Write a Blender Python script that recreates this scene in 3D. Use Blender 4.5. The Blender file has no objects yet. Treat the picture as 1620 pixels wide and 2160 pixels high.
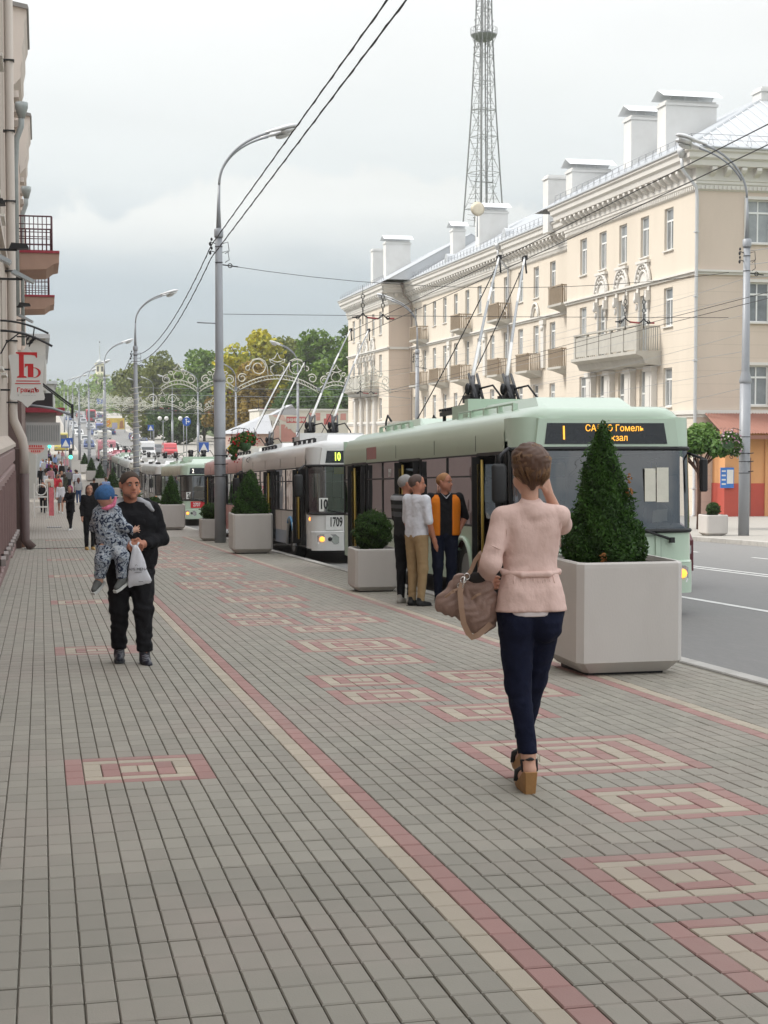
import bpy, bmesh, math, random
import numpy as np
from mathutils import Vector, Matrix
S = bpy.context.scene
COL = S.collection
R = math.radians
rnd = random.Random(7)

# ------------------------------------------------------------------ camera
cam_d = bpy.data.cameras.new('camera'); cam = bpy.data.objects.new('camera', cam_d); COL.objects.link(cam)
S.camera = cam
cam_d.sensor_fit = 'VERTICAL'; cam_d.sensor_height = 36.0; cam_d.lens = 36.0*3254/2160
cam_d.clip_start = 0.1; cam_d.clip_end = 9000
YAW = math.atan(725/3258.); PIT = math.atan(165/3254.)
cam.location = (0, 0, 1.6); cam.rotation_euler = (math.pi/2-PIT, 0, -YAW)

# ------------------------------------------------------------------ world: overcast daylight with bright clouds
W = bpy.data.worlds.new('World'); S.world = W; W.use_nodes = True
wt = W.node_tree; wt.nodes.clear()
def wn(t, **k):
    n = wt.nodes.new(t)
    for a, b in k.items(): setattr(n, a, b)
    return n
wout = wn('ShaderNodeOutputWorld'); wbg = wn('ShaderNodeBackground'); wbg.inputs['Strength'].default_value = 0.1
wt.links.new(wbg.outputs[0], wout.inputs[0])
SUN_AZ, SUN_EL = -72.0, 46.0      # degrees from the street axis (+Y), negative to the left
sky = wn('ShaderNodeTexSky', sky_type='NISHITA', sun_disc=False)
sky.sun_elevation = R(SUN_EL); sky.sun_rotation = R(SUN_AZ); sky.air_density = 1.0; sky.dust_density = 2.5
tc = wn('ShaderNodeTexCoord'); sep = wn('ShaderNodeSeparateXYZ'); wt.links.new(tc.outputs['Generated'], sep.inputs[0])
def wmath(op, a, b=None, clamp=False):
    n = wn('ShaderNodeMath', operation=op, use_clamp=clamp)
    for i, v in enumerate((a, b)):
        if v is None: continue
        if isinstance(v, (int, float)): n.inputs[i].default_value = v
        else: wt.links.new(v, n.inputs[i])
    return n.outputs[0]
zz = wmath('MAXIMUM', sep.outputs[2], 0.0)
den = wmath('ADD', zz, 0.11)
cmb = wn('ShaderNodeCombineXYZ')
wt.links.new(wmath('DIVIDE', sep.outputs[0], den), cmb.inputs[0])
wt.links.new(wmath('DIVIDE', sep.outputs[1], den), cmb.inputs[1])
nz = wn('ShaderNodeTexNoise'); nz.inputs['Scale'].default_value = 0.72; nz.inputs['Detail'].default_value = 9; nz.inputs['Roughness'].default_value = 0.52
nz.inputs['Distortion'].default_value = 0.35
wt.links.new(cmb.outputs[0], nz.inputs['Vector'])
nz2 = wn('ShaderNodeTexNoise'); nz2.inputs['Scale'].default_value = 2.4; nz2.inputs['Detail'].default_value = 8; nz2.inputs['Roughness'].default_value = 0.55
mp2 = wn('ShaderNodeMapping'); mp2.inputs['Scale'].default_value = (1, 1, 4.2); mp2.inputs['Location'].default_value = (3.1, 1.7, 0.4)
wt.links.new(tc.outputs['Generated'], mp2.inputs[0]); wt.links.new(mp2.outputs[0], nz2.inputs['Vector'])
# tone by elevation, gently warped, with a bank of cumulus low over the town
el = wmath('ADD', zz, wmath('MULTIPLY', wmath('SUBTRACT', nz2.outputs[0], 0.5), 0.07))
band = wn('ShaderNodeValToRGB'); cr = band.color_ramp
def L8(r, g_, b): return tuple(((v/255+.055)/1.055)**2.4 for v in (r, g_, b))+(1,)
cr.elements[0].position = 0.0; cr.elements[0].color = L8(192, 199, 203)
cr.elements[1].position = 1.0; cr.elements[1].color = L8(236, 238, 240)
for p, c in ((0.04, (184, 194, 201)), (0.085, (181, 194, 204)), (0.110, (188, 200, 209)), (0.13, (204, 213, 219)), (0.16, (233, 238, 239)), (0.22, (250, 252, 251)), (0.28, (255, 255, 254)), (0.6, (240, 242, 244))):
    e = cr.elements.new(p); e.color = L8(*c)
wt.links.new(el, band.inputs[0])
nz3 = wn('ShaderNodeTexNoise'); nz3.inputs['Scale'].default_value = 7.5; nz3.inputs['Detail'].default_value = 10; nz3.inputs['Roughness'].default_value = .56
wt.links.new(tc.outputs['Generated'], nz3.inputs['Vector'])
top = wmath('ADD', 0.163, wmath('MULTIPLY', wmath('SUBTRACT', nz3.outputs[0], 0.5), 0.17))
def smooth(v, a, b_):
    n = wn('ShaderNodeMapRange', interpolation_type='SMOOTHSTEP'); wt.links.new(v, n.inputs[0]); n.inputs[1].default_value = a; n.inputs[2].default_value = b_; return n.outputs[0]
cum = wmath('MULTIPLY', smooth(wmath('SUBTRACT', top, zz), 0.0, 0.012), smooth(el, 0.10, 0.150))
cmix = wn('ShaderNodeMix', data_type='RGBA'); wt.links.new(wmath('MULTIPLY', cum, .9), cmix.inputs['Factor']); wt.links.new(band.outputs[0], cmix.inputs['A']); cmix.inputs['B'].default_value = L8(244, 245, 243)
patch = wmath('ADD', 1.0, wmath('MULTIPLY', wmath('SUBTRACT', nz.outputs[0], 0.5), 0.38))
vsc = wn('ShaderNodeVectorMath', operation='SCALE'); wt.links.new(cmix.outputs['Result'], vsc.inputs[0]); wt.links.new(patch, vsc.inputs['Scale'])
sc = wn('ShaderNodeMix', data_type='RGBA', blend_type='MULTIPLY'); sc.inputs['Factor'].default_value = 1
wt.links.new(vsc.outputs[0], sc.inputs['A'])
# an overcast sky grows brighter towards the zenith
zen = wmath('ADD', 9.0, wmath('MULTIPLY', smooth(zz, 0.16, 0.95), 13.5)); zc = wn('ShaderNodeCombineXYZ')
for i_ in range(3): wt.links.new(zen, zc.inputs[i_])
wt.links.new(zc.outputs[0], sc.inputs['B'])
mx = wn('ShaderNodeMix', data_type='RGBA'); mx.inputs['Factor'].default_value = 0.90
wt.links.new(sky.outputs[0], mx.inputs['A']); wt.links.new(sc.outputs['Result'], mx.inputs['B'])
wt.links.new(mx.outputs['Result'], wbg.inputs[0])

sun_d = bpy.data.lights.new('sun', 'SUN'); sun_d.energy = 2.8; sun_d.angle = R(14); sun_d.color = (1.0, 0.95, 0.87)
sun = bpy.data.objects.new('sun', sun_d); COL.objects.link(sun); sun.location = (-30, 10, 60)
_d = Vector((math.sin(R(SUN_AZ))*math.cos(R(SUN_EL)), math.cos(R(SUN_AZ))*math.cos(R(SUN_EL)), math.sin(R(SUN_EL))))
sun.rotation_euler = _d.to_track_quat('Z', 'Y').to_euler()
vs = S.view_settings; S.display_settings.display_device = 'sRGB'
vs.view_transform = 'Standard'; vs.look = 'None'; vs.gamma = 1; vs.use_curve_mapping = False; vs.exposure = 0.2
S.cycles.max_bounces = 7; S.cycles.diffuse_bounces = 3; S.cycles.glossy_bounces = 3; S.cycles.transmission_bounces = 4
S.cycles.transparent_max_bounces = 12; S.cycles.volume_bounces = 1
S.cycles.use_denoising = True; S.cycles.caustics_reflective = False; S.cycles.caustics_refractive = False

# ------------------------------------------------------------------ terrain profile (street axis = +Y, falls away, then climbs)
GY = [-60, 0, 55, 70, 85, 105, 130, 168, 250, 350, 500, 700, 900, 3000]
GZ = [2.07, 0, -1.9, -2.38, -2.72, -2.9, -2.85, -2.6, -1.0, 2.0, 7.5, 12, 13, 13]
_oy = np.linspace(-12, 12, 13)
def g(Y): return float(np.mean(np.interp(Y+_oy, GY, GZ)))
def slope(Y): return math.atan((g(Y+1)-g(Y-1))/2)

# ------------------------------------------------------------------ tagging helpers
def tag(o, label=None, cat=None, group=None, kind=None):
    if label: o['label'] = label
    if cat: o['category'] = cat
    if group: o['group'] = group
    if kind: o['kind'] = kind
    return o
def thing(name, label, cat, loc=(0, 0, 0), rz=0.0, group=None, rx=0.0):
    o = bpy.data.objects.new(name, None); COL.objects.link(o); o.empty_display_size = .2
    o.location = loc; o.rotation_euler = (rx, 0, rz)
    return tag(o, label, cat, group)
def link(name, me, parent=None, loc=None, rot=None):
    o = bpy.data.objects.new(name, me); COL.objects.link(o)
    if parent: o.parent = parent
    if loc is not None: o.location = loc
    if rot is not None: o.rotation_euler = rot
    return o
def copy_tree(o, parent=None):
    c = o.copy(); COL.objects.link(c)
    if parent: c.parent = parent
    for ch in list(o.children): copy_tree(ch, c)
    return c

class MB:
    """collects faces, then links them as one mesh object"""
    def __init__(s): s.v = []; s.f = []; s.m = []; s.mi = 0; s.sm = []
    def add(s, vs, fs, smooth=False):
        b = len(s.v); s.v += [tuple(v) for v in vs]
        for q in fs: s.f.append(tuple(b+i for i in q)); s.m.append(s.mi); s.sm.append(smooth)
        return s
    def quad(s, a, b, c, d): return s.add([a, b, c, d], [(0, 1, 2, 3)])
    def box(s, x0, x1, y0, y1, z0, z1, bev=0.0):
        if bev <= 0:
            v = [(x, y, z) for z in (z0, z1) for y in (y0, y1) for x in (x0, x1)]
            return s.add(v, [(0, 2, 3, 1), (4, 5, 7, 6), (0, 1, 5, 4), (2, 6, 7, 3), (0, 4, 6, 2), (1, 3, 7, 5)])
        b = bev
        def ring(z, i): return [(x0+i+b, y0+i, z), (x1-i-b, y0+i, z), (x1-i, y0+i+b, z), (x1-i, y1-i-b, z), (x1-i-b, y1-i, z), (x0+i+b, y1-i, z), (x0+i, y1-i-b, z), (x0+i, y0+i+b, z)]
        rs = [ring(z0, b*.7), ring(z0+b, 0), ring(z1-b, 0), ring(z1, b*.7)]
        return s.loft(rs, closed=True, caps=True)
    def loft(s, rings, closed=True, caps=True, smooth=False):
        n = len(rings[0]); v = [p for r in rings for p in r]; f = []
        for i in range(len(rings)-1):
            for j in range(n if closed else n-1):
                k = (j+1) % n
                f.append((i*n+j, i*n+k, (i+1)*n+k, (i+1)*n+j))
        s.add(v, f, smooth)
        if caps and closed:
            b = len(s.v)-len(v)
            s.f.append(tuple(b+i for i in reversed(range(n)))); s.m.append(s.mi); s.sm.append(False)
            s.f.append(tuple(b+(len(rings)-1)*n+i for i in range(n))); s.m.append(s.mi); s.sm.append(False)
        return s
    def tube(s, pts, r, n=8, caps=True, smooth=True):
        pts = [Vector(p) for p in pts]; rs = r if isinstance(r, (list, tuple)) else [r]*len(pts)
        rings = []; prev = None
        for i, p in enumerate(pts):
            t = (pts[min(i+1, len(pts)-1)]-pts[max(i-1, 0)]).normalized()
            if prev is None:
                a = Vector((0, 0, 1)) if abs(t.z) < .9 else Vector((1, 0, 0))
                u = t.cross(a).normalized()
            else:
                u = (prev-t*prev.dot(t)).normalized()
            prev = u; w = t.cross(u)
            rings.append([tuple(p+(u*math.cos(2*math.pi*k/n)+w*math.sin(2*math.pi*k/n))*rs[i]) for k in range(n)])
        return s.loft(rings, True, caps, smooth)
    def lathe(s, prof, n=16, c=(0, 0, 0), smooth=True, caps=True):
        return s.loft([[(c[0]+r*math.cos(2*math.pi*k/n), c[1]+r*math.sin(2*math.pi*k/n), c[2]+z) for k in range(n)] for r, z in prof], True, caps, smooth)
    def ball(s, c, rx, ry=None, rz=None, n=12, m=8):
        ry = ry or rx; rz = rz or rx
        rs = []
        for i in range(m+1):
            a = math.pi*(i/m)*.998+.003-math.pi/2
            rs.append([(c[0]+rx*math.cos(a)*math.cos(2*math.pi*k/n), c[1]+ry*math.cos(a)*math.sin(2*math.pi*k/n), c[2]+rz*math.sin(a)) for k in range(n)])
        return s.loft(rs, True, True, True)
    def prism(s, poly, axis, a, b):
        """poly: 2D points; axis: extrude axis 'x','y','z'"""
        def P(p, t): return {'x': (t, p[0], p[1]), 'y': (p[0], t, p[1]), 'z': (p[0], p[1], t)}[axis]
        return s.loft([[P(p, a) for p in poly], [P(p, b) for p in poly]], True, True)
    def mesh(s, name, mats):
        me = bpy.data.meshes.new(name); me.from_pydata(s.v, [], s.f)
        for m in (mats if isinstance(mats, (list, tuple)) else [mats]): me.materials.append(m)
        me.polygons.foreach_set('material_index', s.m); me.polygons.foreach_set('use_smooth', s.sm)
        bm = bmesh.new(); bm.from_mesh(me); bmesh.ops.recalc_face_normals(bm, faces=bm.faces); bm.to_mesh(me); bm.free()
        me.update(); return me
    def build(s, name, mats, parent=None, loc=None, rot=None):
        return link(name, s.mesh(name, mats), parent, loc, rot)

def np_mesh(name, V, F, mats, smooth=False, tone=None):
    """V (n,3), F (m,k) numpy"""
    me = bpy.data.meshes.new(name); V = np.asarray(V, dtype=np.float32); F = np.asarray(F, dtype=np.int32)
    k = F.shape[1]
    me.vertices.add(len(V)); me.vertices.foreach_set('co', V.ravel())
    me.loops.add(F.size); me.loops.foreach_set('vertex_index', F.ravel())
    me.polygons.add(len(F)); me.polygons.foreach_set('loop_start', np.arange(0, F.size, k, dtype=np.int32))
    me.polygons.foreach_set('loop_total', np.full(len(F), k, dtype=np.int32))
    for m in (mats if isinstance(mats, (list, tuple)) else [mats]): me.materials.append(m)
    me.polygons.foreach_set('use_smooth', np.full(len(F), smooth))
    if tone is not None:
        at = me.attributes.new('tone', 'FLOAT', 'FACE'); at.data.foreach_set('value', np.asarray(tone, dtype=np.float32))
    me.update(calc_edges=True); me.validate(); return me

# ------------------------------------------------------------------ materials
MATS = {}
def mat(name, col, rough=.7, metal=0.0, var=.12, scale=6.0, bump=0.0, bscale=None, spec=None, dirt=0.0, dcol=(.12, .10, .08), coat=0.0, objvar=0.0, tone=0.0, emit=None, stretch=None, trans=0.0, bd=.01):
    if name in MATS: return MATS[name]
    m = bpy.data.materials.new(name); m.use_nodes = True; nt = m.node_tree; L = nt.links.new
    b = nt.nodes['Principled BSDF']; b.inputs['Roughness'].default_value = rough; b.inputs['Metallic'].default_value = metal
    if spec is not None: b.inputs['Specular IOR Level'].default_value = spec
    if coat: b.inputs['Coat Weight'].default_value = coat; b.inputs['Coat Roughness'].default_value = .08
    geo = nt.nodes.new('ShaderNodeNewGeometry')
    mp = nt.nodes.new('ShaderNodeMapping'); L(geo.outputs['Position'], mp.inputs[0])
    if stretch: mp.inputs['Scale'].default_value = stretch
    n1 = nt.nodes.new('ShaderNodeTexNoise'); n1.inputs['Scale'].default_value = scale; n1.inputs['Detail'].default_value = 6; n1.inputs['Roughness'].default_value = .6
    L(mp.outputs[0], n1.inputs['Vector'])
    def math_(op, a, c):
        n = nt.nodes.new('ShaderNodeMath'); n.operation = op
        for i, v in enumerate((a, c)):
            if isinstance(v, (int, float)): n.inputs[i].default_value = v
            else: L(v, n.inputs[i])
        return n.outputs[0]
    f = math_('ADD', math_('MULTIPLY', math_('SUBTRACT', n1.outputs[0], .5), var*3.0), 1.0)
    if objvar:
        oi = nt.nodes.new('ShaderNodeObjectInfo'); f = math_('ADD', f, math_('MULTIPLY', math_('SUBTRACT', oi.outputs['Random'], .5), objvar))
    if tone:
        at = nt.nodes.new('ShaderNodeAttribute'); at.attribute_name = 'tone'; f = math_('ADD', f, math_('MULTIPLY', math_('SUBTRACT', at.outputs['Fac'], .5), tone))
    vm = nt.nodes.new('ShaderNodeVectorMath'); vm.operation = 'SCALE'; vm.inputs[0].default_value = col[:3]; L(f, vm.inputs['Scale'])
    out = vm.outputs[0]
    if dirt:
        n2 = nt.nodes.new('ShaderNodeTexNoise'); n2.inputs['Scale'].default_value = scale*.23; n2.inputs['Detail'].default_value = 9; n2.inputs['Roughness'].default_value = .68
        L(mp.outputs[0], n2.inputs['Vector'])
        rp = nt.nodes.new('ShaderNodeMapRange'); rp.inputs[1].default_value = .48; rp.inputs[2].default_value = .75; rp.inputs[4].default_value = dirt; L(n2.outputs[0], rp.inputs[0])
        mxx = nt.nodes.new('ShaderNodeMix'); mxx.data_type = 'RGBA'; L(rp.outputs[0], mxx.inputs['Factor']); L(out, mxx.inputs['A']); mxx.inputs['B'].default_value = (*dcol, 1)
        out = mxx.outputs['Result']
    L(out, b.inputs['Base Color'])
    if bump:
        n3 = nt.nodes.new('ShaderNodeTexNoise'); n3.inputs['Scale'].default_value = bscale or scale*8; n3.inputs['Detail'].default_value = 5
        L(mp.outputs[0], n3.inputs['Vector'])
        bp = nt.nodes.new('ShaderNodeBump'); bp.inputs['Strength'].default_value = bump; bp.inputs['Distance'].default_value = bd; L(n3.outputs[0], bp.inputs['Height']); L(bp.outputs[0], b.inputs['Normal'])
    if emit: b.inputs['Emission Color'].default_value = (*emit[:3], 1); b.inputs['Emission Strength'].default_value = emit[3]
    if trans: b.inputs['Transmission Weight'].default_value = trans
    MATS[name] = m; return m
def leafmat(name, col, col2, var=.35):
    if name in MATS: return MATS[name]
    m = bpy.data.materials.new(name); m.use_nodes = True; nt = m.node_tree; L = nt.links.new
    b = nt.nodes['Principled BSDF']; b.inputs['Roughness'].default_value = .55; b.inputs['Specular IOR Level'].default_value = .25
    at = nt.nodes.new('ShaderNodeAttribute'); at.attribute_name = 'tone'
    mx = nt.nodes.new('ShaderNodeMix'); mx.data_type = 'RGBA'; L(at.outputs['Fac'], mx.inputs['Factor']); mx.inputs['A'].default_value = (*col, 1); mx.inputs['B'].default_value = (*col2, 1)
    L(mx.outputs['Result'], b.inputs['Base Color'])
    tr = nt.nodes.new('ShaderNodeBsdfTranslucent'); L(mx.outputs['Result'], tr.inputs[0])
    ms = nt.nodes.new('ShaderNodeMixShader'); ms.inputs[0].default_value = .22; L(b.outputs[0], ms.inputs[1]); L(tr.outputs[0], ms.inputs[2])
    L(ms.outputs[0], nt.nodes['Material Output'].inputs[0])
    MATS[name] = m; return m
def glassmat(name, tint=.35, ior=1.6, col=(1, 1, 1), rough=.0):
    if name in MATS: return MATS[name]
    m = bpy.data.materials.new(name); m.use_nodes = True; nt = m.node_tree; nt.nodes.clear(); L = nt.links.new
    o = nt.nodes.new('ShaderNodeOutputMaterial'); t = nt.nodes.new('ShaderNodeBsdfTransparent'); t.inputs[0].default_value = (tint*col[0], tint*col[1], tint*col[2], 1)
    gl = nt.nodes.new('ShaderNodeBsdfGlossy'); gl.inputs['Roughness'].default_value = rough; gl.inputs[0].default_value = (.9, .92, .95, 1)
    fr = nt.nodes.new('ShaderNodeFresnel'); fr.inputs[0].default_value = ior
    geo = nt.nodes.new('ShaderNodeNewGeometry'); n = nt.nodes.new('ShaderNodeTexNoise'); n.inputs['Scale'].default_value = 1.3; L(geo.outputs['Position'], n.inputs['Vector'])
    bp = nt.nodes.new('ShaderNodeBump'); bp.inputs['Strength'].default_value = .06; bp.inputs['Distance'].default_value = .1; L(n.outputs[0], bp.inputs['Height']); L(bp.outputs[0], gl.inputs['Normal'])
    ms = nt.nodes.new('ShaderNodeMixShader'); L(fr.outputs[0], ms.inputs[0]); L(t.outputs[0], ms.inputs[1]); L(gl.outputs[0], ms.inputs[2]); L(ms.outputs[0], o.inputs[0])
    MATS[name] = m; return m
def emat(name, col, st):
    if name in MATS: return MATS[name]
    m = mat(name, (col[0]*.5, col[1]*.5, col[2]*.5), .4, emit=(*col, st)); return m

M_gal = mat('galvanised grey paint', (.30, .315, .34), .45, .1, .05, 3, dirt=.18, dcol=(.2, .19, .18))
M_dark = mat('dark metal', (.025, .025, .028), .5, .2, .1)
M_black = mat('black rubber', (.012, .012, .013), .55, 0, .1)
M_white = mat('white paint', (.74, .74, .72), .5, 0, .05, dirt=.2, dcol=(.4, .37, .33))
M_glass_side = glassmat('tinted side glass', .28, 1.5, (.9, .82, .80))
M_glass = glassmat('clear glass', .68, 2.45)
M_headl = mat('headlight lens', (.55, .56, .57), .12, .6, .2, 30)

# text object helper
def text(s, size, material, parent, loc, rot, align='CENTER', name='lettering', sx=1.0, bold=0.0, ext=.002, shear=0):
    c = bpy.data.curves.new(name, 'FONT'); c.body = s; c.size = size; c.align_x = align; c.align_y = 'CENTER'; c.extrude = ext; c.offset = bold; c.shear = shear; c.resolution_u = 3
    c.materials.append(material)
    f = bpy.data.objects.new(name, c); COL.objects.link(f); bpy.context.view_layer.update()
    me = bpy.data.meshes.new_from_object(f.evaluated_get(bpy.context.evaluated_depsgraph_get())); me.transform(Matrix.Diagonal((sx, 1, 1, 1))); bpy.data.objects.remove(f)
    if not me.materials: me.materials.append(material)
    return link(name, me, parent, loc, rot)
FRONT = (math.pi/2, 0, 0)    # text facing -Y
# ================================================================== SETTING: ground, road, pavements
def strip(name, x0, x1, ys, dz, material, nx=1, parent=None):
    V = []; F = []
    xs = np.linspace(x0, x1, nx+1)
    for y in ys:
        z = g(y)+dz
        for x in xs: V.append((x, y, z))
    n = nx+1
    for i in range(len(ys)-1):
        for j in range(nx): F.append((i*n+j, i*n+j+1, (i+1)*n+j+1, (i+1)*n+j))
    return link(name, np_mesh(name, V, F, material), parent)
YS = list(np.arange(-50, 180, 2.0))+list(np.arange(180, 960, 8.0))
M_ground = mat('earth and turf', (.10, .13, .045), .95, 0, .25, .25, dirt=.4, dcol=(.16, .14, .09))
M_asph = mat('asphalt', (.185, .182, .178), .85, 0, .10, 90, bump=.25, bscale=160, dirt=.45, dcol=(.25, .24, .23), stretch=(1, .12, 1))
M_mark = mat('road marking paint', (.62, .62, .60), .7, 0, .1, 14, dirt=.5, dcol=(.28, .28, .27))
M_kerb = mat('kerb concrete', (.42, .405, .38), .85, 0, .1, 8, dirt=.3, objvar=.2)
M_joint = mat('joint sand', (.165, .15, .12), .95, 0, .2, 30)
M_farpave = mat('far paving', (.335, .315, .285), .85, 0, .07, 3, dirt=.2, dcol=(.25, .23, .2))
yl = [-60, -40, -20, 0]+YS[26:]+[1200, 1600, 3000]
tag(strip('ground', -700, 900, sorted(set(yl)), -.17, M_ground, 12), kind='structure')
tag(strip('road', 5.76, 19.17, YS, -.13, M_asph, 4), kind='structure')
rdp = strip('far_pavement', 19.33, 34.5, YS, 0, M_farpave, 2); tag(rdp, kind='structure')
# painted lines
def line(x, w, segs):
    m = MB()
    for a, b in segs:
        ys = np.linspace(a, b, max(2, int((b-a)/3)+1))
        for i in range(len(ys)-1):
            y0, y1 = ys[i], ys[i+1]
            m.quad((x-w/2, y0, g(y0)-.126), (x+w/2, y0, g(y0)-.126), (x+w/2, y1, g(y1)-.126), (x-w/2, y1, g(y1)-.126))
    return m
rm = tag(bpy.data.objects.new('road_markings', None), kind='structure'); COL.objects.link(rm)
line(9.52, .13, [(-20, 300)]).build('lane_line', M_mark, rm)
line(13.05, .11, [(-20, 420)]).build('lane_line', M_mark, rm); line(13.32, .11, [(-20, 420)]).build('lane_line', M_mark, rm)
for k in range(-1, 14): line(16.1, .11, [(32+k*6.0-2.0, 32+k*6.0+1.0)]).build('dash', M_mark, rm)
# near pavement -----------------------------------------------------
PU = .102; PX0 = -.09-PU*8; NCOL = 63      # joint grid: col index 8 is the joint at X=-.09
def colx(i): return PX0+i*PU
mb = MB()
ys = [y for y in np.arange(-12, 50.1, 2)]
for a, b in zip(ys[:-1], ys[1:]): mb.quad((-.95, a, g(a)-.014), (5.6, a, g(a)-.014), (5.6, b, g(b)-.014), (-.95, b, g(b)-.014))
mb.mi = 1
ys = [50.0]+[y for y in YS if y > 50 and y < 950]
for a, b in zip(ys[:-1], ys[1:]): mb.quad((-1.2, a, g(a)), (5.6, a, g(a)), (5.6, b, g(b)), (-1.2, b, g(b)))
# distant paving: brick texture, pieces too small to tell apart
mfp = bpy.data.materials.new('distant pavers'); mfp.use_nodes = True; nt = mfp.node_tree
bt = nt.nodes.new('ShaderNodeTexBrick'); ge = nt.nodes.new('ShaderNodeNewGeometry'); mpn = nt.nodes.new('ShaderNodeMapping')
nt.links.new(ge.outputs['Position'], mpn.inputs[0]); mpn.inputs['Rotation'].default_value = (0, 0, math.pi/2); nt.links.new(mpn.outputs[0], bt.inputs['Vector'])
bt.offset = 0; bt.inputs['Scale'].default_value = 1; bt.inputs['Brick Width'].default_value = .2; bt.inputs['Row Height'].default_value = .102; bt.inputs['Mortar Size'].default_value = .007
bt.inputs['Color1'].default_value = (.33, .30, .262, 1); bt.inputs['Color2'].default_value = (.36, .332, .295, 1); bt.inputs['Mortar'].default_value = (.22, .20, .17, 1)
nt.links.new(bt.outputs[0], nt.nodes['Principled BSDF'].inputs['Base Color']); nt.nodes['Principled BSDF'].inputs['Roughness'].default_value = .85
pave = tag(mb.build('pavement', [M_joint, mfp]), kind='structure')
def paver_class():
    """cells (0.102 x 0.1 units) -> list of rectangles (u,v,du,dv,colour)"""
    taken = {}; out = []
    def put(u, v, du, dv, c):
        out.append((u, v, du, dv, c))
        for a in range(du):
            for b in range(dv): taken[(u+a, v+b)] = 1
    def pattern(u0, v0, N):
        """concentric rings of side pavers and cross pavers; red outside, then yellow, and so on"""
        a = 0; lo = 0; hi = N; ring = 0
        u = 0; v = 0; w = N; h = N
        while True:
            c = 1 if ring % 2 == 0 else 2
            if w == 2:      # heart: two pavers side by side
                put(u0+u, v0+v, 1, 2, 2); put(u0+u+1, v0+v, 1, 2, 2); break
            if ring % 2 == 0:      # sides full height, bands between
                for q in range(0, h, 2): put(u0+u, v0+v+q, 1, 2, c); put(u0+u+w-1, v0+v+q, 1, 2, c)
                for q in range(0, w-2, 2): put(u0+u+1+q, v0+v, 2, 1, c); put(u0+u+1+q, v0+v+h-1, 2, 1, c)
            else:                  # bands full width, sides between
                for q in range(0, w, 2): put(u0+u+q, v0+v, 2, 1, c); put(u0+u+q, v0+v+h-1, 2, 1, c)
                for q in range(1, h-1, 2): put(u0+u, v0+v+q, 1, 2, c); put(u0+u+w-1, v0+v+q, 1, 2, c)
            u += 1; v += 1; w -= 2; h -= 2; ring += 1
    for k in range(-1, 7):
        o = 66*k
        pattern(8+2, 84+o, 8)
        L = 8+22
        for vv in (44+o, 54+o): pattern(L, vv, 8); pattern(L+10, vv, 8)
        pattern(L+5, 68+o, 8); pattern(L+3, 80+o, 12); pattern(L+5, 100+o, 8)
    cy, cr_, c3, c4 = 8+15, 8+16, 8+44, 8+45
    for i in range(NCOL+1):
        v = -20 if i % 3 else -20
        while v < 500:
            if (i, v) in taken: v += 1; continue
            dv = 2
            if (v % 2): dv = 1
            if (i, v+dv-1) in taken: dv = 1
            c = 2 if i == cy else 1 if i == cr_ else 1 if i == c3 else 2 if i == c4 else 0
            put(i, v, 1, dv, c); v += dv
    return out
rects = paver_class()
M_pv = []
for nm, c in (('grey-green paver', (.262, .246, .208)), ('red paver', (.315, .180, .162)), ('sand paver', (.385, .335, .265))):
    M_pv.append(mat(nm, c, .8, 0, .05, 2.2, bump=.12, bscale=130, dirt=.55, dcol=(.325, .265, .235), objvar=.10, tone=.17))
rp = random.Random(3)
def vis(X, Y):
    z = g(Y)-1.6; fx, fy = math.sin(YAW), math.cos(YAW)
    d = (X*fx+Y*fy)*math.cos(PIT)-z*math.sin(PIT)
    if d < 1: return False
    px = 810+3254*(X*math.cos(YAW)-Y*math.sin(YAW))/d
    py = 1080-3254*(((X*fx+Y*fy)*math.sin(PIT)+z*math.cos(PIT)))/d
    return -20 < px < 1640 and py < 2185
rects.sort(key=lambda r: (r[1], r[0]))
near = [r for r in rects if vis(colx(r[0]+r[2]/2), (r[1]+r[3]/2)*.1) and colx(r[0]+r[2]) < 5.6][:296]
ns = set(near)
pm = {}
def paver_verts(w, h, t=.0):
    e = .0022; c = .004; d = .0045; f = .0052; k = .0065
    o = [(e, f), (w-e, f), (w-e, h-f), (e, h-f)]; i = [(e+c, f+k), (w-e-c, f+k), (w-e-c, h-f-k), (e+c, h-f-k)]
    return [(x, y, -.014) for x, y in o]+[(x, y, -d) for x, y in o]+[(x, y, 0) for x, y in i]
PF = [(8, 9, 10, 11)]+[(4+i, 4+(i+1) % 4, 8+(i+1) % 4, 8+i) for i in range(4)]+[(i, (i+1) % 4, 4+(i+1) % 4, 4+i) for i in range(4)]
def pmesh(du, dv, c):
    k = (du, dv, c)
    if k not in pm: pm[k] = np_mesh('paver', paver_verts(du*PU, dv*.1), PF, M_pv[c])
    return pm[k]
for r in near:
    u, v, du, dv, c = r
    o = link('paver', pmesh(du, dv, c), pave, (colx(u), v*.1+rp.uniform(-.0012, .0012), g(v*.1)+rp.uniform(-.0016, .0012)), (math.atan(-.0345)+rp.uniform(-.006, .006), rp.uniform(-.012, .012), rp.uniform(-.006, .006)))
V = []; F = []; MI = []; T = []
F0 = np.array(PF)
drift = np.cumsum(np.array([rp.uniform(-.004, .004) for _ in range(700)]))
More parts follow.
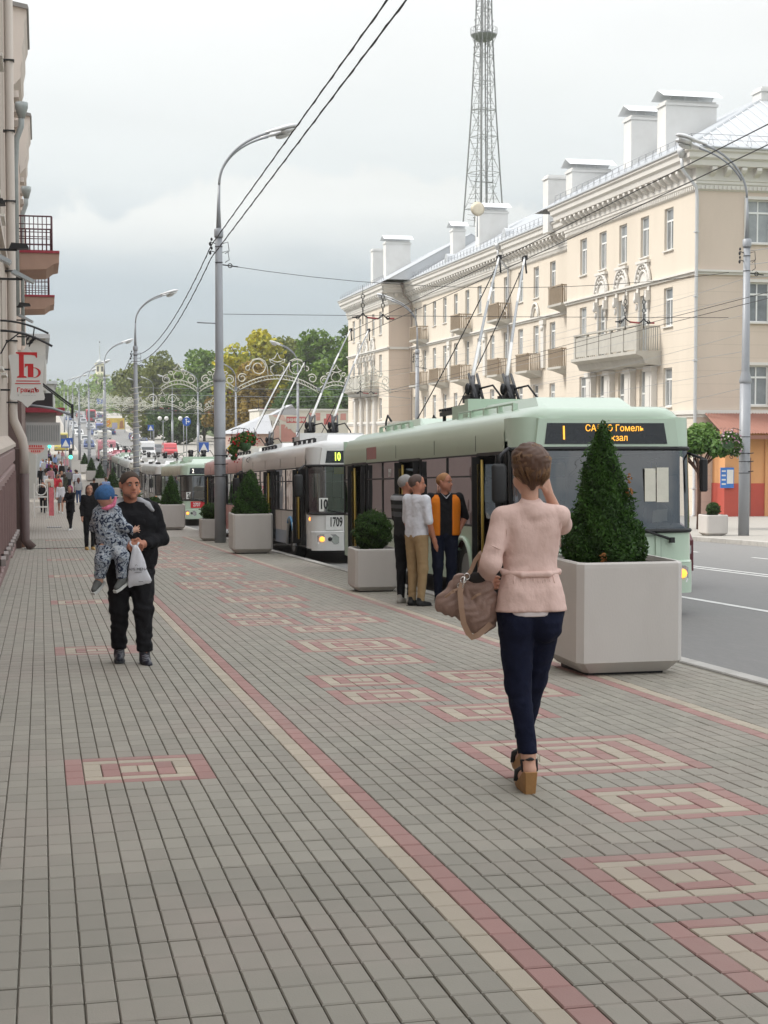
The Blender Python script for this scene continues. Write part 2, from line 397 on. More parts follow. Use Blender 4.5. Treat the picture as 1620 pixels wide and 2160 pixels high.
for r in rects:
    if r in ns: continue
    u, v, du, dv, c = r
    x = colx(u)
    if x+du*PU > 5.605 or v*.1 > 50: continue
    y = v*.1; z = g(y)+rp.uniform(-.0012, .0008); dz = g(y+dv*.1)-g(y); tx = rp.uniform(-.0012, .0012); ty = rp.uniform(-.0012, .0012)
    pv = np.array(paver_verts(du*PU, dv*.1)); pv[:, 2] += z+pv[:, 1]/(dv*.1)*(dz+ty)+pv[:, 0]/(du*PU)*tx; pv[:, 0] += x; pv[:, 1] += y+rp.uniform(-.003, .003)
    V.append(pv); F.append(F0+12*(len(V)-1)); MI += [c]*9; T += [rp.random()]*9
me = np_mesh('paver', np.concatenate(V), np.concatenate(F), M_pv, tone=T)
me.polygons.foreach_set('material_index', MI)
o = link('paver', me, pave); tag(o, kind='stuff')
# kerbs: single stones along the near road edge
kb = tag(bpy.data.objects.new('kerb', None), kind='structure'); COL.objects.link(kb)
km = MB().box(0, .155, .004, .996, -.16, .004, .012).mesh('kerb_stone', M_kerb)
for k in range(2, 60): link('kerb_stone', km, kb, (5.603, k, g(k)), (math.atan(g(k+1)-g(k)), 0, rnd.uniform(-.002, .002)))
mb = MB()
for a, b in zip([60]+[y for y in YS if y > 60][:-1], [y for y in YS if y > 60]): mb.loft([[(5.603, y, g(y)+.004), (5.758, y, g(y)+.004), (5.758, y, g(y)-.16), (5.603, y, g(y)-.16)] for y in (a, b)])
tag(mb.build('far_kerb', M_kerb), kind='structure')
kb2 = tag(bpy.data.objects.new('opposite_kerb', None), kind='structure'); COL.objects.link(kb2)
for k in range(20, 90): link('kerb_stone', km, kb2, (19.172, k, g(k)), (math.atan(g(k+1)-g(k)), 0, 0))
mb = MB()
for a, b in zip([90]+[y for y in YS if y > 90][:-1], [y for y in YS if y > 90]): mb.loft([[(19.172, y, g(y)+.004), (19.327, y, g(y)+.004), (19.327, y, g(y)-.16), (19.172, y, g(y)-.16)] for y in (a, b)])
mb.build('kerb_run', M_kerb, kb2)
# drain channel across the narrow end of the pavement
tag(MB().box(-.45, 1.25, 41.9, 42.0, g(42)-.01, g(42)+.012).build('drain_channel', M_dark), 'thin dark drain channel crossing the paving by the wall corner', 'drain')
dg = thing('drain_grate', 'small dark rectangular grate let into the far paving', 'grate', (.24, 63, g(63)+.004))
mb = MB(); mb.box(-.02, .55, -.3, .3, 0, .01); mb.build('frame', M_dark, dg)
for i in range(6): MB().box(.02+i*.085, .06+i*.085, -.26, .26, .01, .022).build('bar', M_gal, dg)

# ================================================================== RIGHT-HAND APARTMENT BUILDING
def wallmat(name, col, rust=False, **k):
    m = mat(name, col, .9, 0, .045, 1.1, bump=.15, bscale=25, dirt=.34, stretch=(1, 1, .22), dcol=tuple(c*.72 for c in col), **k)
    if rust and not m.get('r'):
        nt = m.node_tree; L = nt.links.new; b = nt.nodes['Principled BSDF']; geo = nt.nodes.new('ShaderNodeNewGeometry'); sp = nt.nodes.new('ShaderNodeSeparateXYZ'); L(geo.outputs['Position'], sp.inputs[0])
        def q(op, a, c, cl=False):
            n = nt.nodes.new('ShaderNodeMath'); n.operation = op; n.use_clamp = cl
            for i, v in enumerate((a, c)):
                if isinstance(v, (int, float)): n.inputs[i].default_value = v
                else: L(v, n.inputs[i])
            return n.outputs[0]
        fz = q('FRACT', q('DIVIDE', q('ADD', sp.outputs[2], 50.0), .62), 0)
        gr = q('MULTIPLY', q('LESS_THAN', fz, .055), q('LESS_THAN', sp.outputs[2], 9.0))
        src = b.inputs['Base Color'].links[0].from_socket
        mx = nt.nodes.new('ShaderNodeMix'); mx.data_type = 'RGBA'; L(q('MULTIPLY', gr, .22), mx.inputs['Factor']); L(src, mx.inputs['A']); mx.inputs['B'].default_value = (*[c*.5 for c in col], 1)
        L(mx.outputs['Result'], b.inputs['Base Color']); m['r'] = 1
    return m
M_cream = wallmat('cream plaster', (.69, .62, .525), True)
M_cream_shade = wallmat('cream plaster painted shade', (.64, .54, .455), True)  # cream darkened in the colour for walls turned from the sun
M_trim = wallmat('white stucco trim', (.70, .68, .64))
M_chim = mat('white chimney render', (.70, .70, .685), .9, 0, .05, 1.5, dirt=.35, dcol=(.42, .40, .36))
M_roof = mat('zinc roof sheet', (.48, .50, .52), .5, .1, .05, 1.2, dirt=.2, dcol=(.4, .41, .42))
M_wglass = mat('window pane', (.26, .28, .29), .08, 0, .4, 1.4, spec=1.0, objvar=.7)  # grey base carries the sky reflection, painted into the colour
M_wframe = mat('window frame white', (.78, .79, .78), .5, 0, .03)
M_balc = mat('concrete balcony panel', (.47, .455, .41), .9, 0, .1, 2.2, dirt=.4, dcol=(.30, .28, .24))
M_balc2 = mat('brown balcony grille', (.36, .29, .215), .8, 0, .12, 4)
def wall_holes(mb, Mf, u0, u1, z0, z1, holes, dep=.22):
    us = sorted({u0, u1, *[h[0] for h in holes], *[h[1] for h in holes]}); zs = sorted({z0, z1, *[h[2] for h in holes], *[h[3] for h in holes]})
    us = [u for u in us if u0 <= u <= u1]; zs = [z for z in zs if z0 <= z <= z1]
    for a, b in zip(us[:-1], us[1:]):
        for c, d in zip(zs[:-1], zs[1:]):
            um, zm = (a+b)/2, (c+d)/2
            if any(h[0] < um < h[1] and h[2] < zm < h[3] for h in holes): continue
            mb.quad(Mf(a, c, 0), Mf(b, c, 0), Mf(b, d, 0), Mf(a, d, 0))
    for h in holes:
        a, b, c, d = h
        for p, q in (((a, c), (b, c)), ((b, c), (b, d)), ((b, d), (a, d)), ((a, d), (a, c))):
            mb.quad(Mf(*p, 0), Mf(*q, 0), Mf(*q, dep), Mf(*p, dep))
WC = {}
def window(parent, kind, w, h, pos, rz, sill=True):
    """local: x across, z up, outward = -y; origin bottom centre"""
    k = (round(w, 2), round(h, 2), kind)
    if k not in WC:
        f = MB(); t = .075; y0, y1 = -.04, .04
        f.box(-w/2, -w/2+t, y0, y1, 0, h); f.box(w/2-t, w/2, y0, y1, 0, h); f.box(-w/2+t, w/2-t, y0, y1, 0, t); f.box(-w/2+t, w/2-t, y0, y1, h-t, h)
        zt = h*.68
        f.box(-w/2+t, w/2-t, y0+.004, y1, zt, zt+.09)
        f.box(-.035, .035, y0+.008, y1, t, zt)
        if kind == 'b': f.box(-.03, .03, y0+.008, y1, zt+.09, h-t)
        p = MB(); p.box(-w/2+t, w/2-t, 0, .02, t, h-t)
        s = MB(); s.box(-w/2-.06, w/2+.06, -.26, -.04, -.07, -.01)
        WC[k] = (f.mesh('window', M_wframe), p.mesh('pane', M_wglass), s.mesh('sill', M_trim))
    f, p, s = WC[k]
    o = link('window', f, parent, pos, (0, 0, rz)); link('pane', p, o)
    if sill: link('sill', s, o)
    return o
apt = thing('apartment_building', 'long four-storey cream apartment building with white cornice and chimneys', 'building', (0, 0, 0))
ZB, ZT = -3.2, 13.25
DW, DE = math.pi/2*-1, 0      # rotation so that local -y faces -X  (rz=-90deg) or -Y (0)
BH = {}
def facade(X, Y0, Y1, holes, name='wall', m=None):
    mb = MB(); wall_holes(mb, lambda u, z, d: (X+d, u, z), Y0, Y1, ZB, ZT, holes); return mb.build(name, m or M_cream, apt)
ROW = [(10.6, 12.65), (6.88, 8.77), (2.94, 4.85)]
def bay(Y0, mirror=False):
    cs = [Y0+3.4, Y0+6.5, Y0+9.5, Y0+12.5, Y0+15.6]
    holes = []
    for i, c in enumerate(cs):
        holes.append((c-.55, c+.55, *ROW[0]))
        mid = i in (1, 2, 3)
        holes.append((c-.55, c+.55, 5.75 if mid else ROW[1][0], ROW[1][1]-.1 if mid else ROW[1][1]))
        holes.append((c-.55, c+.55, 1.0 if mid else ROW[2][0], ROW[2][1]))
        holes.append((c-.55, c+.55, -1.4, .9 if not mid else .6))
    facade(30.2, Y0, Y0+18.4, holes)
    for h in holes: window(apt, 'a' if h[1]-h[0] < 1.3 else 'b', h[1]-h[0], h[3]-h[2], (30.2+.16, (h[0]+h[1])/2, h[2]), DW, sill=h[2] > 2.5 and h[3]-h[2] < 2.3)
    for i in (1, 2, 3):
        c = cs[i]
        # bracketed window hood of the top row and arch with shell infill above the balcony doors
        MB().box(30.0, 30.196, c-.8, c+.8, 10.28, 10.42).build('hood', M_trim, apt)
        for s in (-.6, .6): MB().box(30.06, 30.196, c+s-.08, c+s+.08, 10.02, 10.28).build('corbel', M_trim, apt)
        m = MB()
        for r, th, x in ((.95, .09, 30.1), (.62, .07, 30.12)):
            m.tube([(x, c+r*math.cos(a), 9.2+r*1.15*math.sin(a)) for a in np.linspace(0, math.pi, 13)], th, 6)
        for a in np.linspace(.25, math.pi-.25, 9): m.ball((30.12, c+.79*math.cos(a), 9.2+.9*math.sin(a)), .08, .09, .09, 6, 4)
        m.prism([(c+.6*math.cos(a), 9.2+.7*math.sin(a)) for a in np.linspace(0, math.pi, 11)], 'x', 30.15, 30.19)
        m.build('arch_moulding', M_trim, apt)
        for s in (-.72, .72):
            m = MB(); m.box(29.95, 30.19, c+s-.1, c+s+.1, 8.35, 8.85); m.ball((29.98, c+s, 8.45), .1, .1, .16, 8, 5); m.ball((30.06, c+s, 8.1), .07, .08, .2, 8, 5)
            m.box(30.1, 30.19, c+s-.13, c+s+.13, 8.85, 9.05); m.build('console', M_trim, apt)
        m = MB()
        for t in (-.62, .62): m.box(30.12, 30.197, c+t-.07, c+t+.07, 5.76, 8.6)
        m.build('door_surround', M_trim, apt)
    # balcony on pilasters
    m = MB(); m.prism([(30.19, 5.35), (30.19, 5.72), (28.85, 5.72), (28.85, 5.56), (29.2, 5.42), (29.35, 5.1), (30.19, 5.0)], 'y', 0, 1)
    v = [(x, Y0+4.2+y*9.6, z) for x, y, z in m.v]; m.v = v; m.build('balcony_slab', M_balc, apt)
    for q in range(6):
        yy = Y0+4.45+q*1.80
        MB().box(28.93, 29.08, yy-.12, yy+.12, 5.73, 6.95).build('balcony_post', M_balc, apt)
        if q < 5: MB().box(28.97, 29.04, yy+.124, yy+1.676, 5.80, 6.84).build('balcony_panel', M_balc, apt)
    MB().box(28.9, 29.11, Y0+4.33, Y0+13.57, 6.953, 7.03).build('balcony_rail', M_balc, apt)
    for s in (Y0+4.45, Y0+13.45):
        m = MB()
        for q in range(9): m.box(29.15+q*.115, 29.2+q*.115, s-.03, s+.03, 5.75, 6.9)
        m.box(29.1, 30.18, s-.04, s+.04, 6.9, 6.98); m.build('side_railing', M_balc, apt)
    for q in range(4):
        yy = [cs[1]-1.35, (cs[1]+cs[2])/2, (cs[2]+cs[3])/2, cs[3]+1.35][q]
        m = MB(); m.box(29.9, 30.197, yy-.42, yy+.42, -2.9, 4.75); m.box(29.82, 30.197, yy-.5, yy+.5, 4.75, 5.0)
        m.box(29.87, 29.897, yy-.22, yy+.22, 1.2, 4.5); m.build('pilaster', M_trim, apt)
    for z0, z1, dx in ((9.08, 9.2, .10), (9.204, 9.3, .2), (2.38, 2.52, .06), (2.524, 2.72, .14)):
        MB().box(30.2-dx, 30.197, Y0-dx, Y0+18.4, z0, z1).build('belt_course', M_trim, apt)
bay(68.0); bay(133.8)
# recessed centre
holes = []; wy = [86.4+1.7+i*3.385 for i in range(14)]
for i, c in enumerate(wy):
    for a, b in ROW: holes.append((c-.55, c+.55, a, b))
    holes.append((c-.55, c+.55, -1.4, .9))
facade(32.2, 86.4, 133.8, holes)
for h in holes: window(apt, 'a', 1.1, h[3]-h[2], (32.36, (h[0]+h[1])/2, h[2]), DW, sill=h[2] > 9)
for z0, z1, dx in ((9.08, 9.2, .10), (9.204, 9.3, .2), (2.38, 2.52, .06), (2.524, 2.72, .14)):
    MB().box(32.2-dx, 32.197, 86.42, 133.7, z0, z1).build('belt_course', M_trim, apt)
def balcony(c, zf, w=2.6):
    m = MB(); m.prism([(32.19, -.45), (32.19, 0), (31.15, 0), (31.15, -.14), (31.5, -.2)], 'y', c-w/2, c+w/2)
    m.v = [(x, y, z+zf) for x, y, z in m.v]; m.build('balcony_slab', M_balc, apt)
    m = MB()
    for q in range(13): m.box(31.2, 31.24, c-w/2+.06+q*(w-.12)/12-.035, c-w/2+.06+q*(w-.12)/12+.035, zf+.01, zf+1.05)
    for s in (-1, 1):
        for q in range(7): m.box(31.26+q*.13, 31.32+q*.13, c+s*(w/2-.08)-.02, c+s*(w/2-.08)+.02, zf+.01, zf+1.05)
        m.box(31.18, 32.19, c+s*(w/2-.08)-.035, c+s*(w/2-.08)+.035, zf+1.05, zf+1.12)
    m.box(31.18, 31.27, c-w/2, c+w/2, zf+1.053, zf+1.14); m.box(31.28, 31.31, c-w/2+.3, c+w/2-.3, zf+.15, zf+.95)
    m.build('balcony_railing', M_balc2, apt)
def near_w(x):
    d = 3254*32.2/.976/(x-85); y = (d-.2175*32.2)/.976; return min(wy, key=lambda c: abs(c-y))
for x in (1185, 1057, 980, 900): balcony(near_w(x), 9.62)
for x in (1185, 1112, 1052, 985, 935, 900): balcony(near_w(x), 5.75)
for x in (1128, 1057, 950): # blind arches and pilaster panels
    c = near_w(x)+0
    m = MB()
    m.tube([(32.12, c+.75*math.cos(a), 9.3+.95*math.sin(a)) for a in np.linspace(0, math.pi, 11)], .08, 6); m.tube([(32.14, c+.5*math.cos(a), 9.3+.65*math.sin(a)) for a in np.linspace(0, math.pi, 11)], .05, 6)
    m.build('arch_moulding', M_trim, apt)
for x in (1160, 1035, 970):
    c = near_w(x)+1.69
    MB().box(32.05, 32.197, c-.3, c+.3, 5.9, 8.7).build('pilaster', M_trim, apt)
    m = MB(); m.box(31.98, 32.197, c-.4, c+.4, 8.7, 9.0); m.ball((32.05, c, 8.5), .12, .3, .2, 8, 5); m.build('capital', M_trim, apt)
# end wall facing the camera
def Fe(u, z, d): return (u, 68+d, z)
eh = [(u-.62, u+.62, a, b) for u in (33.3, 37.0, 40.7) for a, b in ROW]
mb = MB(); wall_holes(mb, Fe, 30.2, 43.4, ZB, ZT, eh); mb.build('end_wall', M_cream_shade, apt)
for h in eh: window(apt, 'b', 1.24, h[3]-h[2], ((h[0]+h[1])/2, 68.15, h[2]), DE)
for h in eh:
    mb = MB(); a, b, c, d = h; t = .14
    mb.box(a-t, a-.002, 67.93, 67.997, c-.1, d+t); mb.box(b+.002, b+t, 67.93, 67.997, c-.1, d+t); mb.box(a-.002, b+.002, 67.93, 67.997, d, d+t)
    mb.build('window_surround', M_trim, apt)
for z0, z1, dx in ((9.08, 9.2, .10), (9.204, 9.3, .2), (2.38, 2.52, .06), (2.524, 2.72, .14)):
    MB().box(30.21, 43.5, 68-dx, 67.997, z0, z1).build('belt_course', M_trim, apt)
# return of the far bay, far end, back
MB().quad((30.2, 133.8, ZB), (32.2, 133.8, ZB), (32.2, 133.8, ZT), (30.2, 133.8, ZT)).build('return_wall', M_cream_shade, apt)
MB().quad((30.2, 86.4, ZB), (32.2, 86.4, ZB), (32.2, 86.4, ZT), (30.2, 86.4, ZT)).build('return_wall', M_cream_shade, apt)
mb = MB(); mb.quad((43.4, 68, ZB), (43.4, 152.2, ZB), (43.4, 152.2, ZT), (43.4, 68, ZT)); mb.quad((30.2, 152.2, ZB), (43.4, 152.2, ZB), (43.4, 152.2, ZT), (30.2, 152.2, ZT)); mb.build('rear_wall', M_cream_shade, apt)
for z0, z1, dx in ((9.08, 9.3, .15), (2.45, 2.72, .1)): MB().box(30.25, 32.0, 133.8-dx, 133.797, z0, z1).build('belt_course', M_trim, apt)
# cornice: profile swept along the eaves outline, mitred at corners
path = [(43.4, 68.0), (30.2, 68.0), (30.2, 86.4), (32.2, 86.4), (32.2, 133.8), (30.2, 133.8), (30.2, 152.2), (43.4, 152.2)]
def offs(path, d):
    out = []
    n = len(path)
    for i, p in enumerate(path):
        ns = []
        for a, b in ((i-1, i), (i, i+1)):
            if a < 0 or b >= n: continue
            tx, ty = path[b][0]-path[a][0], path[b][1]-path[a][1]; l = math.hypot(tx, ty); ns.append((ty/l*-1, tx/l))
        if len(ns) == 1: q = (p[0]+ns[0][0]*d, p[1]+ns[0][1]*d)
        else: q = (p[0]+(ns[0][0]+ns[1][0])*d, p[1]+(ns[0][1]+ns[1][1])*d)
        out.append(q)
    return out
def sweep(name, prof, m):
    """prof: (outward, z)"""
    rings = []
    cols = [offs(path, d) for d, z in prof]
    for i in range(len(path)): rings.append([(cols[j][i][0], cols[j][i][1], prof[j][1]) for j in range(len(prof))])
    return MB().loft(rings, closed=False, caps=False).build(name, m, apt)

sweep('cornice', [(0, 12.98), (.10, 13.05), (.10, 13.25), (.16, 13.3), (.16, 13.42), (.2, 13.45), (.2, 14.02), (.62, 14.06), (.66, 14.3), (.78, 14.4), (.80, 14.62), (.9, 14.70), (.9, 14.80)], M_trim)
sweep('gutter', [(.9, 14.803), (.97, 14.82), (.97, 14.88), (.85, 14.90)], M_roof)
bm_ = MB(); bm_.prism([(0, 13.62), (-.30, 13.78), (-.4, 13.9), (-.4, 14.03), (0, 14.03)], 'y', -.13, .13); bmesh_ = bm_.mesh('bracket', M_trim)
def brackets(p, q, rz, inset):
    L = math.dist(p, q); n = int(L/.74)
    for i in range(n):
        t = (i+.5)/n; x, y = p[0]+(q[0]-p[0])*t, p[1]+(q[1]-p[1])*t
        link('bracket', bmesh_, apt, (x, y, 0), (0, 0, rz))
brackets((30.0, 68), (30.0, 86.2), 0, 0); brackets((32.0, 86.6), (32.0, 133.6), 0, 0); brackets((30.0, 133.9), (30.0, 152), 0, 0); brackets((30.4, 67.8), (43.2, 67.8), math.pi/2, 0); brackets((30.4, 133.6), (31.9, 133.6), math.pi/2, 0)
m = MB()
for p, q, X in ((68, 86.2, 30.04), (86.6, 133.6, 32.04), (133.9, 152, 30.04)):
    y = p
    while y < q: m.box(X, X+.08, y, y+.1, 13.06, 13.22); y += .22
y = 30.3
while y < 43: m.box(y, y+.1, 67.84, 67.92, 13.06, 13.22); y += .22
tag(m.build('dentils', M_trim, apt), kind='stuff')
# roofs (hipped)
def hip(x0, x1, y0, y1, z0, z1, n0=True, n1=True):
    xm = (x0+x1)/2; ya = y0+(x1-x0)/2 if n0 else y0; yb = y1-(x1-x0)/2 if n1 else y1
    m = MB(); A, B, C_, D = (x0, y0, z0), (x1, y0, z0), (x1, y1, z0), (x0, y1, z0); E1, F1 = (xm, ya, z1), (xm, yb, z1)
    m.add([A, B, C_, D, E1, F1], [(0, 1, 4), (1, 2, 5, 4), (2, 3, 5), (3, 0, 4, 5)])
    m.build('roof', M_roof, apt)
    s = MB()
    def seam(a, b): s.tube([a, b], .035, 4, smooth=False)
    y = y0+.6
    while y < y1:
        t = 1.0
        if n0 and y < ya: t = (y-y0)/(ya-y0)
        if n1 and y > yb: t = (y1-y)/(y1-yb)
        seam((x0, y, z0+.02), (x0+(xm-x0)*t, y, z0+(z1-z0)*t+.02)); y += .62
    if n0:
        x = x0+.6
        while x < x1:
            t = (x-x0)/(xm-x0) if x < xm else (x1-x)/(x1-xm)
            seam((x, y0, z0+.02), (x, y0+(ya-y0)*t, z0+(z1-z0)*t+.02)); x += .62
    for a, b in (((A), E1), (B, E1), (E1, F1)): s.tube([a, b], .06, 4, smooth=False)
    tag(s.build('seams', M_roof, apt), kind='stuff')
hip(29.35, 44.25, 67.15, 90, 14.9, 19.0, True, False); hip(31.35, 44.25, 90, 130.5, 14.9, 18.7, False, False); hip(29.35, 44.25, 130.5, 153.1, 14.9, 19.0, False, True)
# guard rail on the eaves
m = MB()
def guard(p, q):
    L = math.dist(p, q); n = int(L/.9); pr = None
    for i in range(n+1):
        t = i/n; x, y = p[0]+(q[0]-p[0])*t, p[1]+(q[1]-p[1])*t; dx = (q[0]-p[0])/L*.16; dy = (q[1]-p[1])/L*.16
        m.tube([(x-dx, y-dy, 14.95), (x, y, 15.5), (x+dx, y+dy, 14.95)], .014, 3)
    m.tube([(p[0], p[1], 15.5), (q[0], q[1], 15.5)], .014, 3); m.tube([(p[0], p[1], 15.25), (q[0], q[1], 15.25)], .012, 3)
guard((29.6, 67.4), (29.6, 86.8)); guard((31.6, 87), (31.6, 133)); guard((29.6, 133.2), (29.6, 153)); guard((29.6, 67.4), (44, 67.4))
m.build('roof_guard_rail', M_gal, apt)
def chimney(x0, x1, Y, z1, d=1.1, cap=True):
    m = MB(); m.box(x0, x1, Y, Y+d, 14.2, z1-.25); m.box(x0-.07, x1+.07, Y-.07, Y+d+.07, z1-.25, z1-.12); m.box(x0+.02, x1-.02, Y+.02, Y+d-.02, z1-.12, z1)
    c = m.build('chimney', M_chim, apt)
    if cap:
        k = MB(); zt = z1+.16
        k.prism([(Y-.3, zt), (Y+d/2, zt+.45), (Y+d+.3, zt), (Y+d/2, zt+.40)], 'x', x0-.25, x1+.25)
        for i in range(4): x = x0+.25+(x1-x0-.5)*i/3; k.tube([(x, Y+.1, z1-.02), (x, Y-.1, zt+.05)], .025, 4)
        k.build('chimney_cowl', mat('pale cowl sheet', (.66, .68, .69), .5, .0, .04, 2), c)
chimney(31.5, 34.3, 75.0, 18.7); chimney(31.6, 33.7, 80, 18.95); chimney(31.4, 33.9, 89, 17.6); chimney(31.1, 33.0, 92.6, 17.75, 1.0, False)
chimney(33.3, 35.6, 115.7, 18.9); chimney(34.5, 35.6, 128, 19.1, .9); chimney(32.0, 34.4, 143, 19.75); chimney(31.4, 33.0, 146, 19.4, 1, False); chimney(36.3, 37.1, 74, 19.4, 1, False); chimney(37.3, 39.0, 73, 20.6, 1, False)
for y in (106, 122):
    m = MB(); m.prism([(y+.6*math.cos(a), 15.3+.9*math.sin(a)) for a in np.linspace(0, math.pi, 9)], 'x', 32.3, 34.0); m.build('dormer', M_roof, apt)
# rain pipes
M_pipe = mat('zinc rain pipe', (.56, .57, .58), .45, .2, .06, 4)
M_pipe2 = mat('old brown rain pipe', (.32, .27, .23), .6, .1, .1, 4)
def rainpipe(x, y, m_, X0):
    m = MB(); m.tube([(x-.8, y, 14.5), (x-.75, y, 13.9), (x-.05, y, 13.1), (x, y, 12.6), (x, y, 2), (x, y, -2.2), (x-.25, y-.05, -2.5)], .085, 8); m.lathe([(.09, 0), (.2, .25), (.22, .45)], 10, (x-.8, y, 14.4)); m.build('rain_pipe', m_, apt)
    for z in (11, 8, 5, 2, -1): MB().box(x-.11, X0+.02, y-.11, y+.11, z, z+.06).build('pipe_clamp', m_, apt)
rainpipe(30.05, 67.75, M_pipe, 30.1); rainpipe(32.05, 88.6, M_pipe, 32.1); rainpipe(32.05, 104.0, M_pipe, 32.1); rainpipe(32.05, 132.9, M_pipe2, 32.1)
# satellite dish near the ridge
ds = thing('satellite_dish', 'pale satellite dish fixed on the roof beside the tall chimney', 'satellite dish', (32.5, 113.5, 16.5))
MB().tube([(0, 0, 0), (0, 0, 2.1)], .05, 6).build('mast', M_gal, ds); m = MB(); m.loft([[(r*math.cos(a), -.12+.3*r*r-.05, 2.1+r*math.sin(a)) for a in np.linspace(0, 2*math.pi, 17)[:-1]] for r in (.05, .3, .55)], True, True, True); m.build('reflector', mat('dish cream', (.62, .55, .42), .5), ds)
# low entrance block with corrugated awning and orange walls
ent = thing('entrance_annex', 'orange and red entrance block under a brown corrugated awning', 'entrance', (30.95, 66.6, g(67)))
ZG = g(67)
M_or = mat('orange plaster', (.70, .36, .16), .85, 0, .04, 2, dirt=.1); M_rd = mat('red painted plinth', (.48, .085, .06), .8, 0, .06, 2, dirt=.1)
m = MB(); m.box(0.12, 9, 0, 1.38, .95, 4.0); m.build('upper_wall', M_or, ent)
m = MB(); m.box(0.08, .92, -.04, 1.38, -.2, 1.55); m.box(1.42, 9, -.04, 1.38, -.2, 1.55); m.build('plinth', M_rd, ent)
m = MB(); m.box(.94, 1.4, -.06, -.02, .02, 2.75); m.box(.9, .94, -.08, 0.0, 0, 2.8); m.build('door', mat('brown door', (.24, .12, .10), .5, 0, .1), ent)
MB().ball((1.33, -.1, 1.2), .03, .03, .03, 6, 4).build('handle', M_dark, ent)
m = MB(); m.box(2.1, 2.5, -.1, -.041, -.2, 4.0); m.build('pier', M_or, ent)
w = window(ent, 'b', 1.1, 2.0, (3.35, -.07, 1.3), 0)
m = MB()
for i in range(70):
    x0 = -.35+i*.14
    m.loft([[(x0, -.75, 3.86), (x0+.07, -.75, 3.92), (x0+.14, -.75, 3.86)], [(x0, 1.38, 4.86), (x0+.07, 1.38, 4.92), (x0+.14, 1.38, 4.86)]], closed=False, caps=False)
m.box(-.35, 9.4, -.72, -.6, 3.62, 3.8); m.build('awning', mat('brown corrugated roofing', (.29, .135, .10), .7, 0, .08, 2), ent)
m = MB()
for i in range(30):
    x = 2.4+i*.24; m.tube([(x, -1.6, .1), (x, -1.6, 2.3+.18*(i % 2))], .012, 4)
for z in (.25, .75, 1.25, 2.3): m.tube([(2.4, -1.6, z), (9.5, -1.6, z)], .02, 4)
for i in range(14): m.tube([(2.6+i*.48+.17*math.cos(a), -1.6, 2.3+.2*math.sin(a)) for a in np.linspace(0, math.pi, 7)], .012, 4)
o = m.build('railing', mat('pink painted iron', (.48, .22, .17), .6), None, (30.95, 66.6, g(65)))
o.name = 'entrance_railing'; tag(o, 'pinkish iron railing with looped tops before the entrance block', 'railing')
ib = thing('notice_board', 'blue notice board with a white sheet on the orange wall', 'notice board', (31.12, 66.5, ZG+1.35)); MB().box(-.33, .33, -.05, 0, 0, .95).build('board', mat('board blue', (.05, .19, .55), .4), ib); MB().box(-.02, .3, -.056, -.052, .2, .85).build('sheet', M_white, ib)
for i in range(4): MB().box(-.28, -.08, -.056, -.052, .15+i*.2, .22+i*.2).build('printed_strip', M_white, ib)
yb = thing('rubbish_bin', 'yellow rounded bin at the edge of the view by the railing', 'bin', (33.4, 62.5, g(62.5))); m = MB(); m.lathe([(.2, .25), (.32, .5), (.34, .9), (.3, 1.0)], 12); m.build('bin_body', mat('bin yellow', (.75, .55, .03), .5), yb); m = MB(); m.tube([(0, 0, 0), (0, 0, .3)], .05, 6); m.lathe([(.2, 0), (.2, .04)], 10); m.build('stand', M_dark, yb)

# ================================================================== LEFT BUILDING (seen along its wall)
lb = thing('corner_building', 'tall beige street building with brown bossed plinth running along the pavement', 'building', (-.85, 0, 0))
M_lw = wallmat('left beige plaster', (.49, .425, .37), False); M_lp = mat('brown plinth paint', (.27, .185, .175), .75, 0, .07, 3, dirt=.2, dcol=(.16, .11, .10))
M_lt = wallmat('left trim', (.56, .50, .45))
mb = MB(); hl = []
y = -14
while y < 40: hl.append((y, y+1.5, 3.0, 5.2)); hl.append((y, y+1.5, 6.6, 8.8)); hl.append((y, y+1.5, 10.2, 12.2)); y += 3.6
wall_holes(mb, lambda u, z, d: (-d, u, z), -18, 43, -2.5, 15.0, hl, .2)
mb.quad((0, 43, -2.5), (-14, 43, -2.5), (-14, 43, 15), (0, 43, 15)); mb.quad((0, -18, -2.5), (-14, -18, -2.5), (-14, -18, 15), (0, -18, 15)); mb.quad((0, -18, 15), (0, 43, 15), (-14, 43, 15), (-14, -18, 15))
mb.build('wall', M_lw, lb)
for h in hl: window(lb, 'b', 1.5, h[3]-h[2], (-.15, (h[0]+h[1])/2, h[2]), math.pi/2)
# plinth of bossed stones: top edge level about 1.2 m abs, stones stand proud
MB().box(.0, .14, -18, 43, -2.6, 1.3).build('plinth', M_lp, lb)
MB().loft([[(.002, y, 1.55), (.2, y, 1.34), (.2, y, 1.26), (.002, y, 1.26)] for y in (-18, 43.0)]).build('plinth_cap', M_lw, lb)
bs = MB(); bs.loft([[(.14, .02, 0), (.14, .78, 0), (.14, .78, .36), (.14, .02, .36)], [(.19, .06, .04), (.19, .74, .04), (.19, .74, .32), (.19, .06, .32)]], True, True); bmh = bs.mesh('plinth_stone', M_lp)
for r_ in range(7):
    for k in range(36):
        y = 12+k*.84+(r_ % 2)*.42
        z = .86-r_*.40
        if y < 42.2 and z > g(y)-.3: link('plinth_stone', bmh, lb, (0, y, z))
# grille battens and fixings in front of the plinth near the camera
for k in range(9):
    y = 23.5+k*1.9; MB().box(.2, .26, y, y+.07, g(y)+.35, .7).build('plinth_batten', M_lp, lb)
    m = MB(); zz_ = g(y)+.45; m.prism([(y, zz_), (y+.16, zz_+.03), (y+.16, zz_+.14), (y, zz_+.10)], 'x', .2, .33); m.build('vent_hood', mat('grey vent hood', (.27, .235, .22), .6), lb)
